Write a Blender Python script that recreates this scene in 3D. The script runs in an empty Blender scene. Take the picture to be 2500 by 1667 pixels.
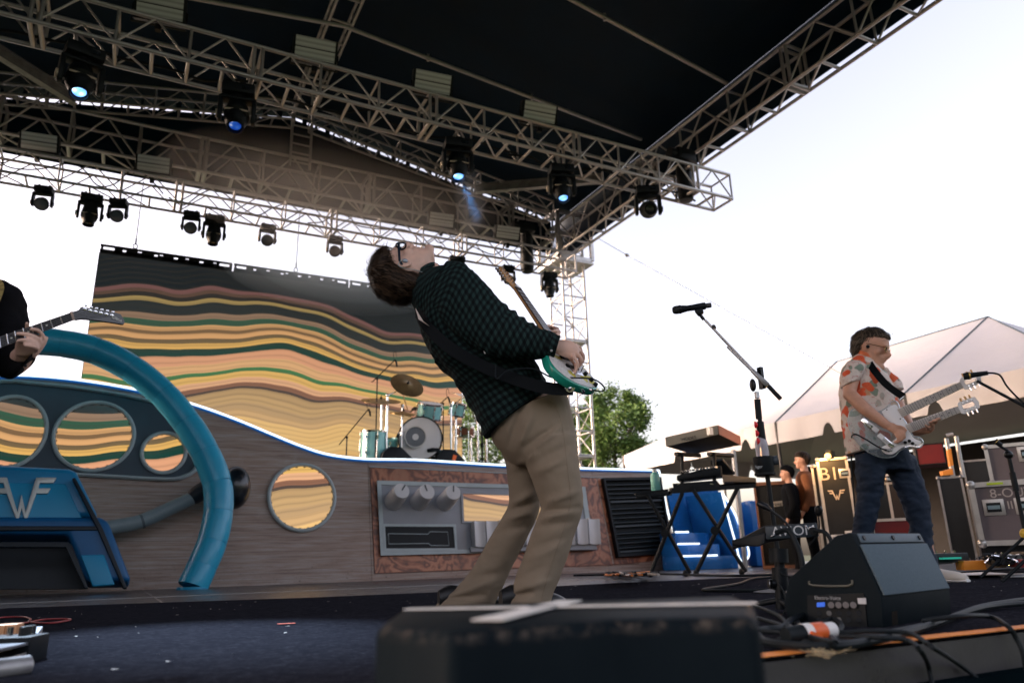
import bpy, bmesh, math, random
from math import sin, cos, pi, radians, sqrt, atan2
from mathutils import Vector, Matrix, noise, Quaternion
R = random.Random(7)
SC = bpy.context.scene
COL = SC.collection
# ------------------------------------------------------------------ camera, sky, sun, exposure
FPX, PITCH, ROLL, YAW, CAMH = 1800.0, radians(16.6), radians(1.65), radians(27.6), 0.20
EXPO = 2.2
def _axes():
    cp, sp, cr, sr = cos(PITCH), sin(PITCH), cos(ROLL), sin(ROLL)
    rot = lambda v: Vector((cr*v[0]-sr*v[1], sr*v[0]+cr*v[1], v[2]))
    up, fh, ri = rot((0, cp, sp)), rot((0, -sp, cp)), rot((1, 0, 0))
    return (cos(YAW)*ri+sin(YAW)*fh, cos(YAW)*fh-sin(YAW)*ri, up)
AX = _axes()
CAMP = Vector((0, 0, CAMH))
def w_of(c):                       # camera-space vector (right, up, forward) to world
    c = Vector(c); return Vector((AX[0].dot(c), AX[1].dot(c), AX[2].dot(c)))
cam = bpy.data.cameras.new('camera'); camo = bpy.data.objects.new('camera', cam); COL.objects.link(camo)
cr_, cu_, cf_ = w_of((1,0,0)), w_of((0,1,0)), w_of((0,0,1))
camo.matrix_world = Matrix(((cr_.x, cu_.x, -cf_.x, 0), (cr_.y, cu_.y, -cf_.y, 0), (cr_.z, cu_.z, -cf_.z, CAMH), (0,0,0,1)))
cam.sensor_width = 36.0; cam.lens = 36.0*FPX/2500.0
cam.clip_start = 0.05; cam.clip_end = 3000
cam.dof.use_dof = True; cam.dof.focus_distance = 3.5; cam.dof.aperture_fstop = 2.8
SC.camera = camo
SUN_EL, SUN_AZ = radians(14), radians(-62)      # azimuth measured from +Y towards +X
world = bpy.data.worlds.new('World'); SC.world = world; world.use_nodes = True
wn = world.node_tree; bg = wn.nodes['Background']
sky = wn.nodes.new('ShaderNodeTexSky'); sky.sky_type = 'NISHITA'; sky.sun_disc = False
sky.sun_elevation = SUN_EL; sky.sun_rotation = SUN_AZ
sky.air_density = 1.0; sky.dust_density = 4.0; sky.ozone_density = 1.0
hs = wn.nodes.new('ShaderNodeHueSaturation'); hs.inputs['Saturation'].default_value = .62      # thin even cloud veil
wm = wn.nodes.new('ShaderNodeMix'); wm.data_type = 'RGBA'; wm.blend_type = 'MULTIPLY'; wm.inputs[0].default_value = 1; wm.inputs[7].default_value = (1.0, .86, .845, 1)
wn.links.new(sky.outputs[0], hs.inputs['Color']); wn.links.new(hs.outputs[0], wm.inputs[6]); wn.links.new(wm.outputs[2], bg.inputs[0]); bg.inputs[1].default_value = 0.15
sun = bpy.data.lights.new('sun', 'SUN'); sun.energy = 0.5; sun.angle = radians(18); sun.color = (1.0, 0.74, 0.52)
suno = bpy.data.objects.new('sun', sun); COL.objects.link(suno)
sd = Vector((sin(SUN_AZ)*cos(SUN_EL), cos(SUN_AZ)*cos(SUN_EL), sin(SUN_EL)))
suno.rotation_euler = sd.to_track_quat('Z', 'Y').to_euler(); suno.location = sd*60
vs = SC.view_settings
vs.view_transform = 'Standard'; vs.look = 'None'; vs.exposure = EXPO; vs.gamma = 1.0; vs.use_curve_mapping = False
SC.cycles.use_denoising = True
SC.cycles.max_bounces = 8; SC.cycles.diffuse_bounces = 4; SC.cycles.glossy_bounces = 3; SC.cycles.transmission_bounces = 6
SC.cycles.sample_clamp_indirect = 6.0
def EM(s): return s/2**EXPO        # emission that shows as display value s
# ------------------------------------------------------------------ photograph pixel -> point in the place
def ray(x, y): return w_of(((x-1250)/FPX, -(y-833.5)/FPX, 1.0))
def atY(x, y, Y): d = ray(x, y); return CAMP+d*(Y/d.y)
def atX(x, y, X): d = ray(x, y); return CAMP+d*(X/d.x)
def atZ(x, y, Z=0.0): d = ray(x, y); return CAMP+d*((Z-CAMH)/d.z)
def atD(x, y, D): d = ray(x, y); return CAMP+d*(D/sqrt(d.x*d.x+d.y*d.y))
def onP(x, y, p, n):
    d = ray(x, y); n = Vector(n); return CAMP+d*((Vector(p)-CAMP).dot(n)/d.dot(n))
# ------------------------------------------------------------------ objects
def tag(o, label=None, cat=None, group=None, kind=None):
    for k, v in (('label', label), ('category', cat), ('group', group), ('kind', kind)):
        if v: o[k] = v
    return o
def thing(name, label, cat, loc=(0,0,0), group=None):
    o = bpy.data.objects.new(name, None); COL.objects.link(o); o.location = loc; o.empty_display_size = .1
    return tag(o, label, cat, group)
def origin_of(o):
    v = Vector((0,0,0))
    while o is not None: v += o.location; o = o.parent
    return v
def copy_tree(o, parent=None):
    c = o.copy(); COL.objects.link(c); c.parent = parent
    if parent is not None: c.matrix_parent_inverse = o.matrix_parent_inverse.copy()
    for ch in list(o.children): copy_tree(ch, c)
    return c
class MB:
    """collects faces; build() links them as ONE mesh object"""
    def __init__(s): s.v = []; s.f = []; s.uv = None
    def add(s, vs, fs):
        n = len(s.v); s.v += [Vector(p) for p in vs]; s.f += [tuple(i+n for i in f) for f in fs]; return s
    def box(s, c, size, rot=None, bev=0):
        x, y, z = [k/2 for k in size]; c = Vector(c)
        if bev > 0:
            bm = bmesh.new(); bmesh.ops.create_cube(bm, size=1, matrix=Matrix.Diagonal((2*x, 2*y, 2*z, 1)))
            bmesh.ops.bevel(bm, geom=bm.edges[:], offset=bev, segments=2, profile=.6, affect='EDGES')
            bm.verts.index_update(); P = [v.co.copy() for v in bm.verts]; Fs = [[v.index for v in f.verts] for f in bm.faces]; bm.free()
        else:
            P = [Vector((a*x, b*y, d*z)) for a in (-1,1) for b in (-1,1) for d in (-1,1)]
            Fs = [(0,1,3,2),(4,6,7,5),(0,4,5,1),(2,3,7,6),(0,2,6,4),(1,5,7,3)]
        if rot is not None: P = [rot @ p for p in P]
        return s.add([p+c for p in P], Fs)
    def quad(s, a, b, c, d): return s.add([a,b,c,d], [(0,1,2,3)])
    def tube(s, path, rad, n=8, caps=True, closed=False, flat=None):
        path = [Vector(p) for p in path]; m = len(path)
        if not hasattr(rad, '__len__'): rad = [rad]*m
        t0 = (path[1]-path[0]).normalized(); ref = Vector((0,0,1)) if abs(t0.z) < .9 else Vector((1,0,0))
        nrm = t0.cross(ref).normalized(); V = []
        for i, p in enumerate(path):
            if closed: t = path[(i+1) % m]-path[i-1]
            else: t = path[min(i+1, m-1)]-path[max(i-1, 0)]
            t.normalize(); nrm = (nrm-t*nrm.dot(t)).normalized(); b = t.cross(nrm)
            for k in range(n):
                a = 2*pi*k/n; V.append(p+(nrm*cos(a)+b*sin(a)*(flat or 1))*rad[i])
        Fs = []
        for i in range(m if closed else m-1):
            j = (i+1) % m
            for k in range(n): l = (k+1) % n; Fs.append((i*n+k, i*n+l, j*n+l, j*n+k))
        if caps and not closed: Fs += [tuple(range(n-1, -1, -1)), tuple((m-1)*n+k for k in range(n))]
        return s.add(V, Fs)
    def cyl(s, p, q, r, r2=None, n=12): return s.tube([p, q], [r, r if r2 is None else r2], n)
    def lathe(s, prof, o=(0,0,0), axis=(0,0,1), n=20, cap=True):
        ax = Vector(axis).normalized(); q = Vector((0,0,1)).rotation_difference(ax); o = Vector(o); V = []
        for r, z in prof:
            for k in range(n): a = 2*pi*k/n; V.append(o+q @ Vector((r*cos(a), r*sin(a), z)))
        Fs = [(i*n+k, i*n+(k+1) % n, (i+1)*n+(k+1) % n, (i+1)*n+k) for i in range(len(prof)-1) for k in range(n)]
        if cap and prof[0][0] > 1e-6: Fs.append(tuple(range(n-1, -1, -1)))
        if cap and prof[-1][0] > 1e-6: Fs.append(tuple((len(prof)-1)*n+k for k in range(n)))
        return s.add(V, Fs)
    def ball(s, c, r, n=14, m=9, sx=1, sy=1, sz=1, rot=None):
        c = Vector(c); V = []
        for i in range(m+1):
            t = pi*i/m
            for k in range(n):
                a = 2*pi*k/n; p = Vector((r*sx*sin(t)*cos(a), r*sy*sin(t)*sin(a), r*sz*cos(t)))
                V.append(c+(rot @ p if rot is not None else p))
        Fs = [(i*n+k, (i+1)*n+k, (i+1)*n+(k+1) % n, i*n+(k+1) % n) for i in range(m) for k in range(n)]
        return s.add(V, Fs)
    def prism(s, pts, ext):            # closed outline of 3-D points swept by ext
        n = len(pts); ext = Vector(ext); A = [Vector(p) for p in pts]; B = [p+ext for p in A]
        return s.add(A+B, [tuple(range(n-1, -1, -1)), tuple(range(n, 2*n))]+[(i, (i+1) % n, n+(i+1) % n, n+i) for i in range(n)])
    def frame(s, outer, inner, ext):   # ring between two outlines swept by ext
        n = len(outer); ext = Vector(ext); O = [Vector(p) for p in outer]; I = [Vector(p) for p in inner]
        V = O+I+[p+ext for p in O]+[p+ext for p in I]; Fs = []
        for i in range(n):
            j = (i+1) % n
            Fs += [(i, j, n+j, n+i), (2*n+i, 3*n+i, 3*n+j, 2*n+j), (i, 2*n+i, 2*n+j, j), (n+i, n+j, 3*n+j, 3*n+i)]
        return s.add(V, Fs)
    def loft(s, secs, n=20, sub=4, caps=True, wr=None):
        """secs: (centre, a, b): smooth tube through ellipses; records uv (metres round, metres along)"""
        S = [(Vector(c), Vector(a), Vector(b)) for c, a, b in secs]; out = []
        def cr(p0, p1, p2, p3, t): return .5*((2*p1)+(p2-p0)*t+(2*p0-5*p1+4*p2-p3)*t*t+(3*p1-p0-3*p2+p3)*t**3)
        for i in range(len(S)-1):
            q = [S[max(i-1,0)], S[i], S[i+1], S[min(i+2, len(S)-1)]]
            for k in range(sub):
                out.append(tuple(cr(q[0][j], q[1][j], q[2][j], q[3][j], k/sub) for j in range(3)))
        out.append(S[-1]); V = []; UV = []; L = 0
        for i, (c, a, b) in enumerate(out):
            if i: L += (c-out[i-1][0]).length
            per = pi*(a.length+b.length)
            for k in range(n):
                t = 2*pi*k/n; d = a*cos(t)+b*sin(t); p = c+d
                if wr: p = p+d.normalized()*wr(p, t, L)
                V.append(p); UV.append((per*k/n, L))
        m = len(out); Fs = []; FU = []
        for i in range(m-1):
            for k in range(n):
                l = (k+1) % n; Fs.append((i*n+k, i*n+l, (i+1)*n+l, (i+1)*n+k))
                per0 = pi*(out[i][1].length+out[i][2].length); per1 = pi*(out[i+1][1].length+out[i+1][2].length)
                FU += [UV[i*n+k], (per0*(k+1)/n, UV[i*n+k][1]), (per1*(k+1)/n, UV[(i+1)*n+k][1]), UV[(i+1)*n+k]]
        if caps:
            Fs += [tuple(range(n-1, -1, -1)), tuple((m-1)*n+k for k in range(n))]; FU += [(0,0)]*(2*n)
        n0 = len(s.f); s.add(V, Fs)
        if s.uv is None: s.uv = []
        s.uv += FU
        return s
    def build(s, name, mat, parent=None, smooth=True, angle=40, bev=0, seg=2, sub=0, remesh=0, post=None):
        off = origin_of(parent) if parent is not None else Vector((0,0,0))
        me = bpy.data.meshes.new(name); me.from_pydata([tuple(p-off) for p in s.v], [], s.f); me.update()
        if s.uv is not None and len(s.uv) == len(me.loops):
            u = me.uv_layers.new(name='uv'); u.data.foreach_set('uv', [k for p in s.uv for k in p])
        o = bpy.data.objects.new(name, me); COL.objects.link(o)
        mods = []
        if remesh: m = o.modifiers.new('r', 'REMESH'); m.mode = 'VOXEL'; m.voxel_size = remesh; mods.append(m)
        if remesh: m = o.modifiers.new('s', 'SMOOTH'); m.iterations = 4; m.factor = .5; mods.append(m)
        if bev and not remesh:
            bm = bmesh.new(); bm.from_mesh(me); bmesh.ops.recalc_face_normals(bm, faces=bm.faces[:])
            ed = [e for e in bm.edges if len(e.link_faces) == 2 and e.calc_face_angle(0) > radians(35)]
            bmesh.ops.bevel(bm, geom=ed, offset=bev, offset_type='OFFSET', segments=seg, profile=.5, affect='EDGES', clamp_overlap=True)
            bm.to_mesh(me); bm.free(); me.update()
        if sub: m = o.modifiers.new('d', 'SUBSURF'); m.levels = sub; m.render_levels = sub; mods.append(m)
        if mods:
            tmp = bpy.data.scenes.new('tmp'); tmp.collection.objects.link(o)
            with bpy.context.temp_override(scene=tmp, view_layer=tmp.view_layers[0]):
                dg = bpy.context.evaluated_depsgraph_get(); ev = o.evaluated_get(dg); nm = bpy.data.meshes.new_from_object(ev)
            o.modifiers.clear(); bpy.data.scenes.remove(tmp); o.data = nm; bpy.data.meshes.remove(me); me = nm; me.name = name
        if post:
            for v in me.vertices: v.co = post(v.co+off, v.normal)-off
            me.update()
        if mat is not None: me.materials.clear(); me.materials.append(mat)
        if smooth:
            me.shade_smooth()
            if angle < 180:
                try: me.set_sharp_from_angle(angle=radians(angle))
                except Exception: pass
        if parent is not None: o.parent = parent
        return o
def share(name, src, mtx, parent):     # another piece with the same mesh
    o = bpy.data.objects.new(name, src.data if hasattr(src, 'data') else src); COL.objects.link(o); o.parent = parent; o.matrix_basis = mtx
    return o
def smooth_path(pts, k=6):
    P = [Vector(p) for p in pts]; out = []
    for i in range(len(P)-1):
        a, b, c, d = P[max(i-1,0)], P[i], P[i+1], P[min(i+2,len(P)-1)]
        for j in range(k):
            t = j/k; out.append(.5*((2*b)+(c-a)*t+(2*a-5*b+4*c-d)*t*t+(3*b-a-3*c+d)*t**3))
    out.append(P[-1]); return out
# ------------------------------------------------------------------ materials
MATS = {}
def mat(name, col=(.5,.5,.5), rough=.6, metal=0, bump=0, bscale=60, var=0, vscale=6, col2=None, emit=None, estr=0, trans=0, ior=1.45, spec=.5, alpha=1, stretch=None, coat=0, sheen=0):
    if name in MATS: return MATS[name]
    m = bpy.data.materials.new(name); m.use_nodes = True; nt = m.node_tree; b = nt.nodes['Principled BSDF']; MATS[name] = m
    L = nt.links.new
    b.inputs['Base Color'].default_value = (*col, 1); b.inputs['Roughness'].default_value = rough; b.inputs['Metallic'].default_value = metal
    b.inputs['IOR'].default_value = ior; b.inputs['Specular IOR Level'].default_value = spec
    b.inputs['Transmission Weight'].default_value = trans; b.inputs['Alpha'].default_value = alpha
    b.inputs['Coat Weight'].default_value = coat; b.inputs['Sheen Weight'].default_value = sheen
    if emit: b.inputs['Emission Color'].default_value = (*emit, 1); b.inputs['Emission Strength'].default_value = estr
    if var or bump or col2:
        tc = nt.nodes.new('ShaderNodeTexCoord'); mp = nt.nodes.new('ShaderNodeMapping'); L(tc.outputs['Object'], mp.inputs[0])
        if stretch: mp.inputs['Scale'].default_value = stretch
    if var or col2:
        n1 = nt.nodes.new('ShaderNodeTexNoise'); n1.inputs['Scale'].default_value = vscale; n1.inputs['Detail'].default_value = 5; n1.inputs['Roughness'].default_value = .62
        L(mp.outputs[0], n1.inputs['Vector'])
        rp = nt.nodes.new('ShaderNodeValToRGB'); rp.color_ramp.elements[0].position = .3; rp.color_ramp.elements[1].position = .72
        c2 = col2 or tuple(min(1, k*(1+var)) for k in col); c1 = col if col2 else tuple(k*(1-var) for k in col)
        rp.color_ramp.elements[0].color = (*c1, 1); rp.color_ramp.elements[1].color = (*c2, 1)
        L(n1.outputs[0], rp.inputs[0]); L(rp.outputs[0], b.inputs['Base Color'])
        mr = nt.nodes.new('ShaderNodeMapRange'); mr.inputs['To Min'].default_value = max(0, rough-.1); mr.inputs['To Max'].default_value = min(1, rough+.1)
        L(n1.outputs[0], mr.inputs[0]); L(mr.outputs[0], b.inputs['Roughness'])
    if bump:
        n2 = nt.nodes.new('ShaderNodeTexNoise'); n2.inputs['Scale'].default_value = bscale; n2.inputs['Detail'].default_value = 4
        L(mp.outputs[0], n2.inputs['Vector']); bp = nt.nodes.new('ShaderNodeBump'); bp.inputs['Strength'].default_value = bump; bp.inputs['Distance'].default_value = .004
        L(n2.outputs[0], bp.inputs['Height']); L(bp.outputs[0], b.inputs['Normal'])
    return m
def emat(name, col, s):
    return mat(name, col, .5, emit=col, estr=EM(s))
class NT:                               # small node-tree writer
    def __init__(s, name, rough=.6):
        s.m = bpy.data.materials.new(name); s.m.use_nodes = True; s.t = s.m.node_tree; s.b = s.t.nodes['Principled BSDF']
        s.b.inputs['Roughness'].default_value = rough; MATS[name] = s.m; s.tc = s.t.nodes.new('ShaderNodeTexCoord')
    def L(s, a, b): s.t.links.new(a, b)
    def n(s, typ, **kw):
        k = s.t.nodes.new('ShaderNode'+typ)
        for a, b in kw.items(): setattr(k, a, b)
        return k
    def val(s, x, inp):
        if isinstance(x, (int, float)): inp.default_value = x
        elif isinstance(x, tuple): inp.default_value = x
        else: s.L(x, inp)
    def math(s, op, a, b=0, c=0):
        k = s.n('Math', operation=op); s.val(a, k.inputs[0]); s.val(b, k.inputs[1]); s.val(c, k.inputs[2]); return k.outputs[0]
    def xyz(s, vec): k = s.n('SeparateXYZ'); s.L(vec, k.inputs[0]); return k.outputs
    def comb(s, x, y, z):
        k = s.n('CombineXYZ'); s.val(x, k.inputs[0]); s.val(y, k.inputs[1]); s.val(z, k.inputs[2]); return k.outputs[0]
    def mapping(s, vec, scale=(1,1,1), rot=(0,0,0), loc=(0,0,0)):
        k = s.n('Mapping'); s.L(vec, k.inputs[0]); k.inputs['Scale'].default_value = scale; k.inputs['Rotation'].default_value = rot; k.inputs['Location'].default_value = loc; return k.outputs[0]
    def noise(s, vec, scale, detail=4, rough=.6, dist=0):
        k = s.n('TexNoise'); s.L(vec, k.inputs['Vector']); k.inputs['Scale'].default_value = scale; k.inputs['Detail'].default_value = detail
        k.inputs['Roughness'].default_value = rough; k.inputs['Distortion'].default_value = dist; return k.outputs[0]
    def ramp(s, fac, stops, interp='LINEAR'):
        k = s.n('ValToRGB'); r = k.color_ramp; r.interpolation = interp; s.L(fac, k.inputs[0])
        while len(r.elements) < len(stops): r.elements.new(1.0)
        for e, (p, c) in zip(r.elements, stops): e.position = p; e.color = (*c, 1)
        return k.outputs[0]
    def mix(s, fac, a, b, blend='MIX'):
        k = s.n('Mix', data_type='RGBA', blend_type=blend); s.val(fac, k.inputs[0])
        for x, i in ((a, 6), (b, 7)):
            if isinstance(x, tuple): k.inputs[i].default_value = (*x, 1)
            else: s.L(x, k.inputs[i])
        return k.outputs[2]
    def bump(s, h, strength=.3, dist=.02):
        k = s.n('Bump'); k.inputs['Strength'].default_value = strength; k.inputs['Distance'].default_value = dist; s.L(h, k.inputs['Height']); s.L(k.outputs[0], s.b.inputs['Normal'])
    def color(s, c): s.L(c, s.b.inputs['Base Color'])
    def emission(s, c, st): s.L(c, s.b.inputs['Emission Color']); s.val(st, s.b.inputs['Emission Strength'])
    def rough(s, r): s.val(r, s.b.inputs['Roughness'])
# ================================================================== materials used all over
M_alu = mat('truss aluminium', (.52,.50,.49), .42, .7, var=.25, vscale=9, bump=.08, bscale=40)
M_alud = mat('dull aluminium', (.36,.35,.35), .5, .6, var=.25, vscale=9)
M_black = mat('black paint', (.006,.009,.012), .5, var=.3, vscale=14, spec=.25)
M_blackm = mat('black metal', (.012,.014,.017), .35, .5)
M_rubber = mat('black rubber', (.008,.010,.012), .6, spec=.3)
M_chrome = mat('chrome', (.75,.75,.77), .12, 1)
M_steel = mat('steel', (.45,.45,.46), .3, .9)
M_white = mat('white paint', (.75,.75,.74), .5, var=.06)
M_tarp = mat('black roof vinyl', (.001,.013,.029), .6, var=.25, vscale=1.2, bump=.6, bscale=2.5, spec=.25)
M_skin = mat('skin', (.74,.47,.37), .48, var=.10, vscale=22, bump=.06, bscale=220)
M_skin2 = mat('tanned skin', (.58,.31,.21), .48, var=.12, vscale=22, bump=.06, bscale=220)
def scene_ground():
    m = MB(); m.quad((-400,-400,-1.25),(400,-400,-1.25),(400,700,-1.25),(-400,700,-1.25))
    n = NT('trodden grass', .9); o = n.tc.outputs['Object']
    n.color(n.ramp(n.noise(o, .35, 8, .7), [(.3,(.03,.05,.015)),(.55,(.06,.075,.03)),(.75,(.12,.10,.06))])); n.bump(n.noise(o, 12, 4), .6, .05)
    tag(m.build('ground', n.m), 'trodden grass field around the stage', None, None, 'structure')
scene_ground()
# ------------------------------------------------------------------ stage deck
n = NT('deck vinyl', .32); o = n.tc.outputs['Object']
n.color(n.mix(n.noise(n.mapping(o,(1,1,1)), 3.0, 8, .7), (.03,.028,.032), (.09,.085,.09)))
n.rough(n.ramp(n.noise(o, 6, 6, .7), [(.3,(.22,.22,.22)),(.8,(.5,.5,.5))])); n.bump(n.noise(o, 50, 4), .05)
M_deck = n.m
n = NT('black stage carpet', .95); o = n.tc.outputs['Object']
fib = n.noise(n.mapping(o,(.6,1.5,1)), 75, 7, .8); big = n.noise(n.mapping(o,(.45,1.5,1)), 2.4, 6, .65); mid = n.noise(n.mapping(o,(.5,1.6,1)), 16, 5, .7)
base = n.mix(big, (.007,.008,.011), (.022,.023,.030)); base = n.mix(n.math('MULTIPLY', mid, .6), base, (.028,.028,.036))
n.color(n.mix(n.ramp(fib, [(.50,(0,0,0)),(.74,(1,1,1))]), base, (.08,.08,.095)))
hh = n.math('ADD', n.math('MULTIPLY', fib, .7), n.math('MULTIPLY', mid, .9)); n.bump(hh, .6, .004); n.b.inputs['Specular IOR Level'].default_value = 0
M_carpet = n.m
EDGE = 1.15
deck = tag(MB().box((3,7.575,-.075), (26,12.85,.15)).build('stage_deck', M_deck, smooth=False), 'dark scuffed stage deck', None, None, 'structure')
# deck panel joints: thin raised aluminium strips between boards
for X in range(-6, 12, 2):
    MB().box((X+.3, 8.2, .0015), (.012, 5.6, .003)).build('deck_joint', M_alud, deck, smooth=False)
MB().box((2.5, 7.05, .002), (14, .02, .004)).build('deck_joint', M_alud, deck, smooth=False)
MB().box((3, EDGE-.02, -.65), (26, .04, 1.15)).build('stage_skirt', mat('black skirt cloth', (.004,.009,.012), .9, var=.3, vscale=3, spec=0, bump=.5, bscale=90, stretch=(1,1,.15)), deck, smooth=False)
# carpet sheet, a wavy far edge
m = MB(); pts = []
far = [(-3,6.3),(-1.5,6.05),(0,5.75),(1.2,5.3),(2.2,5.2),(3.7,5.35),(4.8,5.3),(6.2,5.2),(9,5.1)]
for a, b in zip(far[:-1], far[1:]):
    m.quad((a[0],EDGE,.006),(b[0],EDGE,.006),(b[0],b[1],.006),(a[0],a[1],.006))
carpet = tag(m.build('stage_carpet', M_carpet, smooth=False), 'black carpet laid on the front of the stage', None, None, 'structure')
# orange tape along the stage lip, laid in overlapping lengths
x = .2
k = 0
M_otape = mat('orange gaffer tape', (1.0,.30,.05), .6, var=.12, vscale=12, bump=.1)
tape = thing('edge_tape', 'orange gaffer tape marking the front edge of the stage', 'tape', (.2, EDGE, .008))
while x < 5:
    l = R.uniform(.7, 1.1); y0 = EDGE+R.uniform(0,.006)
    MB().box((x+l/2, y0+.024, .0085+.001*(k % 2)), (l+.02, .048, .0015), Matrix.Rotation(R.uniform(-.004,.004),3,'Z')).build('tape_length', M_otape, tape, smooth=False); x += l; k += 1
# ------------------------------------------------------------------ trusses
_u = MB().tube([(0,0,0),(0,0,1)], 1, 8).build('tube_mesh', M_alu, angle=60); TUBE = _u.data; bpy.data.objects.remove(_u)
_u = MB().tube([(0,0,0),(0,0,1)], 1, 8).build('tube_mesh', M_black, angle=60); TUBEK = _u.data; bpy.data.objects.remove(_u)
def bar(name, p, q, r, parent, mesh=None):
    p, q = Vector(p), Vector(q); d = q-p
    o = bpy.data.objects.new(name, mesh or TUBE); COL.objects.link(o); o.parent = parent
    o.matrix_basis = Matrix.Translation(p-origin_of(parent)) @ Vector((0,0,1)).rotation_difference(d).to_matrix().to_4x4() @ Matrix.Diagonal((r, r, d.length, 1))
    return o
def truss(label, P0, P1, up, away, bay, splice=0, rc=.025, rb=.0125, phase=0., name='roof_truss', group='aluminium roof trusses', cat='truss', rung=1.6):
    P0, P1, up, away = map(Vector, (P0, P1, up, away)); D = P1-P0; L = D.length; d = D/L
    t = thing(name, label, cat, P0, group)
    for a in (0,1):
        for b in (0,1):
            bar('chord', P0+up*a+away*b, P1+up*a+away*b, rc, t)
    n = max(1, int(round(L/bay))); st = [L*i/n for i in range(n+1)]
    for i, s in enumerate(st):
        q = P0+d*s; sp = splice and (i % splice == int(phase))
        offs = (-.045, .045) if sp and 0 < i < n else (0,)
        for e in offs:
            k = rb*(1.7 if sp else 1.25)
            bar('upright', q+d*e, q+d*e+up, k, t); bar('upright', q+d*e+away, q+d*e+up+away, k, t)
            bar('rung', q+d*e, q+d*e+away, k*rung/1.25, t); bar('rung', q+d*e+up, q+d*e+up+away, k, t)
        if i < n:
            mid = P0+d*(s+L/n/2); q2 = P0+d*st[i+1]
            for w in (0,1):
                bar('brace', q+away*w, mid+up+away*w, rb, t); bar('brace', mid+up+away*w, q2+away*w, rb, t)
            bar('rung', mid+(q2-mid)*.0, mid+away, rb*rung, t)
            bar('brace', q, mid+away, rb, t) if i % 2 else bar('brace', mid, q2+away, rb, t)
    return t
T1Y, T1Z, S1 = 7.6, 5.51, .42
T1 = truss('front lighting truss with five large moving lights hanging under it', (-2.74, T1Y, T1Z), (7.92, T1Y, T1Z), (0,0,S1), (0,S1,0), .707, 3, phase=2, name='lighting_truss', group=None)
T2Y, T2Z, S2 = 11.2, 5.54, .37
T2 = truss('rear lighting truss hung in front of the white sky', (-2.9, T2Y, T2Z), (7.3, T2Y, T2Z), (0,0,S2), (0,S2,0), .80, 3, phase=1, name='lighting_truss', group=None, rc=.022, rb=.010)
T3 = truss('deep rear roof truss spanning between the back towers', (-3.3, 12.0, 6.55), (7.3, 12.0, 6.55), (0,0,.62), (0,.5,0), .98, 3, phase=1, group=None, rc=.03, rb=.017)
T4 = truss('eave truss running along the right edge of the roof', (7.38, -4.0, 6.26), (7.38, 12.4, 6.26), (0,0,.62), (.36,0,0), 1.06, 3, phase=0, group=None, rc=.026, rb=.014)
RX, RZ, SL = 2.1, 8.42, .185
def roof_z(X): return RZ-SL*abs(X-RX)
RA = truss('sloping gable truss from the ridge down to the back tower', (2.25, 11.75, roof_z(2.25)-.62), (7.2, 11.75, roof_z(7.2)-.55), (0,0,.36), (0,.3,0), .78, 0, group=None, rc=.022, rb=.011)
RB = truss('sloping gable truss falling away to the far left', (1.95, 11.75, roof_z(1.95)-.62), (-3.2, 11.75, roof_z(-3.2)-.55), (0,0,.36), (0,.3,0), .78, 0, group=None, rc=.022, rb=.011)
# ridge ladder truss and king post
rd = thing('ridge_truss', 'ladder shaped truss under the roof ridge', 'truss', (RX, -3, 7.95))
for dx in (-.17,.17):
    for dz in (0,.24): bar('chord', (RX+dx,-3,7.95+dz), (RX+dx,11.9,7.95+dz), .024, rd)
yy = -2.8
while yy < 11.9:
    bar('rung', (RX-.17,yy,7.95), (RX+.17,yy,7.95), .016, rd); bar('upright', (RX-.17,yy,7.95), (RX-.17,yy,8.19), .011, rd); bar('upright', (RX+.17,yy,7.95), (RX+.17,yy,8.19), .011, rd); yy += .5
kp = thing('king_post', 'upright ladder post between the rear truss and ridge', 'post', (RX, 11.85, 6.9))
for dx in (-.17,.17): bar('chord', (RX+dx,11.85,6.9), (RX+dx,11.85,8.0), .024, kp)
for k in range(6): bar('rung', (RX-.17,11.85,7.0+k*.18), (RX+.17,11.85,7.0+k*.18), .016, kp)
# pipes that carry the vinyl from ridge to eave
for Y, za, zb, lab in ((9.0,7.72,7.22,'long roof pipe above the row of work lamps'),(6.9,7.95,6.98,'bare roof pipe crossing the dark vinyl towards the eave')):
    t = thing('roof_pipe', lab, 'pipe', (RX, Y, za)); bar('pipe', (RX, Y, za), (7.38, Y, zb), .03, t)
    for X in (3.4,5.2): bar('clamp', (X,Y,za+(zb-za)*(X-RX)/(7.38-RX)-.05), (X,Y,za+(zb-za)*(X-RX)/(7.38-RX)+.06), .022, t)
t = thing('roof_pipe', 'roof pipe falling from the ridge to the left', 'pipe', (RX, 9, 7.72)); bar('pipe', (RX, 9, 7.72), (-3.2, 9, 7.0), .03, t); bar('clamp', (0,9,7.36), (0,9,7.48), .022, t)
def beam(label, p, q, h=.16):
    t = thing('knee_beam', label, 'beam', p); d = (Vector(q)-Vector(p)); L = d.length; rot = d.to_track_quat('X','Z').to_matrix()
    c = (Vector(p)+Vector(q))/2
    MB().box(c+rot @ Vector((0,0,h/2)), (L,.11,.014), rot).build('flange', M_alud, t, False); MB().box(c-rot @ Vector((0,0,h/2)), (L,.11,.014), rot).build('flange', M_alud, t, False)
    MB().box(c, (L,.014,h-.014), rot).build('web', M_alud, t, False)
beam('flat steel corner beam behind the rightmost moving lights', atZ(1160,462,6.98), atZ(1470,436,6.98)); beam('flat steel corner beam at the dark upper left', atZ(-30,110,7.1), atZ(185,245,7.1))
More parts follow.
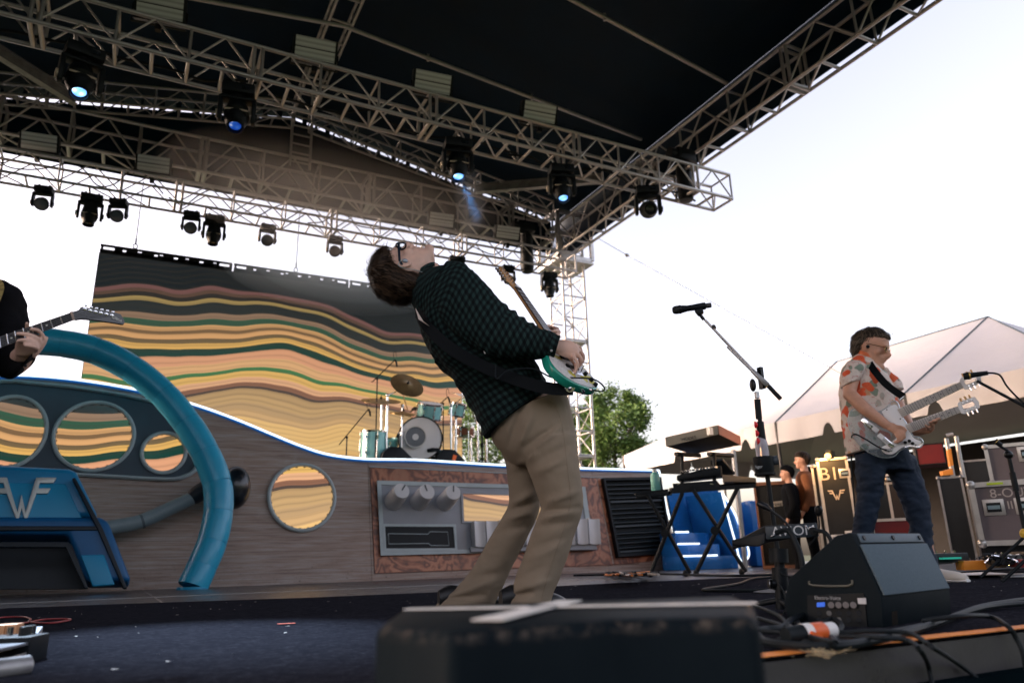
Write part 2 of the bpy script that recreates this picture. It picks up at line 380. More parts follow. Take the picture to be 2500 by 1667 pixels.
# roof skin, eave valances, gable cloth with daylight slots
rf = thing('stage_roof', 'black vinyl stage roof with shallow pitch', 'roof', (RX, 4, RZ))
for s in (1,-1):
    m = MB(); xs = [RX+s*5.72*i/8 for i in range(9)]; ys = [-4.2+16.9*j/12 for j in range(13)]; g = []
    for i, X in enumerate(xs):
        for j, Y in enumerate(ys): g.append((X, Y, roof_z(X)+.03*sin(pi*i/8*2)*sin(pi*j/12*5)))
    fs = [(i*13+j, i*13+j+1, (i+1)*13+j+1, (i+1)*13+j) for i in range(8) for j in range(12)]
    m.add(g, fs); m.add([Vector(p)+Vector((0,0,.02)) for p in g], [f[::-1] for f in fs]); m.build('roof_sheet', M_tarp, rf, angle=180)
    X = RX+s*5.72; MB().box((X+s*.03, 4.25, roof_z(X)-.45), (.012, 16.9, .94)).build('valance', M_tarp, rf, False)
m = MB()
m.prism([(-3.4,12.55,6.5),(7.6,12.55,6.5),(7.6,12.55,roof_z(7.6)-.16),(RX,12.55,RZ-.15),(-3.4,12.55,roof_z(-3.4)-.16)], (0,.012,0)).build('gable_cloth', M_tarp, rf, False)
m = MB(); X = -3.3
while X < 7.5:                       # lacing tabs break the slot into dashes
    w = R.choice((.03,.04,.05,.09)); m = MB(); m.box((X, 12.54, roof_z(X)-.09), (w, .02, .21)); m.build('lacing_tab', M_tarp, rf, False); X += R.choice((.2,.22,.26,.3,.3,.16))
# ------------------------------------------------------------------ back right tower
tw = thing('roof_tower', 'tall lattice tower holding up the back right roof corner', 'tower', (7.45, 11.95, -1.25))
TX, TY = (7.45, 7.97), (11.95, 12.47)
for X in TX:
    for Y in TY: bar('leg', (X,Y,-1.25), (X,Y,6.55), .03, tw)
z = -1.1
k = 0
while z < 6.3:
    for (a, b) in (((TX[0],TY[0]),(TX[1],TY[0])), ((TX[1],TY[0]),(TX[1],TY[1])), ((TX[1],TY[1]),(TX[0],TY[1])), ((TX[0],TY[1]),(TX[0],TY[0]))):
        bar('rung', (*a,z), (*b,z), .016, tw); bar('brace', (*(a if k % 2 else b),z), (*(b if k % 2 else a),z+.46), .011, tw)
    if k % 5 == 2:
        MB().box((7.71,12.21,z-.03), (.54,.54,.02)).build('joint_plate', M_alu, tw, False)
    z += .46; k += 1
sl = thing('sleeve_block', 'boxy aluminium sleeve block where tower meets the eave', 'block', (7.7,12.2,6.1))
for X in (7.3,8.1):
    for Y in (11.8,12.62): MB().box((X,Y,6.62), (.07,.07,1.0)).build('post', M_alu, sl, False)
for z in (6.12,6.62,7.12):
    for Y in (11.8,12.62): MB().box((7.7,Y,z), (.73,.06,.08)).build('rail', M_alu, sl, False)
    for X in (7.3,8.1): MB().box((X,12.21,z), (.06,.75,.08)).build('rail', M_alu, sl, False)
MB().box((7.7,12.21,6.06), (.86,.86,.03)).build('base_plate', M_alu, sl, False)
MB().box((7.7,12.66,6.6), (.7,.02,.9)).build('clear_sheet', mat('crinkled clear plastic', (.8,.82,.85), .25, trans=.7, bump=.8, bscale=9), sl)
gw = thing('guy_wire', 'thin guy wire running off from the roof corner', 'wire', atD(1462,583,14.6)); 
p, q, r_ = atD(1462,583,14.6), atD(1531,623,13.8), atD(2140,960,11.5)
bar('cable', p, q, .007, gw); bar('cable', q, r_, .005, gw); MB().ball(q, .035, sx=1.5).build('turnbuckle', M_steel, gw)
# ------------------------------------------------------------------ chain hoists
def hoist(label, x, y, ztop, zbody, bagh):
    t = thing('chain_hoist', label, 'hoist', (x,y,ztop)); bar('chain', (x,y,zbody), (x,y,ztop), .012, t, TUBEK)
    MB().box((x,y,zbody), (.36,.2,.2), bev=.04).build('motor', M_black, t); MB().cyl((x-.28,y,zbody),(x-.17,y,zbody),.085,n=14).build('end_cap', M_blackm, t)
    MB().lathe([(.05,0),(.12,-.05),(.13,-bagh+.1),(.1,-bagh),(0,-bagh-.01)], (x+.06,y+.1,zbody-.08), n=12).build('chain_bag', M_black, t)
    MB().box((x,y-.0,(zbody+5.9)/2), (.02,.02,.3)).build('hook', M_blackm, t)
hoist('black chain hoist above the right end of the front truss', 7.15, 7.75, 6.3, 6.15, .62)
hoist('black chain hoist with long bag above the rear truss', 6.3, 11.35, 6.6, 6.35, .8)

# unseen black drape added along the left eave to block light from the left
m = MB(); V = []
for i in range(121):
    y = 2.2+i*.072; x = RX-5.72+.06*sin(i*1.3)+.03*sin(i*.47)
    V += [(x, y, .02), (x, y, roof_z(RX-5.72)-.3)]
m.add(V, [(2*i, 2*i+1, 2*i+3, 2*i+2) for i in range(120)]); m.add([Vector(p)+Vector((-.008,0,0)) for p in V], [(2*i, 2*i+2, 2*i+3, 2*i+1) for i in range(120)])
tag(m.build('light_block_drape', mat('black wool serge', (.006,.007,.008), .95, spec=.1), angle=180), 'unseen black pleated drape added to block light from the left', 'drape')

# unseen trees added behind the camera to cut low front sky light
rw = random.Random(5); m = MB(); cols = 90; rows = 10; V = []
for i in range(cols+1):
    a = radians(112+136*i/cols); r = 42+3*noise.noise(Vector((i*.35,2,0))); top = 10+3*noise.noise(Vector((i*.22,7,1)))+2*noise.noise(Vector((i*.9,3,3)))
    for j in range(rows+1):
        t = j/rows; rr_ = r+4*t*t+1.6*noise.noise(Vector((i*.8,j*.9,4))); V.append((2+rr_*sin(a), 4+rr_*cos(a), -1.25+top*t))
m.add(V, [(i*(rows+1)+j, (i+1)*(rows+1)+j, (i+1)*(rows+1)+j+1, i*(rows+1)+j+1) for i in range(cols) for j in range(rows)])
for i in range(9000):
    p = Vector(rw.choice(V))+Vector((rw.uniform(-1.5,1.5), rw.uniform(-1.5,1.5), rw.uniform(-.8,1.2))); a = Vector((rw.uniform(-1,1), rw.uniform(-1,1), rw.uniform(-1,1))).normalized()*.35; b = a.cross(Vector((rw.uniform(-1,1), rw.uniform(-1,1), 1))).normalized()*.25
    m.add([p-a, p+b, p+a, p-b], [(0,1,2,3)])
tag(m.build('light_block_trees', mat('woodland leaves', (.03,.06,.018), .8, var=.4, vscale=.6), angle=180), 'unseen dark trees added behind the camera to cut front light', 'woodland', None, 'stuff')
# ================================================================== lights hanging from the trusses
M_lens = mat('dark lens', (.015,.02,.03), .06, 0, coat=1)
M_frost = mat('frosted lens', (.10,.11,.12), .45, var=.15, vscale=60, bump=.5, bscale=140)
def glow(name, c, s):
    n = NT(name, .2); o = n.tc.outputs['Object']; v = n.n('TexVoronoi'); n.L(o, v.inputs['Vector']); v.inputs['Scale'].default_value = 14
    n.b.inputs['Base Color'].default_value = (.02,.04,.08,1)
    n.emission(n.ramp(v.outputs['Distance'], [(0,(.95,.98,1)),(.35,c),(.8,(c[0]*.3,c[1]*.4,c[2]*.7))]), EM(s)); return n.m
M_glow = glow('lit blue lens', (.25,.55,1.0), 2.6); M_glow2 = glow('dim blue lens', (.02,.10,.45), .9)
def moving_head(label, x, y, ztop, s, tilt, pan, lens, kind='spot', group=None):
    """yoke light hanging upside-down; ztop = underside of the truss"""
    t = thing('moving_light', label, 'stage light', (0,0,0), group)
    b = MB(); b.box((0,0,-.10*s), (.42*s,.30*s,.15*s), bev=.03*s); b.build('base', M_black, t)
    for dx in (-.12,.12): MB().box((dx*s,0,-.005*s), (.04*s,.08*s,.09*s)).build('clamp', M_blackm, t, False)
    MB().box((.09*s,-.153*s,-.1*s), (.10*s,.01*s,.06*s)).build('display', M_lens, t, False)
    MB().cyl((0,0,-.17*s),(0,0,-.21*s), .10*s).build('pan_collar', M_blackm, t)
    yk = MB()
    for sd in (-1,1):
        yk.prism([(sd*.185*s,-.07*s,-.2*s),(sd*.185*s,.07*s,-.2*s),(sd*.185*s,.085*s,-.42*s),(sd*.185*s,.05*s,-.56*s),(sd*.185*s,-.05*s,-.56*s),(sd*.185*s,-.085*s,-.42*s)], (sd*.055*s,0,0))
    yk.box((0,0,-.215*s), (.44*s,.16*s,.05*s)); yk.build('yoke', M_black, t, bev=.012*s)
    for sd in (-1,1): MB().cyl((sd*.24*s,0,-.46*s),(sd*.262*s,0,-.46*s), .055*s).build('tilt_cap', mat('cream plastic', (.62,.52,.40), .5) if sd < 0 else M_blackm, t)
    c = Vector((0,0,-.46*s)); rot = Matrix.Rotation(tilt,3,'X'); ax = rot @ Vector((0,0,-1))
    h = MB()
    if kind == 'spot':
        h.lathe([(.0,-.24*s),(.10*s,-.235*s),(.135*s,-.18*s),(.155*s,-.05*s),(.155*s,.06*s),(.14*s,.12*s),(.115*s,.16*s),(.11*s,.24*s),(.095*s,.245*s),(.09*s,.20*s)], c, ax, 22); h.build('head', M_black, t)
        MB().lathe([(0,.212*s),(.05*s,.207*s),(.095*s,.195*s)], c, ax, 22).build('lens', lens, t)
        for k in range(5): MB().lathe([(.157*s,-.03*s+.018*s*k),(.162*s,-.026*s+.018*s*k),(.157*s,-.021*s+.018*s*k)], c, ax, 22).build('cooling_rib', M_blackm, t)
        g = MB(); g.tube([c+rot @ Vector((a*.16*s, .02*s, -.03*s-.02*s*abs(a))) + rot @ Vector((0,-.16*s,0)) for a in (-.9,-.4,0,.4,.9)], .011*s, 6); g.build('handle', mat('cream plastic', (.62,.52,.40), .5), t)
    else:
        h.lathe([(.0,-.15*s),(.09*s,-.14*s),(.14*s,-.06*s),(.165*s,.03*s),(.17*s,.10*s),(.155*s,.105*s),(.15*s,.09*s)], c, ax, 22); h.build('head', M_black, t)
        MB().lathe([(0,.125*s),(.09*s,.115*s),(.15*s,.09*s)], c, ax, 22).build('lens', lens, t)
        MB().lathe([(.168*s,.055*s),(.174*s,.06*s),(.168*s,.066*s)], c, ax, 22).build('rim_ring', mat('pale ring', (.5,.5,.5), .3), t)
    t.location = (x, y, ztop); t.rotation_euler = (0,0,pan); return t
zt1 = T1Z-.03
for (px_, py_, label, tilt, pan, lens, s) in (
    (205,140,'moving light with bright blue white lens, top left of the front truss',-.35,.25,M_glow,.86),
    (578,275,'moving light with dim blue lens, second along the front truss',-.35,-.15,M_glow2,.84),
    (1117,400,'moving light throwing a blue beam above the singer',-.3,-.2,M_glow,.84),
    (1370,430,'moving light with glowing blue lens beside the corner beam',-.35,-.3,M_glow,.80),
    (1580,478,'unlit moving light near the right end of the front truss',-1.15,-.5,M_lens,.80)):
    p = atY(px_, py_, T1Y+.2); moving_head(label, p.x, T1Y+.2, zt1, s, tilt, pan, lens, 'spot', 'moving lights on the front truss')
zt2 = T2Z-.03
L2 = [(100,'wash','round wash light at the far left of the rear truss'),(218,'spot','hanging spot light left of the screen corner'),(285,'wash','round wash light between spot light and screen hook'),
      (465,'wash','round wash light above the screen left of centre'),(522,'spot','hanging spot light above the middle of the dark screen'),(652,'wash','hazy wash light above the screen'),
      (817,'wash','hazy wash light just left of the singer head'),(975,'wash','wash light mostly hidden behind the singer glasses'),(1115,'spot','spot light behind the singer shoulder'),
      (1240,'wash','wash light behind the guitar headstock'),(1340,'spot','spot light hanging from the right end of rear truss')]
for x_, kind, label in L2:
    p = atY(x_, 500+.13*x_, T2Y+.2); moving_head(label, p.x, T2Y+.2, zt2, .70 if kind == 'spot' else .56, -.12 if kind == 'spot' else -.75, R.uniform(-.35,.1), M_lens if kind == 'spot' else M_frost, kind, 'lights on the rear truss')
# two-bank work lamps standing on the trusses
n = NT('lamp reflector', .35); x, y, z = n.xyz(n.tc.outputs['Object'])
n.color(n.mix(n.math('ABSOLUTE', n.math('SINE', n.math('MULTIPLY', z, 60))), (.42,.44,.43), (.72,.75,.73))); M_refl = n.m
def work_lamp(label, p, pan, s=1):
    t = thing('work_lamp', label, 'lamp', (0,0,0), 'work lamps on the trusses'); tl = Matrix.Rotation(.42,3,'X')
    MB().box((0,.06,0), (.52*s,.12,.30*s), tl, bev=.012).build('housing', M_black, t)
    for dz in (-.065,.065): MB().box(tl @ Vector((0,-.007,dz*s)), (.46*s,.012,.118*s), tl).build('lamp_bank', M_refl, t, False)
    MB().tube([(-.27*s,.05,0),(-.27*s,.05,-.22),(.27*s,.05,-.22),(.27*s,.05,0)], .012, 6).build('bracket', M_blackm, t)
    MB().box((0,.05,-.25), (.06,.06,.07)).build('clamp', M_blackm, t, False); t.location = p; t.rotation_euler = (0,0,pan)
for (px_, py_, lab) in ((392,12,'work lamp cut by the top edge of the picture'),(770,120,'work lamp left of the ridge ladder on the front truss'),(1057,208,'work lamp in the middle of the front truss'),(1318,275,'work lamp nearest the right end of the front truss')):
    p = atY(px_, py_, T1Y+.02); work_lamp(lab, (p.x, T1Y+.02, 6.12), -.12)
for (px_, py_, lab) in ((97,340,'work lamp at the far left of the rear truss'),(375,400,'work lamp on the rear truss above the screen corner'),(1078,535,'work lamp on the rear truss above the singer chin'),(1240,567,'work lamp on the rear truss beside the hoist bag')):
    p = atY(px_, py_, T2Y+.02); work_lamp(lab, (p.x, T2Y+.02, 6.1), -.12, .95)
# tangled cables along the rear truss
for k, (xa, xb) in enumerate(((-2.4,.2),(.1,2.6),(2.2,4.8),(4.4,7.1))):
    pts = []; X = xa
    while X < xb: pts.append((X, T2Y+R.uniform(.0,.35), T2Z+S2*R.uniform(.45,.95)-.12*sin(6*X))); X += .22
    tag(MB().tube(smooth_path(pts,4), .011, 5).build('power_cable', M_rubber), ('slack black cable looped along the rear truss, '+('leftmost','left of the king post','behind the singer','rightmost')[k]), 'cable', 'cables on the rear truss')

for k, (xa, xb) in enumerate(((-2.4,1.2),(1.0,4.4),(4.2,7.6))):
    pts = []; X = xa
    while X < xb: pts.append((X, T1Y+S1*R.uniform(.5,1.0), T1Z+R.uniform(.02,.06)+.05*abs(sin(2*X)))); X += .3
    tag(MB().tube(smooth_path(pts,4), .016, 6).build('power_cable', M_rubber), 'black cable loom lying in the front truss, '+('left length','middle length','right length')[k], 'cable', 'cables on the front truss')
# ================================================================== video screen
def lin(r, g, b): return tuple(((c/255+.055)/1.055)**2.4 if c > 10 else c/255/12.92 for c in (r, g, b))
def wave_mat(name, gain=1.0, fx=1.0, shift=0.0, zoom=1.0):
    n = NT(name, .35); g = n.n('NewGeometry'); x, y, z = n.xyz(g.outputs['Position'])
    x = n.math('MULTIPLY', x, fx)
    q = n.comb(n.math('MULTIPLY', x, .42), n.math('MULTIPLY', z, .30), shift)
    nz = n.math('MULTIPLY', n.math('SUBTRACT', n.noise(q, 1.0, 2, .5), .5), .85)
    w1 = n.math('MULTIPLY', n.math('SINE', n.math('ADD', n.math('ADD', n.math('MULTIPLY', x, 1.05), .9), n.math('MULTIPLY', z, .55))), .20)
    w2 = n.math('MULTIPLY', n.math('SINE', n.math('ADD', n.math('MULTIPLY', x, 2.1), n.math('MULTIPLY', z, -1.6))), .045)
    zz = n.math('ADD', z, n.math('ADD', w1, n.math('ADD', w2, nz)))
    s = n.math('MULTIPLY', n.math('SUBTRACT', 5.25+shift, zz), zoom/3.45)
    bands = [(0,(24,32,36)),(.175,(122,84,80)),(.192,(96,72,60)),(.21,(44,42,40)),(.228,(168,142,88)),(.25,(40,46,46)),(.30,(150,120,96)),(.325,(52,88,66)),(.352,(216,164,108)),
             (.372,(128,98,66)),(.388,(226,170,112)),(.412,(120,98,66)),(.43,(232,180,98)),(.455,(20,62,50)),(.485,(232,166,124)),(.53,(236,182,126)),(.572,(70,128,74)),(.592,(238,188,104)),
             (.622,(240,182,136)),(.652,(150,102,76)),(.668,(84,66,56)),(.682,(196,158,108)),(.715,(208,168,114)),(.75,(200,162,114)),(.78,(222,178,122)),(.815,(248,200,128)),(.90,(250,206,136)),(.96,(244,194,122))]
    col = n.ramp(s, [(p, lin(*c)) for p, c in bands], 'CONSTANT')
    fine = n.math('POWER', n.math('ABSOLUTE', n.math('SINE', n.math('MULTIPLY', s, 128))), .25)
    col = n.mix(n.math('MULTIPLY', n.math('SUBTRACT', 1.0, fine), .6), col, (.06,.045,.03))
    n.b.inputs['Base Color'].default_value = (.012,.014,.016,1)
    n.emission(col, EM(gain)); return n.m
M_screen = wave_mat('led wall picture', .80); M_port = wave_mat('led porthole picture', 1.0, 1.0, -1.75, 1.0)
SY = 12.75
sx0, sx1, sz1, sz0 = -.80, 5.55, 5.32, 1.55
sc_ = thing('video_screen', 'large video screen showing wavy striped hills in orange and green', 'screen', (sx0, SY, sz0))
MB().box(((sx0+sx1)/2, SY+.06, (sz0+sz1-.16)/2), (sx1-sx0, .10, sz1-.16-sz0)).build('cabinet', M_black, sc_, False)
m = MB(); m.quad((sx0+.01,SY,sz0),(sx1-.01,SY,sz0),(sx1-.01,SY,sz1-.17),(sx0+.01,SY,sz1-.17)); m.build('picture', M_screen, sc_, False)
# hanging bar with cut-outs: rails and posts, the gaps are real
X = sx0; k = 0
while X < sx1-.1:
    w = min(2.05, sx1-X)
    for z, h in ((sz1-.014,.028),(sz1-.122,.076)): MB().box((X+w/2-.01, SY+.05, z), (w-.03, .05, h)).build('top_rail', M_black, sc_, False)
    a = X+.015
    for gap_at, gw in ((.05,.16),(.33,.05),(.55,.06),(.80,.05),(.88,.05),(1.1,.06),(1.28,.05),(1.5,.06),(1.72,.05),(1.82,.16)):
        if X+gap_at > X+w-.06: break
        MB().box(((a+X+gap_at)/2, SY+.05, sz1-.077), (max(.01, X+gap_at-a), .05, .105)).build('rail_plate', M_black, sc_, False); a = X+gap_at+gw
        if gw < .1: MB().box((X+gap_at+gw/2, SY+.05, sz1-.055+(.026 if k % 2 else -.016)), (gw, .05, .022)).build('rail_plate', M_black, sc_, False)
        k += 1
    if a < X+w-.02: MB().box(((a+X+w-.02)/2, SY+.05, sz1-.077), (X+w-.02-a, .05, .105)).build('rail_plate', M_black, sc_, False)
    X += 2.05
for xx, lab in ((330,'left'),(722,'middle')):
    p = atY(xx, 593+.148*(xx-246), SY+.05)
    t = thing('screen_hanger', 'steel hanger cable with shackle holding the screen, '+lab+' one in view', 'cable', (p.x, SY+.05, sz1), 'screen hangers')
    bar('cable', (p.x,SY+.05,sz1+.16), (p.x,SY+.0,6.55), .008, t, TUBEK); MB().box((p.x,SY+.05,sz1+.14), (.025,.025,.10)).build('link', M_blackm, t)
    MB().tube([Vector((p.x+.035*cos(a), SY+.05, sz1+.05+.04*sin(a))) for a in [2*pi*i/12 for i in range(12)]], .009, 6, closed=True).build('shackle', M_blackm, t)
# ================================================================== dashboard stage set
FT = radians(12); FY = 10.2
FN = Vector((0,-cos(FT),sin(FT))); FV = Vector((0,sin(FT),cos(FT))); FP0 = Vector((0,FY,0))
def fp(x, y, w=0.0): return onP(x, y, FP0+FN*w, FN)
def fuv(u, v, w=0.0): return FP0+Vector((u,0,0))+FV*v+FN*w
def to_uv(p): d = p-FP0; return d.x, d.dot(FV)
n = NT('grey weathered wood print', .55); o = n.tc.outputs['Object']
st = n.noise(n.mapping(o,(.55,1,11)), 3.2, 8, .68, .3); st2 = n.noise(n.mapping(o,(.25,1,30)), 3.0, 5, .7)
blot = n.noise(o, .9, 4, .6)
c1 = n.ramp(st, [(.28,lin(112,92,84)),(.45,lin(166,142,128)),(.55,lin(176,160,150)),(.75,lin(198,188,182))])
c1 = n.mix(n.ramp(st2, [(.5,(0,0,0)),(.68,(.75,.75,.75))]), c1, lin(96,76,68)); c1 = n.mix(n.math('MULTIPLY', blot, .45), c1, lin(112,98,96))
zz = n.xyz(o)[2]; low = n.ramp(zz, [(.0,(1,1,1)),(.12,(.7,.7,.7)),(.42,(0,0,0))]); spk = n.ramp(n.noise(o, 26, 5, .75), [(.60,(0,0,0)),(.68,(1,1,1))])
c1 = n.mix(n.math('MULTIPLY', low, spk), c1, lin(34,28,28)); scf = n.ramp(n.noise(n.mapping(o,(1,1,.4)), 1.6, 7, .75), [(.62,(0,0,0)),(.75,(.55,.55,.55))]); c1 = n.mix(scf, c1, lin(178,170,166))
n.color(c1); n.bump(st2, .08); M_dwood = n.m
n = NT('burl walnut print', .4); o = n.tc.outputs['Object']
dom = n.noise(n.mapping(o,(1,1,1)), 1.7, 3, .55, .8)
ring = n.math('SINE', n.math('ADD', n.math('MULTIPLY', dom, 46), n.math('MULTIPLY', n.noise(o, 7, 4), 5)))
c1 = n.ramp(n.math('ADD', n.math('MULTIPLY', ring, .5), .5), [(0,lin(98,56,40)),(.4,lin(150,90,62)),(.75,lin(174,110,78)),(1,lin(182,122,90))])
n.color(n.mix(n.ramp(n.noise(o, 1.3, 5, .6), [(.45,(0,0,0)),(.75,(.7,.7,.7))]), c1, lin(104,72,56))); M_burl = n.m
M_slate = mat('slate paint', lin(66,78,90), .55, var=.12, vscale=2, bump=.08, bscale=30)
M_trim = mat('grey trim paint', lin(168,180,184), .5, var=.08, vscale=6)
M_radio = mat('radio grey', lin(146,150,158), .55, var=.08, vscale=3)
M_knob = mat('pale grey plastic', lin(205,205,207), .5, var=.05, vscale=4)
M_led = emat('white led strip', (.80,.93,1.0), 1.9)
M_ledb = mat('blue lit edge', (.02,.12,.35), .4, emit=(.005,.08,.30), estr=EM(.8))
dash = thing('dashboard_set', 'giant wooden van dashboard stage set with portholes and radio', 'stage set', (0, FY, 0))
top_px = [(-260,945),(-120,922),(0,916),(71,916),(178,925),(296,943),(403,966),(500,995),(589,1028),(668,1061),(735,1088),(800,1108),(891,1119),(1010,1121),(1125,1128),(1239,1135),(1419,1142),(1606,1147)]
top = [fp(*p) for p in top_px]; top[-1] = fuv(7.02, to_uv(top[-1])[1])
UR = to_uv(fp(1606,1147))[0]; top[-1] = fp(1606,1147)
tops = smooth_path(top, 4)
seams = [to_uv(fp(902,1250))[0], to_uv(fp(1462,1250))[0]]
def facade_panel(name, ua, ub, mt):
    pts = [fuv(ua,.0)]+[fuv(ub,.0)]
    uvs = [to_uv(p) for p in tops]
    def vt(u):
        for (a, va), (b, vb) in zip(uvs[:-1], uvs[1:]):
            if a <= u <= b: return va+(vb-va)*(u-a)/max(1e-6, b-a)
        return uvs[0][1] if u < uvs[0][0] else uvs[-1][1]
    us = [ub]+[u for u, v in uvs[::-1] if ua < u < ub]+[ua]
    pts += [fuv(u, vt(u)) for u in us]
    return MB().prism(pts, -FN*.10).build(name, mt, dash, False)
facade_panel('front_panel', to_uv(tops[0])[0], seams[0]-.003, M_dwood)
facade_panel('front_panel', seams[0]+.003, seams[1]-.003, M_dwood); facade_panel('front_panel', seams[1]+.003, UR, M_dwood)
MB().tube([p+FN*.03-FV*.015 for p in tops], .015, 8).build('led_strip', M_led, dash)
MB().tube([p+FN*.02-FV*.042 for p in tops], .016, 8).build('led_backing', M_ledb, dash)
rend = [fp(1606,1149), fp(1614,1190), fp(1622,1232), fp(1640,1290), fp(1660,1362)]
MB().tube([p+FN*.03 for p in rend], .018, 8).build('led_strip', M_led, dash)
# riser top behind the panel (drums stand on it)
RZT = to_uv(fp(1125,1140))[1]*cos(FT)
MB().box((3.2, FY+1.35, RZT-.06), (8.6, 1.9, .12)).build('riser_deck', M_black, dash, False); MB().box((3.2, FY+2.25, RZT/2-.05), (8.6, .05, RZT-.12)).build('riser_back', M_black, dash, False)
# gauge cluster: slate panel, trim tube, three portholes
cl_px = [(-200,950),(0,931),(71,935),(178,946),(296,964),(403,988),(450,1002),(484,1040),(494,1090),(484,1140),(455,1164),(400,1172),(200,1161),(0,1154),(-200,1152)]
cl = smooth_path([fp(*p, .012) for p in cl_px], 3)
MB().prism([p for p in cl], -FN*.008).build('gauge_panel', M_slate, dash, False)
for k in (0, 1, 2): MB().tube([p+FN*(.02+.018*(k == 1))+FV*0 for p in [q.lerp(sum(cl, Vector())/len(cl), .012*k) for q in cl]], .017, 8).build('gauge_trim', M_trim, dash)
def porthole(x, y, rx, ry):
    c = fp(x, y, .022); a = fp(x+rx, y, .022)-c; r = a.length*1.0; b = fp(x, y-ry, .022)-c; rv = b.length
    E = lambda s, w: [c+Vector((r*s*cos(t),0,0))+FV*(rv*s*sin(t))+FN*w for t in [2*pi*i/48 for i in range(48)]]
    MB().prism(E(.95,-.004), FN*.002).build('porthole_screen', M_port, dash, False)
    q = MB().tube(E(.98,.01), .026, 8, closed=True).build('porthole_ring', M_trim, dash)
    # led cabinets behind a round hole: stepped black rim
    for i in range(0, 48, 1):
        t = 2*pi*(i+.5)/48; s_ = .935
        if i % 2: MB().box(c+Vector((r*s_*cos(t),0,0))+FV*(rv*s_*sin(t)), (.03,.01,.03), Matrix.Rotation(-FT,3,'X')).build('rim_step', M_black, dash, False)
for p in ((25,1053,90,86),(231,1064,98,83),(400,1105,54,49),(738,1213,80,80)): porthole(*p)
# radio: burl inlay, grey plate, knobs, slot, display, keys
B = lambda x0, y0, x1, y1, x2, y2, x3, y3, w: [fp(x0,y0,w), fp(x1,y1,w), fp(x2,y2,w), fp(x3,y3,w)]
def slab(name, q, t, mt, bev=.0, par=None): return MB().prism(q, FN*t).build(name, mt, par or dash, smooth=bool(bev), bev=bev)
slab('burl_inlay', B(903,1139,1455,1166,1496,1380,915,1399,.002), .006, M_burl)
slab('burl_inlay', B(1458,1166,1560,1170,1600,1368,1500,1379,.002), .006, M_burl)
for a, b in (((903,1139),(1570,1171)),): MB().tube([fp(*a,.014), fp(*b,.014)], .008, 6).build('pinstripe', M_trim, dash)
for a, b in (((903,1139),(915,1399)),((915,1399),(1560,1375))): MB().tube([fp(*a,.008), fp(*b,.008)], .005, 6).build('pinstripe', mat('brown pinstripe', lin(96,62,50), .5), dash)
slab('radio_plate', B(923,1176,1425,1191,1447,1340,932,1353,.012), .03, M_radio, .006)
MB().frame(B(920,1173,1428,1188,1450,1343,929,1356,.045), B(930,1183,1418,1197,1438,1333,939,1346,.045), FN*.014).build('plate_rim', M_trim, dash, False)
for (bx, by, fx_, fy_, ta) in ((960,1224,981,1197,.6),(1022,1225,1043,1199,-.25),(1086,1226,1107,1201,.15)):
    p, q = fp(bx, by, .042), fp(fx_, fy_, .42); ax = (q-p).normalized(); r = .128
    kn = MB().lathe([(r*1.04,0),(r*1.02,.05),(r*.93,.30),(r*.9,(q-p).length-.02),(r*.86,(q-p).length),(0,(q-p).length+.002)], p, ax, 28).build('knob', M_knob, dash, angle=50)
    vv = (FV-ax*FV.dot(ax)).normalized(); uu = ax.cross(vv)*-1
    d_ = vv*cos(ta)+uu*sin(ta); rot = Matrix((uu*cos(ta)-vv*sin(ta), d_, ax)).transposed()
    MB().box(q+ax*.003+d_*r*.42, (.018,r*.75,.008), rot).build('pointer', mat('dark grey plastic', lin(70,76,80), .5), kn, False)
slab('tape_slot', B(936,1282,1110,1283,1113,1341,940,1342,.043), .004, M_black)
MB().frame(B(933,1279,1112,1280,1116,1345,937,1346,.044), B(939,1285,1106,1286,1110,1338,942,1339,.044), FN*.02).build('slot_rim', M_trim, dash, False)
MB().tube([fp(*p,.05) for p in ((948,1302),(1045,1303),(1050,1297),(1093,1298),(1096,1331),(1052,1331),(1046,1326),(949,1327),(948,1302))], .006, 6).build('slot_line', M_trim, dash)
slab('radio_display', B(1128,1205,1402,1214,1415,1273,1131,1273,.046), .003, M_port)
MB().frame(B(1124,1201,1406,1210,1419,1277,1127,1277,.044), B(1129,1206,1401,1215,1414,1272,1132,1272,.044), FN*.022).build('display_rim', M_radio, dash, False)
for k in range(5):
    xa = 1148+k*62; dy = -1.6*k
    for s0, s1 in ((0,26),(29,56)):      # each key is two curved leaves
        q0 = fp(xa+s0, 1276+dy, .05); q1 = fp(xa+s1, 1278+dy, .05); h = fp(xa+s0+3, 1338+dy, .05)-q0; prof = []
        for j in range(7):
            t = j/6; prof.append(q0.lerp(q1, t)+FN*(.10+.05*(1-sin(pi*t))))
        MB().prism([q0]+prof+[q1], h).build('radio_key', M_knob, dash, bev=.006)
slab('key_shelf', B(1144,1338,1450,1331,1452,1343,1146,1349,.043), .07, M_radio)
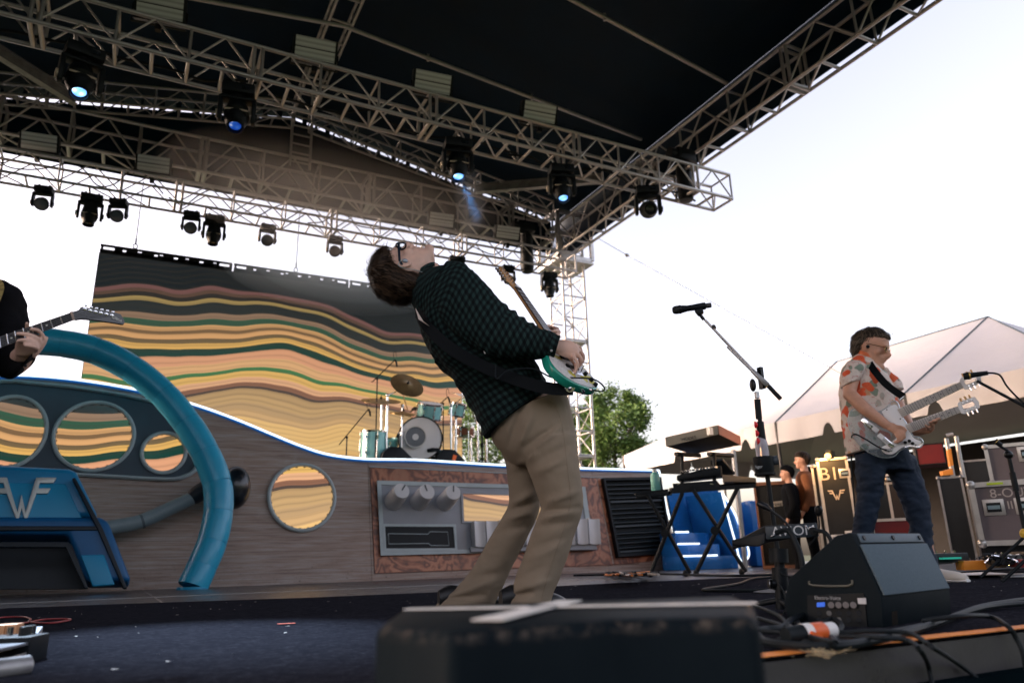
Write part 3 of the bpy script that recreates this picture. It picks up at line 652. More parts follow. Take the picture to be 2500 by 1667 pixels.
# three louvre vents
vq = B(1466,1170,1607,1167,1636,1352,1503,1362,.01)
MB().frame(vq, [vq[0].lerp(vq[2],.035), vq[1].lerp(vq[3],.035), vq[2].lerp(vq[0],.035), vq[3].lerp(vq[1],.035)], FN*.09).build('vent_frame', M_black, dash, False)
slab('vent_back', [vq[0].lerp(vq[2],.02), vq[1].lerp(vq[3],.02), vq[2].lerp(vq[0],.02), vq[3].lerp(vq[1],.02)], .006, M_black)
vf = mat('dark teal black paint', lin(20,34,42), .4)
for i in range(3):
    for j in range(5):
        t = (i+(j+.5)/5.4+.04)/3.0; a = vq[0].lerp(vq[3], .03+.94*t); b = vq[1].lerp(vq[2], .03+.94*t); a, b = a.lerp(b,.05), b.lerp(a,.05)
        if j == 4: MB().prism([a, b, b-FV*.03+FN*.08, a-FV*.03+FN*.08], FV*.03).build('vent_bar', vf, dash, False)
        else: MB().prism([a+FN*.01, b+FN*.01, b+FN*.075-FV*.035, a+FN*.075-FV*.035], FV*.012).build('vent_slat', vf, dash, False)
# ------------------------------------------------------------------ glowing blue stairs at the end of the set
M_blue = mat('blue gloss paint', (.015,.16,.52), .25, var=.15, vscale=3)
stp = thing('lit_stairs', 'blue stage stairs edged with white light strips', 'stairs', (7.0, FY-.2, 0))
ux = to_uv(fp(1612,1250))[0]
sy = 9.2
L0 = atY(1662,1383,sy); RR = atY(1760,1383,sy)
for k, (xa, ya, xb, yb) in enumerate(((1648,1300,1680,1299),(1654,1329,1706,1327),(1659,1359,1750,1354))):
    a, b = atY(xa, ya, sy+.5-.25*k), atY(xb+50, yb, sy+.5-.25*k)
    MB().box(((a.x+b.x)/2, a.y+.2, a.z/2), (b.x-a.x, .4, a.z)).build('step', M_blue, stp, bev=.01)
    MB().tube([a+Vector((0,-.01,.01)), Vector((atY(xb,yb,a.y).x, a.y-.01, a.z+.01))], .013, 8).build('step_light', M_led, stp)
bk = [atY(1630,1205,10.25), atY(1752,1190,10.25), atY(1790,1372,10.25), atY(1662,1376,10.25)]
MB().prism(bk, (0,.05,0)).build('back_panel', M_blue, stp, False)
sd_ = smooth_path([atY(*p, 9.3) for p in ((1760,1200),(1790,1250),(1806,1290),(1822,1330),(1826,1355),(1815,1370),(1803,1362),(1795,1330),(1776,1262),(1760,1200))], 4)
MB().prism(sd_, (.0,.9,0)).build('side_panel', M_blue, stp, False); MB().tube([p+Vector((0,-.02,0)) for p in sd_], .014, 8).build('side_light', M_led, stp)
MB().box((atY(1840,1300,9.8).x, 9.8, .55), (.3,.3,1.1), bev=.08).build('end_post', M_blue, stp)
"""steps end"""
# ------------------------------------------------------------------ inflatable steering wheel
WY = 9.4; WP = Vector((0,WY,0)); 
def wp(x, y, w=0.0): return onP(x, y, WP+FN*w, FN)
n = NT('blue inflatable vinyl', .38); o = n.tc.outputs['Object']
n.color(n.mix(n.noise(o, 1.6, 3, .5), lin(16,142,184), lin(40,170,206))); n.bump(n.noise(o, 7, 3), .12, .05); n.b.inputs['Coat Weight'].default_value = .15; M_infl = n.m
wheel = thing('inflatable_steering_wheel', 'huge blue inflatable steering wheel rim arching over the dashboard', 'steering wheel', wp(470,1433))
rim_px = [(-230,905),(-130,868),(-30,843),(60,833),(150,838),(235,857),(320,899),(398,962),(455,1030),(500,1103),(530,1180),(533,1250),(518,1322),(494,1380),(470,1432)]
rim = smooth_path([wp(*p) for p in rim_px], 5)
segs = 14; m_ = len(rim)-1
for i in range(segs):
    a, b = int(m_*i/segs), int(m_*(i+1)/segs); pth = rim[a:b+1]; k = len(pth)
    MB().tube(pth, [.164 if j in (0, k-1) else .168 for j in range(k)], 22, caps=i in (0, segs-1)).build('rim_segment', M_infl, wheel, angle=60)
    if 0 < i: MB().tube([pth[0]-(pth[1]-pth[0])*.02, pth[0]+(pth[1]-pth[0])*.03], .1655, 22).build('seam', mat('blue vinyl seam', lin(14,132,172), .5), wheel)
e_ = rim[-1]; MB().cyl((e_.x,e_.y,.0),(e_.x,e_.y,.03), .17, .16, 22).build('foot', mat('blue vinyl seam', lin(14,132,172), .5), wheel)
MB().box(wp(382,938,-.02), (.05,.04,.3), Matrix.Rotation(-.5,3,'Y')).build('tether', mat('blue tether', (.02,.2,.8), .5), wheel, False)
# hub with winged letter
hub = thing('inflatable_horn_hub', 'blue inflatable steering wheel hub with silver winged letter', 'steering wheel', wp(260,1440))
def hp(pts, w, ext, name, mt, bev): 
    P = [wp(*p, w) for p in pts]; return MB().prism(P, FN*ext).build(name, mt, hub, bev=bev, seg=4)
n = NT('deep blue vinyl', .4); o = n.tc.outputs['Object']; n.color(n.mix(n.noise(o, 1.2, 3, .5), lin(8,104,156), lin(14,134,182))); n.b.inputs['Coat Weight'].default_value = .15; M_hub = n.m
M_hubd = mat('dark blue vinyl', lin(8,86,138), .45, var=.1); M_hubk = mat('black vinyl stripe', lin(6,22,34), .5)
hp([(-260,1156),(0,1158),(172,1166),(188,1174),(240,1280),(-260,1282)], .0, .34, 'hub_top', M_hub, .06)
hp([(-260,1284),(242,1284),(262,1292),(318,1436),(210,1438),(166,1326),(-260,1324)], .0, .40, 'hub_skirt', M_hubd, .06)
hp([(-260,1287),(240,1287),(244,1297),(-260,1299)], .36, .06, 'dark_band', M_hubk, .008)
hp([(176,1172),(184,1170),(252,1296),(310,1438),(300,1438),(240,1300)], .36, .07, 'dark_band', M_hubk, .008)
hp([(-260,1324),(166,1324),(176,1332),(216,1438),(206,1438),(160,1338),(-260,1338)], .37, .05, 'dark_band', M_hubk, .008)
hp([(196,1356),(254,1354),(280,1428),(226,1432)], .385, .03, 'raised_panel', mat('bright blue vinyl', lin(18,138,184), .4), .012)
hp([(-200,1176),(160,1182),(202,1270),(-200,1274)], .325, .03, 'raised_panel', mat('bright blue vinyl', lin(18,138,184), .4), .012)
hp([(-260,1330),(160,1330),(206,1438),(-260,1440)], -.1, .03, 'inner_shade_sheet', M_hubk, 0)  # dark sheet behind the hub arch, standing in for the shade there
def winged(name, cx, cy, s, f, ext, mt, parent, bev=.004, shear=0):
    """letter W whose arms turn into two-bar wings; f maps picture-like offsets to points"""
    half = [(0,.02),(.085,.38),(.30,-.33),(.72,-.33),(.66,-.22),(.375,-.22),(.345,-.11),(.60,-.11),(.54,0),(.305,0),(.11,.54),(.06,.54),(0,.30)]
    pts = half+[(-x,y) for x, y in half[::-1]]; pts = [p for i, p in enumerate(pts) if p != pts[i-1]]
    return MB().prism([f(cx+s*(x+shear*y), cy+s*y) for x, y in pts], ext).build(name, mt, parent, bev=bev)
winged('winged_letter', 53, 1206, 118, lambda x, y: wp(x, y, .352), FN*.03, mat('silver emblem', lin(186,192,190), .4, .2), hub)
# column shift lever
lv = thing('shift_lever', 'grey inflatable column shift lever with black ball knob', 'lever', wp(265,1285,.1))
ln = smooth_path([wp(250,1290,-.42), wp(300,1282,-.42), wp(345,1272,-.42), wp(400,1248,-.42), wp(468,1216,-.42)], 5)
MB().tube(ln, .085, 18).build('shaft', mat('grey vinyl', lin(118,134,140), .4, var=.08), lv)
MB().tube([wp(344,1273,-.42), wp(350,1271,-.42)], .088, 18).build('seam', mat('grey seam', lin(80,92,98), .5), lv)
MB().tube(smooth_path([wp(466,1217,-.42), wp(500,1196,-.42), wp(545,1186,-.42)],4), [.088,.1,.105,.11,.115,.12,.125,.13,.14], 18).build('grip', M_hubk, lv)
MB().ball(wp(574,1190,-.42), .20, 20, 14, sx=.95, sz=1.35).build('ball_knob', mat('black vinyl ball', lin(10,20,28), .3, coat=.3), lv)
# ================================================================== gear on the stage
def horiz(v): v = Vector((v.x, v.y, 0)); return v.normalized()
def vbasis(p):                          # unit vectors at a place: sideways (to picture right) and away, both level
    a = horiz(Vector(p)-CAMP); return Vector((a.y,-a.x,0)), a
def text(name, body, size, o, ux, uy, mt, parent, ext=.001, align='CENTER'):
    cu = bpy.data.curves.new(name, 'FONT'); cu.body = body; cu.size = size; cu.extrude = ext; cu.align_x = align; cu.align_y = 'CENTER'
    ob = bpy.data.objects.new(name, cu); COL.objects.link(ob); dg = bpy.context.evaluated_depsgraph_get()
    me = bpy.data.meshes.new_from_object(ob.evaluated_get(dg)); bpy.data.objects.remove(ob)
    me.name = name; me.materials.clear(); me.materials.append(mt); no = bpy.data.objects.new(name, me); COL.objects.link(no)
    ux, uy = Vector(ux).normalized(), Vector(uy).normalized(); uz = ux.cross(uy)
    no.parent = parent; no.matrix_basis = Matrix.Translation(Vector(o)-(origin_of(parent) if parent else Vector())) @ Matrix((ux, uy, uz)).transposed().to_4x4(); return no
# ------------------------------------------------------------------ subwoofer in front of the stage lip
zt = .14
sub = thing('subwoofer', 'black loudspeaker cabinet in front of the stage, white tape on its lid', 'loudspeaker', (.55,.8,-1.25))
oc = [atZ(*p, zt) for p in ((915,1524),(985,1480),(1500,1463),(1800,1453),(1842,1470),(1852,1504),(1500,1512),(1095,1540))]
n = NT('worn cabinet paint', .55); o = n.tc.outputs['Object']
zz_ = n.xyz(n.tc.outputs['Generated'])[2]
wear = n.math('MULTIPLY', n.ramp(zz_, [(.990,(0,0,0)),(.9955,(1,1,1)),(.999,(1,1,1)),(1,(.12,.12,.12))]), n.ramp(n.noise(o, 55, 6, .75), [(.50,(0,0,0)),(.62,(1,1,1))]))
n.color(n.mix(wear, n.mix(n.noise(o, 8, 5), (.003,.006,.009), (.008,.013,.017)), lin(84,78,72))); n.bump(n.noise(o, 160, 3), .12, .004); n.b.inputs['Specular IOR Level'].default_value = .04; M_sub = n.m
MB().prism(oc[::-1], (0,0,-1.39)).build('cabinet', M_sub, sub, bev=.014, seg=3)
for k in range(4):                       # grille bars on the front face, below the rounded lip
    a, b = oc[7], oc[6]; dr = (b-a).normalized()
    MB().box(a.lerp(b,.5)+Vector((0,-.012,-.35-.22*k)), ((b-a).length*.86,.016,.012), Matrix.Rotation(atan2(dr.y,dr.x),3,'Z')).build('grille_bar', M_blackm, sub, False)
for (a, b, w, lab) in (((992,1487),(1846,1472),.012,'long white tape strip along the lid of the foreground loudspeaker'),((1190,1514),(1392,1466),.018,'white tape strip laid diagonally on the foreground loudspeaker')):
    p, q = atZ(*a, zt+.003), atZ(*b, zt+.003); s = (q-p).normalized().cross(Vector((0,0,1)))*w
    pts = [p+s, p-s, q-s, q+s]; m = MB(); m.prism(pts, (0,0,.0012)); tag(m.build('tape_strip', mat('white gaffer tape', (.72,.72,.70), .6, var=.1, vscale=30, bump=.2), smooth=False), lab, 'tape')
# ------------------------------------------------------------------ wedge monitor
wl, wr = atZ(2157,1537), atZ(2325,1508); we = (wr-wl).normalized(); wz = we.cross(Vector((0,0,1)))
wd = thing('wedge_monitor', 'grey fronted floor monitor wedge beside the cables', 'loudspeaker', wl)
def wpz(x, y): return onP(x, y, wl, we)
prof = [wl, wpz(2153,1457), wpz(2079,1299), wpz(2040,1306), wpz(1924,1412), wpz(1912,1470), wpz(1922,1502)]
prof[-1].z = 0
ext = we*((wr-wl).length)
n = NT('monitor paint', .62); o = n.tc.outputs['Object']; n.color(n.mix(n.noise(o,14,5,.7), (.005,.009,.012), (.011,.016,.02))); n.bump(n.noise(o, 260, 3), .3, .002); n.b.inputs['Specular IOR Level'].default_value = .05; M_wedge = n.m
MB().prism(prof[::-1], ext).build('cabinet', M_wedge, wd, bev=.008)
n = NT('grille foam', .85); o = n.tc.outputs['Object']; n.color(n.mix(n.noise(o,240,4,.8), lin(44,60,70), lin(100,118,130))); n.bump(n.noise(o, 300, 3), .3, .002); M_foam = n.m
gn = (prof[2]-prof[1]).cross(ext).normalized()
if gn.dot(CAMP-prof[1]) < 0: gn = -gn
up_ = (prof[2]-prof[1]); a0 = prof[1]+ext*.03+up_*.02; 
MB().prism([prof[1]+ext*.025+up_*.015, prof[1]+ext*.975+up_*.015, prof[1]+ext*.975+up_*.80, prof[1]+ext*.025+up_*.80], gn*.006).build('grille', M_foam, wd, bev=.002)
MB().prism([prof[1]+ext*.05+up_*.83, prof[1]+ext*.95+up_*.83, prof[1]+ext*.95+up_*.975, prof[1]+ext*.05+up_*.975], gn*.004).build('name_plate', mat('plate grey', lin(70,86,98), .6), wd, bev=.001)
for t_ in (.1,.5,.9): MB().cyl(prof[1]+ext*t_+up_*.90+gn*.004, prof[1]+ext*t_+up_*.90+gn*.008, .007).build('bolt', M_black, wd)
sn = -we                                 # side plate with input panel
def side(x, y, w=.002): return onP(x, y, wl+sn*w, we)
MB().prism([side(1972,1453), side(2110,1447), side(2120,1532), side(1975,1524)], sn*.004).build('input_panel', M_black, wd, False)
MB().prism([side(1995,1470,.007), side(2014,1469,.007), side(2014,1480,.007), side(1995,1481,.007)], sn*.002).build('screen', emat('small blue screen', (.03,.12,.6), .6), wd, False)
MB().prism([side(2094,1459,.007), side(2114,1459,.007), side(2116,1474,.007), side(2096,1473,.007)], sn*.002).build('spec_label', mat('pale label', (.5,.52,.55), .5), wd, False)
for x_ in (2029,2047,2065,2083): MB().cyl(side(x_,1476,.006), side(x_,1476,.02), .0085).build('knob', mat('grey knob', (.14,.13,.13), .4), wd)
for x_ in (2000,2024,2048,2072,2096):
    for y_ in (1496,1512): MB().cyl(side(x_,y_,.006), side(x_,y_,.010), .007).build('socket', M_blackm if (x_+y_) % 5 else mat('dull socket', (.12,.12,.12), .4, .5), wd)
MB().tube(smooth_path([side(1976,1418,.004), side(1984,1428,.004), side(2072,1429,.004), side(2080,1415,.004)],3), .003, 5).build('recess_highlight', mat('edge highlight', (.12,.12,.10), .4), wd)  # pale line: highlight of the handle recess put into its colour
MB().prism([side(2166,1494,-.001)+we*.03, side(2178,1492,-.001)+we*.03, side(2180,1526,-.001)+we*.03, side(2168,1528,-.001)+we*.03], -wz*.002).build('pole_slot', M_black, wd, False)
text('maker_text', 'Electro-Voice', .014, side(2020,1459,.0075), -wz if (-wz).dot(vbasis(wl)[0]) > 0 else wz, (0,0,1), mat('pale print', (.3,.32,.34), .5), wd, .0005)
# ------------------------------------------------------------------ personal mixer on a stand with gooseneck lamp and mic
Dm = 2.42
mp_ = lambda x, y, o=0: atD(x, y, Dm+o)
mx = thing('mixer_stand', 'short black stand carrying the personal mixer', 'stand', atD(1908,1500,Dm)*1.0)
b0 = atZ(1908,1502); R_, A_ = vbasis(b0); Dm = Vector((b0.x,b0.y)).length
bar('pole', b0+Vector((0,0,.02)), mp_(1902,1345), .017, mx, TUBEK); bar('collar', mp_(1906,1440), mp_(1903,1385), .026, mx, TUBEK); bar('head', mp_(1902,1372), mp_(1900,1338), .032, mx, TUBEK)
for a in (0, 2.1, 4.2): bar('leg', b0+Vector((0,0,.05)), b0+Vector((.22*cos(a), .22*sin(a), .012)), .010, mx, TUBEK)
MB().cyl(mp_(1880,1425,-.02), mp_(1900,1425,0), .016).build('knob', M_blackm, mx); MB().cyl(mp_(1878,1425,-.02), mp_(1880,1425,-.02), .015).build('knob_cap', M_steel, mx)
pm = thing('personal_mixer', 'slim black personal mixer with white maker lettering on its back edge', 'mixer', mp_(1890,1320))
c4 = [mp_(1868,1284), mp_(1994,1277), mp_(2000,1309), mp_(1870,1316)]
MB().prism(c4, A_*.03).build('rear_panel', mat('panel grey', lin(34,48,58), .5), pm, bev=.002)
MB().prism([mp_(1868,1282), mp_(1993,1275), mp_(1996,1283,.2), mp_(1800,1318,.28), mp_(1786,1325,.26), mp_(1858,1287,.02)], Vector((0,0,-.028))).build('body', M_black, pm, bev=.004)
MB().prism([mp_(1786,1318,.05), mp_(1868,1299,-.005), mp_(1868,1326,-.005), mp_(1850,1333,.0), mp_(1788,1331,.05)], A_*.12).build('tray', M_black, pm, bev=.004)
text('maker_lettering', 'AVIOM', .046, mp_(1937,1296,-.004), (c4[1]-c4[0]), Vector((0,0,1)), mat('pale lettering', (.55,.58,.6), .5), pm, .0006)
for x_, y_ in ((1884,1308),(1889,1305),(1978,1287),(1968,1285)): MB().ball(mp_(x_,y_,-.006), .004).build('button', M_chrome, pm)
MB().cyl(mp_(1985,1296,-.002), mp_(1985,1296,-.02), .014).build('socket', M_blackm, pm)
gz = thing('gooseneck_microphone', 'black gooseneck talk microphone curving over the mixer', 'microphone', mp_(1905,1400))
MB().tube(smooth_path([mp_(1860,1232,-.05), mp_(1882,1246,-.06), mp_(1918,1275,-.07), mp_(1940,1310,-.08), mp_(1950,1350,-.06)],6), .0045, 6).build('gooseneck', M_rubber, gz)
MB().tube([mp_(1849,1226,-.05), mp_(1853,1229,-.05), mp_(1870,1237,-.05), mp_(1884,1246,-.06)], [.006,.011,.012,.006], 10).build('capsule', M_blackm, gz)
g2 = thing('gooseneck_lamp', 'small gooseneck lamp standing beside the tall flight case', 'lamp', mp_(1985,1300))
MB().tube(smooth_path([mp_(1998,1258,0), mp_(2000,1285,0), mp_(1992,1310,0), mp_(1975,1330,0)],5), .003, 6).build('gooseneck', M_rubber, g2); MB().tube([mp_(2000,1234), mp_(1999,1240), mp_(1998,1252), mp_(1998,1260)], [.006,.013,.012,.004], 10).build('lamp_head', M_blackm, g2)
# ------------------------------------------------------------------ singer's microphone stand
Ds = 3.85
s_ = lambda x, y, o=0: atD(x, y, Ds+o)
bs = atZ(1955,1448); 
ms = thing('microphone_stand', 'tall black boom microphone stand with red pick holders', 'microphone stand', (bs.x,bs.y,0))
Ds = Vector((bs.x,bs.y)).length; cl_ = s_(1850,955); b2 = Vector((cl_.x, cl_.y, .0))
MB().lathe([(.15,0),(.15,.012),(.03,.03),(.02,.05),(0,.05)], b2, n=24).build('base', M_black, ms)
bar('pole', b2+Vector((0,0,.04)), s_(1853,1010), .0125, ms, TUBEK)
MB().cyl(s_(1849,975), s_(1853,1022), .018).build('sleeve', M_rubber, ms); MB().cyl(s_(1847,957), s_(1849,972), .014).build('collar', M_steel, ms)
bm0, bm1 = s_(1722,782), s_(1838,903)
bar('boom', bm0, bm1, .0075, ms); bar('boom_tip', s_(1718,778), s_(1778,843), .0052, ms, TUBEK)
bar('shim', s_(1776,846), s_(1836,905), .008, ms)
MB().box(s_(1858,923), (.02,.03,.125), None).build('clutch_core', M_blackm, ms)
q_ = MB(); q_.prism([s_(1832,903,-.02), s_(1840,900,-.02), s_(1880,936,-.02), s_(1870,945,-.02)], vbasis(bm0)[1]*.04); q_.build('clutch', mat('gunmetal', (.25,.25,.25), .35, .7), ms, bev=.003)
MB().cyl(s_(1876,942), s_(1906,974), .0125, n=14).build('counter_grip', M_rubber, ms)
MB().ball(s_(1838,940,-.03), .022, sz=1.7, sx=.6).build('wing_knob', M_blackm, ms); MB().cyl(s_(1742,797,-.015), s_(1744,800,.015), .012).build('thumb_screw', M_blackm, ms)
bar('pick_holder', s_(1855,1030,-.02), s_(1863,1092,-.02), .021, ms, TUBEK)
M_red = mat('red plastic', (.75,.015,.02), .35)
for k, (x_, y_) in enumerate(((1841,1037),(1844,1058),(1847,1077))): MB().lathe([(.0,.0),(.02,.002),(.017,.012),(.006,.02)], s_(x_,y_,-.045), vbasis(bm0)[0], 12).build('pick', M_red, ms)
dr = thing('cup_holder', 'black cup holder clamped on the microphone stand', 'holder', s_(1862,1140))
MB().lathe([(.0,0),(.045,0),(.05,.01),(.054,.10),(.05,.10),(.046,.012)], s_(1868,1160,-.02), n=20).build('cup', M_black, dr); MB().cyl(s_(1886,1125,0), s_(1900,1122,0), .025).build('clamp_knob', mat('slate knob', (.05,.065,.08), .5), dr)
MB().lathe([(.056,.001),(.056,.012)], s_(1868,1160,-.02), n=20).build('base_band', M_rubber, dr)
text('side_lettering', 'liger', .022, s_(1853,1139,-.078), vbasis(bm0)[0], (0,0,1), mat('pale lettering', (.55,.58,.6), .5), dr, .0005)
bt = thing('plastic_bottle', 'ribbed clear bottle standing in the cup holder', 'bottle', s_(1868,1155,-.02))
MB().lathe([(.0,.012),(.036,.012)]+[(.036-.003*(k % 2), .02+.012*k) for k in range(14)]+[(.03,.19),(.014,.21),(.012,.23),(0,.23)], s_(1868,1160,-.02), n=20).build('bottle_body', mat('milky plastic', (.75,.7,.78), .25, trans=.5), bt)
mc = thing('vocal_microphone', 'black handheld vocal microphone on the boom tip', 'microphone', s_(1690,755))
m0, m1 = s_(1642,758,-.01), s_(1735,745,.01); ax = (m1-m0).normalized()
MB().lathe([(0,-.003),(.016,.0),(.024,.012),(.0255,.03),(.024,.04)], m0, ax, 20).build('grille_ball', mat('dark mesh grille', (.035,.038,.04), .5, .6, bump=.8, bscale=600), mc)
MB().lathe([(.0255,.038),(.0265,.04),(.0265,.047),(.0245,.05)], m0, ax, 20).build('grille_ring', M_blackm, mc)
LL = (m1-m0).length; MB().lathe([(.024,.05),(.018,.09),(.0185,.12),(.021,.16),(.022,LL-.035),(.019,LL-.03)], m0, ax, 20).build('body', M_black, mc)
MB().lathe([(.016,LL-.032),(.016,LL),(.013,LL+.004),(0,LL+.004)], m0, ax, 8).build('transmitter_cap', mat('grey plastic', (.06,.06,.065), .5), mc)
MB().prism([s_(1695,757,-.02), s_(1715,752,-.02), s_(1718,760,-.02), s_(1710,768,-.02), s_(1704,768,-.02)], vbasis(bm0)[1]*.04).build('clip', M_black, ms, bev=.004); bar('swivel', s_(1708,767), s_(1718,780), .010, ms, TUBEK)
# ------------------------------------------------------------------ keyboards
KD = 8.6
k_ = lambda x, y, o=0: atD(x, y, KD+o)
def xstand(label, xl, xr, ytop, fl):
    t = thing('keyboard_stand', label, 'stand', atZ((xl+xr)/2, 1398)); q = []
    for o in (-.22,.22):
        a0, a1 = k_(xl, ytop, o), k_(xr, ytop, o); f0, f1 = k_(xl, 1300, o), k_(xr, 1300, o); f0.z = f1.z = .03
        bar('leg', a0, f1+Vector((.06*fl,0,0)), .022, t, TUBEK); bar('leg', a1, f0, .022, t, TUBEK)
    for (x_, z_) in ((xl, None), (xr, None)):
        p, q2 = k_(x_, ytop, -.26), k_(x_, ytop, .26); bar('arm', p, q2, .024, t, TUBEK)
        p, q2 = k_(x_, 1300, -.26), k_(x_, 1300, .26); p.z = q2.z = .03; bar('foot', p, q2, .026, t, TUBEK)
        for e in (p, q2): MB().ball(e, .03).build('rubber_foot', M_rubber, t)
    MB().cyl(k_((xl+xr)/2, (ytop+1398)/2, -.26), k_((xl+xr)/2, (ytop+1398)/2, -.2), .045).build('lock_knob', M_blackm, t); return t
xs1 = xstand('black cross legged stand in front of the louvre vents', 1580, 1665, 1205, 1)
xs2 = xstand('black cross legged stand under the keyboards, nearer the lit stairs', 1690, 1800, 1192, 1)
ty = thing('side_tray', 'small black tray on the left keyboard stand', 'tray', k_(1620,1207)); MB().prism([k_(1552,1207,-.2), k_(1632,1198,-.2), k_(1640,1198,.3), k_(1560,1205,.3)], (0,0,-.05)).build('tray_top', M_black, ty, bev=.01)
MB().prism([k_(1552,1202,-.2), k_(1632,1193,-.2), k_(1632,1198,-.2), k_(1552,1207,-.2)], (0,.02,0)).build('tray_lip', M_black, ty)
bo = thing('water_bottle', 'mint green water bottle on the small tray', 'bottle', k_(1601,1200)); q = k_(1602,1199)
MB().lathe([(0,0),(.05,0),(.053,.01),(.053,.17),(.045,.2),(.03,.212),(0,.212)], q, n=20).build('bottle_body', mat('mint enamel', lin(112,176,166), .35), bo); MB().lathe([(.03,.212),(.03,.235),(.02,.245),(0,.245)], q, n=16).build('cap', mat('pale cap', (.6,.65,.65), .4), bo)
br = thing('keyboard_bench', 'black bench frame bridging the two keyboard stands', 'stand', k_(1700,1190))
for y0, o in ((1188,-.2),(1184,.25)): MB().prism([k_(1640,y0+6,o), k_(1845,y0-8,o), k_(1845,y0+2,o), k_(1640,y0+16,o)], (0,.05,0)).build('rail', M_black, br, False)
MB().prism([k_(1642,1180,-.2), k_(1750,1172,-.2), k_(1752,1188,-.2), k_(1644,1194,-.2)], A_*.5).build('shelf', M_black, br, False)
MB().prism([k_(1763,1158,-.15), k_(1845,1166,.15), k_(1845,1176,.15), k_(1765,1176,-.15)], A_*.3).build('side_shelf', mat('slate black', lin(24,34,42), .5), br, False)
for x_ in (1665,1744): bar('post', k_(x_,1190,-.1), k_(x_,1105,-.1), .02, br, TUBEK); MB().cyl(k_(x_-7,1186,-.2), k_(x_-7,1186,-.13), .028).build('clamp_knob', M_chrome, br)
for xa, xb in ((1650,1708),(1730,1788)): bar('arm', k_(xa,1108,-.14), k_(xb,1112,.28), .026, br, TUBEK)
sy_ = thing('synthesizer', 'cream edged synthesizer with brown side on the top shelf', 'keyboard', k_(1700,1090))
tq = [k_(1626,1090,-.1), k_(1754,1060,-.1), k_(1808,1087,.32), k_(1690,1110,.32)]
MB().prism([p+Vector((0,0,.0)) for p in tq], (0,0,.10)).build('case', mat('synth black', lin(30,34,40), .45), sy_, bev=.008)
MB().prism([tq[0]-A_*.006, tq[1]-A_*.006, tq[1]-A_*.006+Vector((0,0,.105)), tq[0]-A_*.006+Vector((0,0,.105))], A_*.004).build('front_rail', mat('cream paint', lin(158,150,134), .5), sy_, False)
sd0 = (tq[2]-tq[1]).normalized(); sdn = Vector((sd0.y,-sd0.x,0)); MB().prism([tq[1]+sdn*.003, tq[2]+sdn*.003, tq[2]+sdn*.003+Vector((0,0,.105)), tq[1]+sdn*.003+Vector((0,0,.105))], sdn*.006).build('wood_cheek', mat('brown wood cheek', lin(120,72,56), .5, var=.2, vscale=8), sy_, False)
text('rear_text', 'RHODES', .05, tq[0].lerp(tq[1],.42)-A_*.011+Vector((0,0,.03)), tq[1]-tq[0], (0,0,1), M_black, sy_, .001)
MB().box(tq[0].lerp(tq[1],.85)-A_*.03+Vector((0,0,.05)), (.05,.05,.08)).build('plug', M_white, sy_)
ku = thing('control_keyboard', 'dark keyboard module tilted on the lower shelf', 'keyboard', k_(1720,1160))
MB().prism([k_(1652,1172,-.15), k_(1760,1160,-.15), k_(1760,1135,-.15), k_(1652,1160,-.15)], A_*.35).build('case', M_black, ku, bev=.008)
MB().prism([k_(1765,1124,-.05), k_(1795,1158,.2), k_(1745,1160,.2), k_(1735,1130,-.05)], (0,0,.03)).build('lid', mat('slate black', lin(24,34,42), .5), ku, bev=.005)
for k in range(11): MB().box(k_(1668+8*k, 1150-1.0*k, -.16), (.025,.02,.018)).build('key', M_steel if k % 3 else mat('dim key', (.1,.1,.1), .5), ku, False)
# ================================================================== cables, tape, pedals
def cable(label, px, r, mt=None, z=.012, sag=0, name='cable', raw=None, k=6, group='cables on the stage'):
    pts = raw or [atZ(x, y, z+(dz[0] if dz else 0)) for x, y, *dz in px]
    return tag(MB().tube(smooth_path(pts, k), r, 8).build(name, mt or M_rubber), label, 'cable', group)
M_cab = mat('black cable jacket', (.008,.012,.015), .55, spec=.2)
cable('thick black cable snaking along the stage edge below the wedge', [(1850,1545),(1870,1566),(1960,1576),(2060,1574),(2180,1552),(2280,1522),(2370,1490),(2440,1477),(2560,1468)], .0088, M_cab, .022)
cable('thick black cable with red sleeve lying beside the orange tape', [(1900,1562),(2000,1566),(2120,1552),(2230,1532),(2310,1512),(2400,1478),(2530,1458)], .0075, M_cab, .02)
cable('thin cable running from the wedge over the stage edge', None, .005, M_cab, raw=[atZ(1850,1540,.03), atZ(2000,1545,.03), atZ(2130,1540,.035), atZ(2220,1545,.03), atZ(2275,1578,.02), atY(2340,1620,1.13), atY(2400,1668,1.12), atY(2440,1720,1.12)])
cable('thin cable dropping over the stage edge under the wedge', None, .005, M_cab, raw=[atZ(2050,1552,.03), atZ(2150,1556,.03), atZ(2215,1562,.025), atZ(2245,1585,.016), atY(2265,1620,1.13), atY(2280,1690,1.12)])
cable('black cable falling over the orange tape at the right', None, .006, M_cab, raw=[atZ(2250,1515,.03), atZ(2350,1503,.04), atZ(2420,1505,.03), atZ(2460,1528,.02), atY(2480,1555,1.13), atY(2500,1600,1.12), atY(2510,1680,1.12)])
cable('slack cable arcing from mixer down beside the wedge', None, .007, M_cab, raw=[mp_(1988,1295,-.03), mp_(2015,1300,-.06), mp_(2030,1330,-.08), mp_(2005,1375,-.1), mp_(1970,1410,-.1), mp_(1948,1445,-.1), mp_(1944,1490,-.1), atZ(1950,1530,.02)])
cable('stiff black cable hanging from the front of the mixer', None, .009, M_cab, raw=[mp_(1895,1300,-.05), mp_(1925,1295,-.08), mp_(1945,1330,-.1), mp_(1958,1370,-.12), mp_(1962,1440,-.12), mp_(1950,1500,-.1), atZ(1945,1540,.02)])
cable('thin cable looped around the mixer stand', None, .003, M_cab, raw=[mp_(1905,1398,-.03), mp_(1930,1408,-.05), mp_(1955,1405,-.05), mp_(1962,1408,-.03)])
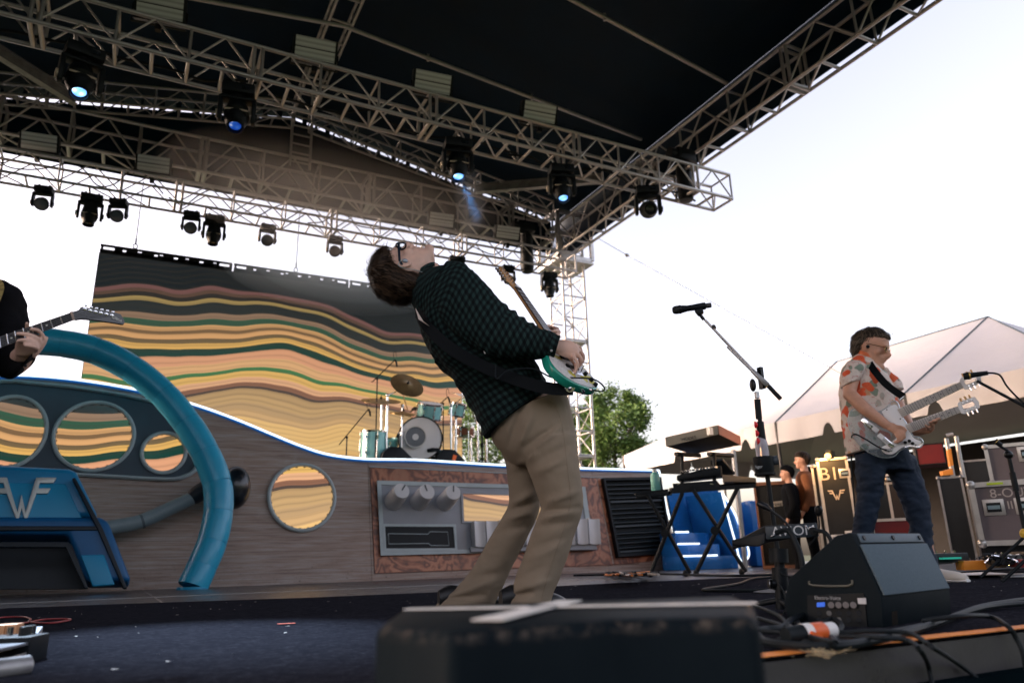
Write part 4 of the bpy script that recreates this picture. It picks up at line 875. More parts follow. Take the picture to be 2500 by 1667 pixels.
cable('thin cable coiling down the mixer stand', None, .003, M_cab, raw=[mp_(1900,1420,-.03), mp_(1915,1450,-.04), mp_(1920,1480,-.05), mp_(1912,1500,-.05)])
cable('loop of black cable behind the orange connector', [(1850,1508),(1890,1520),(1940,1535),(1985,1528),(2030,1510),(2055,1525),(2035,1545),(1990,1540)], .006, M_cab, .03)
cable('tangled cable lying left of the orange connector', [(1842,1478),(1875,1490),(1905,1505),(1925,1525),(1955,1545),(2000,1560),(2040,1568),(2030,1555)], .006, M_cab, .03)
cable('black cable trailing behind the foreground loudspeaker', [(1838,1540),(1870,1535),(1910,1530),(1935,1510),(1960,1500)], .008, M_cab, .03)
cable('thin dark cable looping on the carpet before the keyboards', [(1990,1410),(1900,1408),(1840,1412),(1800,1425),(1730,1436),(1722,1440),(1790,1441),(1900,1440)], .009, M_cab, .015)
cable('dark cable lying on deck under the keyboards', [(1400,1404),(1480,1402),(1540,1400),(1600,1400),(1680,1402),(1780,1405),(1890,1402)], .012, M_cab, .02)
cable('thin red cable looping on the carpet at the far left', [(-40,1512),(10,1506),(55,1505),(75,1510),(72,1517),(120,1520),(168,1513),(165,1510),(110,1511),(75,1517),(40,1522),(-30,1528)], .004, mat('red cable jacket', (.30,.03,.035), .5), .012)
# knot of plugs at the foot of the radio
kn = thing('cable_bundle', 'knot of cables and orange ties at the foot of the set', 'cable', atZ(1510,1400))
for i in range(14):
    p = [atZ(1480+R.uniform(0,130), 1398+R.uniform(-3,6), .02+R.uniform(0,.08)) for _ in range(5)]
    MB().tube(smooth_path(p,4), .009, 6).build('cable', mat('orange cable', (.7,.22,.05), .5) if i in (2,5) else (mat('pale cable', (.55,.5,.45), .5) if i == 4 else M_cab), kn)
# joined power connectors
cn = thing('power_connector', 'orange, white and black power connectors plugged together on the cables', 'connector', atZ(1990,1560))
c0, c1 = atD(1918,1552,1.78), atD(2036,1536,1.86); ax = (c1-c0).normalized(); LL = (c1-c0).length
for name, t0, t1, r0, r1, mt in (('black_shell',0,.34,.018,.020,M_cab),('white_collar',.34,.5,.0205,.0205,M_white),('orange_grip',.5,.8,.0195,.016,mat('orange plastic', (.8,.14,.025), .45, var=.1)),('white_tail',.8,1,.0165,.015,M_white)):
    MB().lathe([(0,LL*t0),(r0,LL*t0),(r0,LL*(t0+(t1-t0)*.85)),(r1,LL*t1),(0,LL*t1)], c0, ax, 16).build(name, mt, cn)
MB().box(atD(1992,1562,1.8), (.03,.008,.03), Matrix.Rotation(.3,3,'Y')).build('locking_tab', mat('orange plastic', (.8,.14,.025), .45, var=.1), cn)
sl_ = thing('plug', 'silver jack plug lying beside the foreground loudspeaker', 'plug', atZ(1852,1562)); MB().tube([atZ(1843,1563,.02), atZ(1860,1561,.02)], .009, 10).build('shell', M_chrome, sl_); MB().tube([atZ(1860,1561,.02), atZ(1880,1562,.02)], .006, 8).build('boot', M_cab, sl_)
# straw and lint on the carpet
st = MB()
for i in range(70):
    x, y = R.gauss(2010,25), R.gauss(1592,5); p = atZ(x,y,.012); a = R.uniform(0,6.3); l = R.uniform(.01,.03); st.tube([p, p+Vector((cos(a)*l, sin(a)*l, R.uniform(0,.01)))], .0006, 3)
tag(st.build('dry_grass', mat('straw', (.45,.36,.22), .8)), 'wisps of dry grass beside the orange tape', 'grass', None, 'stuff')
db = MB()
for i in range(150):
    x, y = R.uniform(-2,4.5), R.uniform(1.3,5.1); p = Vector((x,y,.012)); s = R.choice((.003,.004,.006,.009)); a = R.uniform(0,6)
    db.add([p+Vector((cos(a+k)*s, sin(a+k)*s*R.uniform(.4,1), R.uniform(0,.003))) for k in (0,1.7,3.3,4.8)], [(0,1,2,3)])
tag(db.build('paper_debris', mat('paper scraps', (.55,.52,.48), .8), smooth=False), 'tiny scraps of paper and lint on the carpet', 'debris', None, 'stuff')
p0, p1 = atZ(680,1523,.01), atZ(722,1521,.01); tag(MB().prism([p0, p1, p1+Vector((0,.03,0)), p0+Vector((0,.03,0))], (0,0,.001)).build('tape_mark', mat('red spike tape', (.7,.10,.04), .6), smooth=False), 'short red tape mark on the dark carpet', 'tape')
p0, p1 = atZ(2310,1400,.012), atZ(2520,1404,.012)
sp_ = MB(); sp_.prism([atZ(2320,1396,.01), atZ(2400,1396,.01), atZ(2470,1400,.01), atZ(2540,1398,.01), atZ(2540,1408,.01), atZ(2450,1408,.01), atZ(2420,1404,.01), atZ(2345,1404,.01)], (0,0,.002)); tag(sp_.build('set_list', mat('white paper', (.8,.82,.85), .6), smooth=False), 'white paper lying before the bass pedals', 'paper')
# pedal boards
def pedal(t, c, size, mt, rz, knobs=3):
    rot = Matrix.Rotation(rz,3,'Z'); MB().box(c, size, rot, bev=.004).build('pedal', mt, t)
    for k in range(knobs): MB().cyl(Vector(c)+rot @ Vector(((k-(knobs-1)/2)*size[0]*.28, size[1]*.25, size[2]/2)), Vector(c)+rot @ Vector(((k-(knobs-1)/2)*size[0]*.28, size[1]*.25, size[2]/2+.018)), .007).build('pedal_knob', M_chrome, t)
pb = thing('guitar_pedalboard', 'silver pedalboard with black and orange pedals at the left edge', 'pedalboard', atZ(20,1630))
q = [atZ(-90,1668), atZ(70,1622), atZ(98,1572), atZ(-90,1580)]
for i, (a, b, h) in enumerate(((q[0],q[1],.03),(q[1],q[2],.05),(q[2],q[3],.06))): MB().prism([a, b, b+Vector((0,0,h)), a+Vector((0,0,h*.8))], (0,.012,0)).build('frame_rail', M_alud, pb, bev=.003)
MB().prism([p+Vector((0,0,.045)) for p in q], (0,0,.006)).build('deck_plate', mat('brushed aluminium', (.25,.26,.29), .4, .7, var=.15), pb, False)
cy = MB().tube([atZ(-60,1640,.02), atZ(68,1623,.02)], .02, 12).build('front_tube', M_alud, pb)
pedal(pb, atD(5,1585,2.25), (.16,.11,.06), M_black, -.3); pedal(pb, atD(62,1575,2.25), (.012,.06,.09), M_black, -.4, 0); pedal(pb, atD(22,1546,2.5), (.05,.06,.05), mat('copper pedal', (.55,.28,.14), .4, .5), -.2, 0); pedal(pb, atD(-3,1548,2.5), (.04,.06,.05), mat('copper pedal', (.55,.28,.14), .4, .5), -.2, 0)
for k in range(4): MB().cyl(atD(-2+k*9,1587-2*k,2.19), atD(-2+k*9,1587-2*k,2.178), .005).build('jack', mat('cream jack', (.6,.55,.4), .4), pb)
bp = thing('bass_pedalboard', 'bass pedalboard with orange pedal in front of the bassist', 'pedalboard', atZ(2400,1392))
for (a, b, z0, z1) in (((2280,1400),(2540,1384),0,.03),((2270,1385),(2540,1368),0,.10)):
    p, q = atZ(*a), atZ(*b); MB().prism([p, q, q+Vector((0,0,z1)), p+Vector((0,0,z1))], (0,.02,0)).build('rail', M_alu if z1 < .05 else M_black, bp, False)
p = [atD(2280,1398,6.0), atD(2540,1384,6.3), atD(2540,1364,6.9), atD(2272,1378,6.6)]; MB().prism(p, (0,0,-.01)).build('deck_plate', M_black, bp, False)
for (x_, y_, sz, c, nm) in ((2375,1383,(.17,.11,.06),(.85,.30,.04),'orange pedal enamel'),(2315,1365,(.22,.10,.06),(.02,.03,.035),'dark pedal enamel'),(2425,1380,(.10,.11,.05),(.30,.22,.14),'bronze pedal enamel'),(2455,1370,(.13,.12,.06),(.05,.055,.06),'grey pedal enamel'),(2500,1378,(.12,.11,.05),(.35,.04,.04),'red pedal enamel')):
    pedal(bp, atD(x_, y_-4, 6.0), sz, mat(nm, c, .4, var=.1), -.5)
MB().box(atD(2320,1362,5.9), (.12,.05,.012), Matrix.Rotation(-.5,3,'Z')).build('tuner_light', emat('green display', (.02,.35,.25), .55), bp)
for k in range(16): MB().tube(smooth_path([atD(R.uniform(2390,2490), R.uniform(1352,1380), R.uniform(5.8,6.3)) for _ in range(4)],4), .006, 6).build('patch_lead', M_cab if k % 3 else M_chrome, bp)
# ================================================================== behind the stage: tent, trees, cases
n = NT('white tent vinyl', .6); o = n.tc.outputs['Object']; n.color(n.mix(n.noise(o, .8, 5, .6), (.46,.435,.435), (.54,.515,.515))); n.bump(n.noise(n.mapping(o,(1,1,.4)), 2.2, 4), .35, .08)
n.b.inputs['Transmission Weight'].default_value = 0; n.b.inputs['Subsurface Weight'].default_value = .0; M_tent = n.m
ZE = 2.6
tA, tB = atZ(1522,1112,ZE), atZ(2620,872,ZE)
E2, E1 = atZ(1885,1030,ZE), atZ(2192,960,ZE)
dirE = (tB-tA).normalized(); perp = Vector((-dirE.y, dirE.x, 0)); 
if perp.dot(tA) < 0: perp = -perp
ln_ = lambda p: tA+dirE*((p-tA).dot(dirE))
E2, E1 = ln_(E2), ln_(E1)
def above(px, py, depth):             # point over the line set back from the eave
    q = tA+perp*depth; return onP(px, py, q, perp)
P2, P1 = above(2042,884,3.0), above(2412,774,3.0)
bk = 6.5
_u = MB().tube([(0,0,0),(0,0,1)], 1, 8).build('tube_mesh', mat('dull grey pole', (.10,.09,.085), .6, .3), angle=60); TUBED = _u.data; bpy.data.objects.remove(_u)
tent = thing('white_tent', 'large white peaked frame tent behind the right of the stage', 'tent', tA)
def sheet(name, pts, sag=.0, n_=8):
    a, b, c = pts; m = MB(); V = []; idx = {}
    for i in range(n_+1):
        for j in range(n_+1-i):
            u, v = i/n_, j/n_; p = a+(b-a)*u+(c-a)*v; w = 1-u-v
            idx[i,j] = len(V); V.append(p-Vector((0,0,sag*27*u*v*w)))
    F_ = []
    for i in range(n_):
        for j in range(n_-i):
            F_.append((idx[i,j], idx[i+1,j], idx[i,j+1]))
            if j < n_-i-1: F_.append((idx[i+1,j], idx[i+1,j+1], idx[i,j+1]))
    m.add(V, F_); m.add([p-Vector((0,0,.006)) for p in V], [f[::-1] for f in F_]); return m.build(name, M_tent, tent, angle=180)
A2, B2 = tA+perp*bk, tB+perp*bk
for tri in ((tA,E2,P2),(E2,E1,P2),(E1,P1,P2),(E1,tB,P1),(tA,P2,A2),(A2,P2,P1),(A2,P1,B2),(tB,B2,P1)): sheet('roof_panel', tri, .10)
for a, b in ((P2,E2),(P1,E1),(P2,P1),(P1,tB)): MB().tube([a.lerp(b,t)+Vector((0,0,.012-.28*.0*t)) for t in (0,.5,1)], .012, 6).build('seam_rope', mat('grey seam', (.30,.38,.40), .7), tent)
# valance: separate scalloped panels, slightly rippled
def valance(a, b, wide):
    L = (b-a).length; k = max(1, round(L/wide)); d = (b-a)/k
    nn = Vector((d.y,-d.x,0)).normalized()
    for i in range(k):
        p = a+d*i; V = []; m_ = 44; m = MB()
        for j in range(m_+1):
            t = j/m_; e = min(t, 1-t)*wide; drop = .40 if e > .12 else .40-.20*sqrt(max(0,1-(e/.12)**2))
            off = nn*(.02*sin(9*t+i*2)+.012*sin(23*t))
            V += [p+d*t, p+d*t-Vector((0,0,drop*.5))+off*.6, p+d*t-Vector((0,0,drop))+off]
        m.add(V, [(3*j+r, 3*j+r+1, 3*j+r+4, 3*j+r+3) for j in range(m_) for r in (0,1)]); m.add([q+nn*.006 for q in V], [(3*j+r, 3*j+r+3, 3*j+r+4, 3*j+r+1) for j in range(m_) for r in (0,1)])
        m.build('valance_panel', M_tent, tent, angle=180)
valance(tA, tB, 2.0); valance(tA, A2, 2.2)
M_wallk = mat('dark tent shade', (.02,.017,.016), .9, var=.3, vscale=2)  # near-black wall colour stands in for the shade inside the tent
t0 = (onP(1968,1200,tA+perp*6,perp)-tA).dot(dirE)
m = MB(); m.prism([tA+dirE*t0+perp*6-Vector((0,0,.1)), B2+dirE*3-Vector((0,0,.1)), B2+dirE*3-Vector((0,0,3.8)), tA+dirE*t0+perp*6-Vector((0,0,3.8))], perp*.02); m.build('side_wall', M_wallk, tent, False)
for p in (tA, E2, E1, tB, A2, tA+perp*bk*.5):
    bar('pole', p-Vector((0,0,3.85)), p, .03, tent).data = TUBED
bar('pole', atD(1797,1190,12.5)-Vector((0,0,2)), atD(1790,1098,12.5), .04, tent)
bar('rafter', E2+Vector((0,0,-.05)), P2-Vector((0,0,.1)), .03, tent); bar('rafter', E1+Vector((0,0,-.05)), P1-Vector((0,0,.1)), .03, tent)
# ------------------------------------------------------------------ trees
def leaf_mat(name, c1, c2):
    n = NT(name, .55); g = n.n('ObjectInfo'); o = n.tc.outputs['Object']; n.color(n.mix(n.noise(o, 1.3, 4), c1, c2)); n.b.inputs['Transmission Weight'].default_value = 0
    n.b.inputs['Subsurface Weight'].default_value = .15; n.b.inputs['Subsurface Radius'].default_value = (.05,.1,.03); return n.m
M_leaf = leaf_mat('summer leaves', (.07,.14,.035), (.19,.29,.075)); M_bark = mat('bark', (.07,.055,.045), .9, var=.3, vscale=8, bump=.6, bscale=12)
def tree(label, px, py, D, rad, h, seed, nl=9000, leaf=.16):
    rr = random.Random(seed); c = atD(px, py, D); base = Vector((c.x, c.y, -1.25)); t = thing('leafy_tree', label, 'tree', base)
    m = MB(); trunk = [base, base.lerp(c,.35)+Vector((.1,.1,0)), base.lerp(c,.7)+Vector((-.1,0,0)), c]; m.tube(smooth_path(trunk,4), [.32*rad/3*(1-.06*i) for i in range(13)], 9)
    m.build('trunk', M_bark, t); cl = []
    for i in range(46):
        while True:
            v = Vector((rr.uniform(-1,1), rr.uniform(-1,1), rr.uniform(-1,1)))
            if v.length < 1: break
        v = v.normalized()*(v.length**.45); cl.append((c+Vector((v.x*rad, v.y*rad, v.z*h)), rad*rr.uniform(.16,.32)))
    for i in range(9): bar('limb', base.lerp(c,.55+.05*i), cl[i][0], .05*rad/3, t).data = TUBEB
    vv = []; ff = []
    for i in range(nl):
        q, r0 = rr.choice(cl); d = Vector((rr.gauss(0,.5), rr.gauss(0,.5), rr.gauss(0,.45))); p = q+d*r0*1.25
        a = Vector((rr.uniform(-1,1), rr.uniform(-1,1), rr.uniform(-.6,.6))).normalized(); b = a.cross(Vector((rr.uniform(-1,1), rr.uniform(-1,1), 1))).normalized(); s = leaf*rr.uniform(.6,1.3); k = len(vv)
        vv += [p-a*s*.5, p+b*s*.28, p+a*s*.5, p-b*s*.28]; ff.append((k, k+1, k+2, k+3))
    m = MB(); m.v = vv; m.f = ff; m.build('crown', M_leaf, t, smooth=False)
_u = MB().tube([(0,0,0),(0,0,1)], 1, 7).build('tube_mesh', M_bark, angle=60); TUBEB = _u.data; bpy.data.objects.remove(_u)
tree('leafy tree beyond the stage, right of the lattice tower', 1500, 1045, 34, 1.6, 1.9, 3, 22000, .16); tree('leafy tree whose top is behind the lattice tower', 1415, 1085, 38, 1.6, 1.7, 4, 18000, .17)
tree('pale leafy tree seen through the drum stands', 1190, 1045, 36, 2.0, 2.0, 5, 11000, .17)
# ------------------------------------------------------------------ flight cases
M_case = mat('brown black laminate', (.02,.017,.017), .5, var=.25, vscale=4); M_caseg = mat('grey laminate', lin(110,100,102), .55, var=.12, vscale=3, bump=.1); M_edge = mat('case aluminium edge', (.55,.53,.5), .35, .6, var=.15, vscale=8)
M_cased = mat('black laminate', (.008,.010,.012), .45, var=.3, vscale=5)
def flight_case(label, tl, tr, bl, D, dep, mt, latches=(), yaw=0, z0=None, edge=.028, name='flight_case', group='flight cases behind the stage', D2=None, emat_=None):
    """front face from three picture points at distance D; box goes dep metres back"""
    a, b = atD(*tl, D), atD(*tr, D2 or D); ux = horiz(b-a); w = (Vector((b.x-a.x, b.y-a.y, 0))).length; aw = Vector((-ux.y, ux.x, 0))
    if aw.dot(a) < 0: aw = -aw
    zt_ = (a.z+b.z)/2; c = atD(*bl, D); zb = c.z if z0 is None else z0; h = zt_-zb; o0 = Vector((a.x, a.y, zb))
    t = thing(name, label, 'case', o0, group); f = lambda u, v, d=0: o0+ux*u*w+Vector((0,0,v*h))+aw*d
    MB().prism([f(0,0), f(1,0), f(1,1), f(0,1)], aw*dep).build('shell', mt, t, False); em = emat_ or M_edge
    e = edge
    for (p, q, hor) in ((f(0,0),f(1,0),1),(f(0,1),f(1,1),1),(f(0,0),f(0,1),0),(f(1,0),f(1,1),0)):
        d_ = (q-p).normalized(); c_ = (p+q)/2; rot = Matrix((ux, aw, Vector((0,0,1)))).transposed(); sz = ((q-p).length+e*.4, e, e) if hor else (e, e, (q-p).length+e*.4)
        MB().box(c_, sz, rot).build('edge_rail', em, t, False)
    for (u, v) in ((0,1),(1,1)):
        MB().box(f(u,v)+aw*dep*.5, (e, dep, e), Matrix((ux, aw, Vector((0,0,1)))).transposed()).build('edge_rail', em, t, False)
    for (u, v) in ((0,0),(1,0),(0,1),(1,1)): MB().ball(f(u,v)-aw*.004, e*.95, 10, 6).build('ball_corner', em, t)
    for (u, v, s) in latches:
        rot = Matrix((ux, aw, Vector((0,0,1)))).transposed(); L_ = MB().box(f(u,v,-.004), (.15*s,.014,.13*s), rot, bev=.005).build('recessed_latch', em, t)
        MB().box(f(u,v,-.012), (.10*s,.006,.075*s), rot).build('latch_dish', M_blackm, L_, False); MB().box(f(u,v,-.016), (.085*s,.01,.03*s), rot).build('latch_handle', mat('bluish steel', (.25,.35,.40), .3, .7), L_, False)
    return t, f, ux, aw, w, h
M_print = mat('pale stencil paint', lin(196,186,178), .6, var=.1, vscale=30)
wh = mat('warm lit print', lin(210,170,140), .6)
tB1, f, ux, aw, w, h = flight_case('tall black flight case stencilled B1 with winged letter', (1996,1128), (2064,1112), (2016,1330), 9.2, .7, M_cased, ((.30,.27,.9),(.80,.30,.9),(.88,.86,.8)), z0=.0)
text('stencil', 'B1', .20, f(.34,.86,-.003), ux, (0,0,1), M_print, tB1, .001)
def onf(x, y): return f(x, y, -.006)
winged('winged_letter', 0, 0, 1, lambda x, y: onf(.5+x*.42, .68-y*.42*w/h), -aw*.003, M_print, tB1, 0)
flight_case('narrow case edge standing left of the B1 case', (1982,1140), (1995,1136), (1990,1330), 9.6, .5, M_cased, (), z0=0)
cb = thing('speaker_cabinet', 'tall bass speaker cabinet with brown frame and maker plate', 'loudspeaker', atD(1890,1380,11.4))
a, b = atD(1838,1178,11.4), atD(1928,1167,11.4); ux_ = horiz(b-a); aw_ = Vector((-ux_.y, ux_.x, 0)); w_ = (b-a).length; o0 = Vector((a.x,a.y,0)); hh_ = a.z
g = lambda u, v, d=0: o0+ux_*u*w_+Vector((0,0,v*hh_))+aw_*d
MB().prism([g(0,0),g(1,0),g(1,1),g(0,1)], aw_*.45).build('cabinet', mat('brown tolex', lin(70,48,38), .6, var=.2), cb, bev=.01)
MB().prism([g(.07,.05,-.004),g(.93,.05,-.004),g(.93,.95,-.004),g(.07,.95,-.004)], -aw_*.004).build('grille_cloth', mat('dark grille cloth', lin(22,26,28), .8, bump=.5, bscale=150), cb, False)
MB().frame([g(0,0,-.001),g(1,0,-.001),g(1,1,-.001),g(0,1,-.001)], [g(.06,.04,-.001),g(.94,.04,-.001),g(.94,.96,-.001),g(.06,.96,-.001)], -aw_*.03).build('frame', mat('brown wood frame', lin(128,88,66), .5, var=.15), cb, False)
MB().prism([g(.36,.76,-.01),g(.72,.77,-.01),g(.72,.71,-.01),g(.36,.70,-.01)], -aw_*.006).build('maker_plate', mat('pale plate', lin(170,165,155), .4), cb, False); text('plate_text', 'ampeg', .06, g(.54,.735,-.018), ux_, (0,0,1), M_black, cb, .001)
t8, f, ux, aw, w, h = flight_case('grey flight case stencilled 8-OUT with two recessed handles', (2371,1188), (2512,1172), (2399,1326), 7.3, .6, M_caseg, ((.32,.60,1.0),(.86,.60,1.0)), edge=.04)
text('stencil', '8-OUT', .10, f(.66,.83,-.004), ux, (0,0,1), M_print, t8, .001); text('stencil', 'II', .09, f(.60,.62,-.004), ux, (0,0,1), M_print, t8, .001)
MB().prism([f(.28,.985,-.03),f(.56,.985,-.03),f(.56,1.02,-.03),f(.28,1.02,-.03)], aw*.05).build('tape_tag', mat('lime tape', (.55,.75,.03), .6), t8, False)
MB().box(f(.5,-.10,.3), (w*.96,.5,.05), Matrix((ux, aw, Vector((0,0,1)))).transposed()).build('dolly', M_black, t8, False)
for u in (.15,.85): MB().cyl(f(u,-.26,.1)-ux*.02, f(u,-.26,.1)+ux*.02, .06).build('caster', M_rubber, t8)
flight_case('grey flight case at the right edge above the 8-OUT case', (2407,1100), (2520,1072), (2428,1178), 7.9, .6, M_caseg, ((.85,.72,1.0),), edge=.03)
flight_case('open brown flight case seen between the bassist legs', (2165,1175), (2230,1160), (2182,1262), 9.4, .6, M_case, ((.75,.30,.9),(.1,1.0,.9)), z0=.32)
M_rc = mat('red laminate', (.14,.006,.008), .5, var=.15)
tr_, f, ux, aw, w, h = flight_case('red flight case behind the bassist knees', (2128,1272), (2235,1264), (2132,1330), 8.9, .6, M_rc, ((.22,.45,.9),(.86,.5,.8)), z0=0)
flight_case('red case with blue label beside the bassist hip', (2235,1090), (2300,1078), (2240,1135), 10.2, .5, M_rc, (), edge=.012, emat_=M_black)
for (tl, tr, bl, D, lab, z0) in (((2290,1170),(2345,1160),(2300,1330),8.6,'tall dark case stack right of the bassist',0),((2350,1130),(2410,1118),(2365,1330),9.5,'dark case stack behind the grey 8-OUT case',0),((2110,1130),(2170,1115),(2120,1330),10.6,'dark case right of the B1 case',0)):
    flight_case(lab, tl, tr, bl, D, .6, M_cased, (), z0=z0, edge=.02, emat_=M_alud)
rk = thing('pipe_rack', 'tall steel rack with orange straps behind the bassist', 'rack', atD(2330,1250,9))
for a, b in (((2310,1070),(2330,1180)),((2334,1065),(2352,1165)),((2310,1064),(2328,1060))): bar('tube', atD(*a,9), atD(*b,9), .022, rk)
MB().prism([atD(2314,1098,8.95), atD(2322,1095,8.95), atD(2328,1135,8.95), atD(2320,1138,8.95)], (0,.02,0)).build('strap', mat('orange strap', (.75,.28,.04), .5), rk, False); MB().prism([atD(2300,1150,8.95), atD(2326,1143,8.95), atD(2328,1158,8.95), atD(2302,1160,8.95)], (0,.03,0)).build('strap', mat('orange strap', (.75,.28,.04), .5), rk, False)
# lit bulb on top of the B1 case and another behind
lb = thing('work_bulb', 'small glowing work bulb on top of the B1 case', 'lamp', atD(2024,1112,9.2)); MB().ball(atD(2021,1113,9.15), .035).build('bulb', emat('warm bulb', (1,.62,.2), 3), lb); MB().cyl(atD(2026,1118,9.2), atD(2026,1100,9.2), .05).build('housing', M_black, lb)
pl = bpy.data.lights.new('work_bulb_light', 'POINT'); pl.energy = 9; pl.color = (1,.5,.16); pl.shadow_soft_size = .08; po = bpy.data.objects.new('work_bulb_light', pl); COL.objects.link(po); po.location = atD(2000,1085,8.75); po.parent = None
# ------------------------------------------------------------------ microphone stands on the right
def boom_stand(label, D, base_px, top, boom, mic, matb=TUBEK):
    t = thing('microphone_stand', label, 'microphone stand', atZ(*base_px)); f = lambda p, o=0: atD(*p, D+o)
    b = f(top); b0 = Vector((b.x, b.y, .05)); bar('pole', b0, b, .013, t, matb); bar('boom', f(boom[0]), f(boom[1]), .009, t, matb)
    for a in (.4,2.5,4.6): bar('leg', b0+Vector((0,0,.22)), b0+Vector((.32*cos(a), .32*sin(a), -.03)), .010, t, matb)
    MB().ball(b, .028).build('clutch', M_blackm, t); bar('sleeve', b0+Vector((0,0,.5)), b0+Vector((0,0,.62)), .019, t, matb)
    MB().ball(b0+Vector((0,0,.23)), .035).build('tripod_hub', mat('yellow hub', (.65,.42,.05), .5), t)
    mm = thing('stage_microphone', 'black microphone '+mic[2], 'microphone', f(mic[0])); MB().tube([f(mic[0]), f(mic[0]).lerp(f(mic[1]),.22), f(mic[0]).lerp(f(mic[1]),.3), f(mic[1])], [.02,.024,.017,.013], 12).build('body', M_black, mm); MB().tube([f(mic[0]).lerp(f(mic[1]),.24), f(mic[0]).lerp(f(mic[1]),.3)], .0245, 12).build('ring', mat('brass ring', (.6,.4,.12), .3, .8), mm)
    return t
boom_stand('black boom microphone stand at the right edge by the bassist', 5.2, (2480,1420), (2520,1060), ((2385,930),(2520,1002)), ((2352,919),(2412,910),'on the boom beside the upper guitar neck'))
ch = boom_stand('short microphone stand in front of the 8-OUT case', 5.9, (2460,1390), (2462,1110), ((2436,1085),(2468,1105)), ((2428,1076),(2446,1088),'on the short stand before the 8-OUT case'))
MB().tube(smooth_path([atD(2412,910,5.2), atD(2440,915,5.2), atD(2460,945,5.2), atD(2500,985,5.2), atD(2540,1010,5.2)],5), .006, 6).build('microphone_cable', M_cab, ch)
# ================================================================== drum kit on the riser
n = NT('turquoise sparkle shell', .22); o = n.tc.outputs['Object']
n.color(n.mix(n.noise(n.mapping(o,(9,9,.6)), 3.0, 3), lin(110,200,206), lin(190,240,240))); n.b.inputs['Metallic'].default_value = .1; n.b.inputs['Coat Weight'].default_value = .6; M_shell = n.m
M_head = mat('coated drum head', (.85,.85,.87), .5, var=.03); M_cym = mat('brass cymbal', (.55,.38,.18), .33, .85, var=.3, vscale=5, bump=.15, bscale=60); M_snare = mat('mahogany shell', (.22,.07,.03), .3, var=.2)
KZ = RZT
def dpt(x, y, Y): return atY(x, y, Y)
def drum(label, c, r, d, ax, sh, lugs=8, name='tom_drum', legs=0):
    c, ax = Vector(c), Vector(ax).normalized(); t = thing(name, label, 'drum', c, 'drum kit'); q = Vector((0,0,1)).rotation_difference(ax)
    MB().lathe([(r,-d/2),(r,d/2)], c, ax, 28).build('shell', sh, t); 
    MB().lathe([(0,d/2+.008),(r*.97,d/2+.008),(r*.99,d/2+.002)], c, ax, 28).build('batter_head', M_head, t); MB().lathe([(0,-d/2-.004),(r*.97,-d/2-.004)], c, ax, 28).build('bottom_head', mat('clear drum head', (.5,.45,.4), .3), t)
    for s in (-1,1): MB().lathe([(r*1.005,s*d/2-.014),(r*1.045,s*d/2-.014),(r*1.045,s*d/2+.014),(r*.99,s*d/2+.014)], c, ax, 28, False).build('hoop', M_chrome, t)
    for k in range(lugs):
        a = 2*pi*k/lugs; p = q @ Vector((r*1.02*cos(a), r*1.02*sin(a), 0))
        for s in (-1,1): MB().box(c+p+ax*s*d*.28, (.03,.03,.05), (q @ Quaternion((0,0,1),a)).to_matrix()).build('lug', M_chrome, t, False)
        bar('tension_rod', c+p*1.03-ax*d*.5, c+p*1.03+ax*d*.5, .005, t).data = TUBEC
    if legs:
        for k in range(3): a = 2*pi*k/3+.5; p = c+Vector((r*1.05*cos(a), r*1.05*sin(a), 0)); bar('leg', Vector((p.x,p.y,KZ+.01)), p+Vector((0,0,.05)), .009, t).data = TUBEC
    return t
_u = MB().tube([(0,0,0),(0,0,1)], 1, 10).build('tube_mesh', M_chrome, angle=60); TUBEC = _u.data; bpy.data.objects.remove(_u)
view = horiz(dpt(1024,1077,11)-CAMP)
bdc = dpt(1026,1075,11.05); bax = -view
bd = drum('white fronted bass drum facing the crowd', bdc, .335, .42, bax, M_shell, 10, 'bass_drum')
for o_ in bd.children:
    if o_.name.startswith('hoop'): o_.data.materials[0] = M_black
pc = bdc+bax*.225+Vector((-.09,-.03,.01))
MB().lathe([(0,.0),(.05,.002)], pc+bax*.008, bax, 20).build('logo_disc', M_head, bd); MB().lathe([(.05,.004),(.15,.0),(.155,.01),(.165,.01),(.165,0)], pc, bax, 28, False).build('port_ring', mat('smoke grey head', (.18,.20,.23), .3), bd)
MB().lathe([(.155,.0),(.155,.03),(.17,.03),(.17,0)], pc, bax, 28, False).build('port_hoop', M_white, bd)
MB().lathe([(0,0),(.09,0)], bdc+bax*.223+Vector((.12,-.02,-.2)), bax, 24).build('port_shade', mat('shadow port', (.45,.38,.32), .7), bd)  # flat disc with the shade of the port put into its colour
drum('turquoise rack tom hung above the bass drum', dpt(1049,1003,11.0), .20, .23, (0,-.35,.94), M_shell, 8)
drum('small turquoise tom right of the rack tom', dpt(1116,1000,11.15), .135, .20, (.1,-.3,.94), M_shell, 6)
drum('turquoise floor tom furthest left in the kit', (dpt(912,1060,11.0).x, 11.0, KZ+.34), .20, .42, (0,-.05,1), M_shell, 8, 'floor_tom', 1)
drum('turquoise floor tom between left tom and bass drum', (dpt(944,1060,11.3).x, 11.3, KZ+.32), .17, .36, (0,-.05,1), M_shell, 8, 'floor_tom', 1)
drum('brown wood snare drum right of the bass drum', dpt(1134,1055,11.2), .16, .14, (0,-.1,1), M_snare, 8, 'snare_drum', 1)
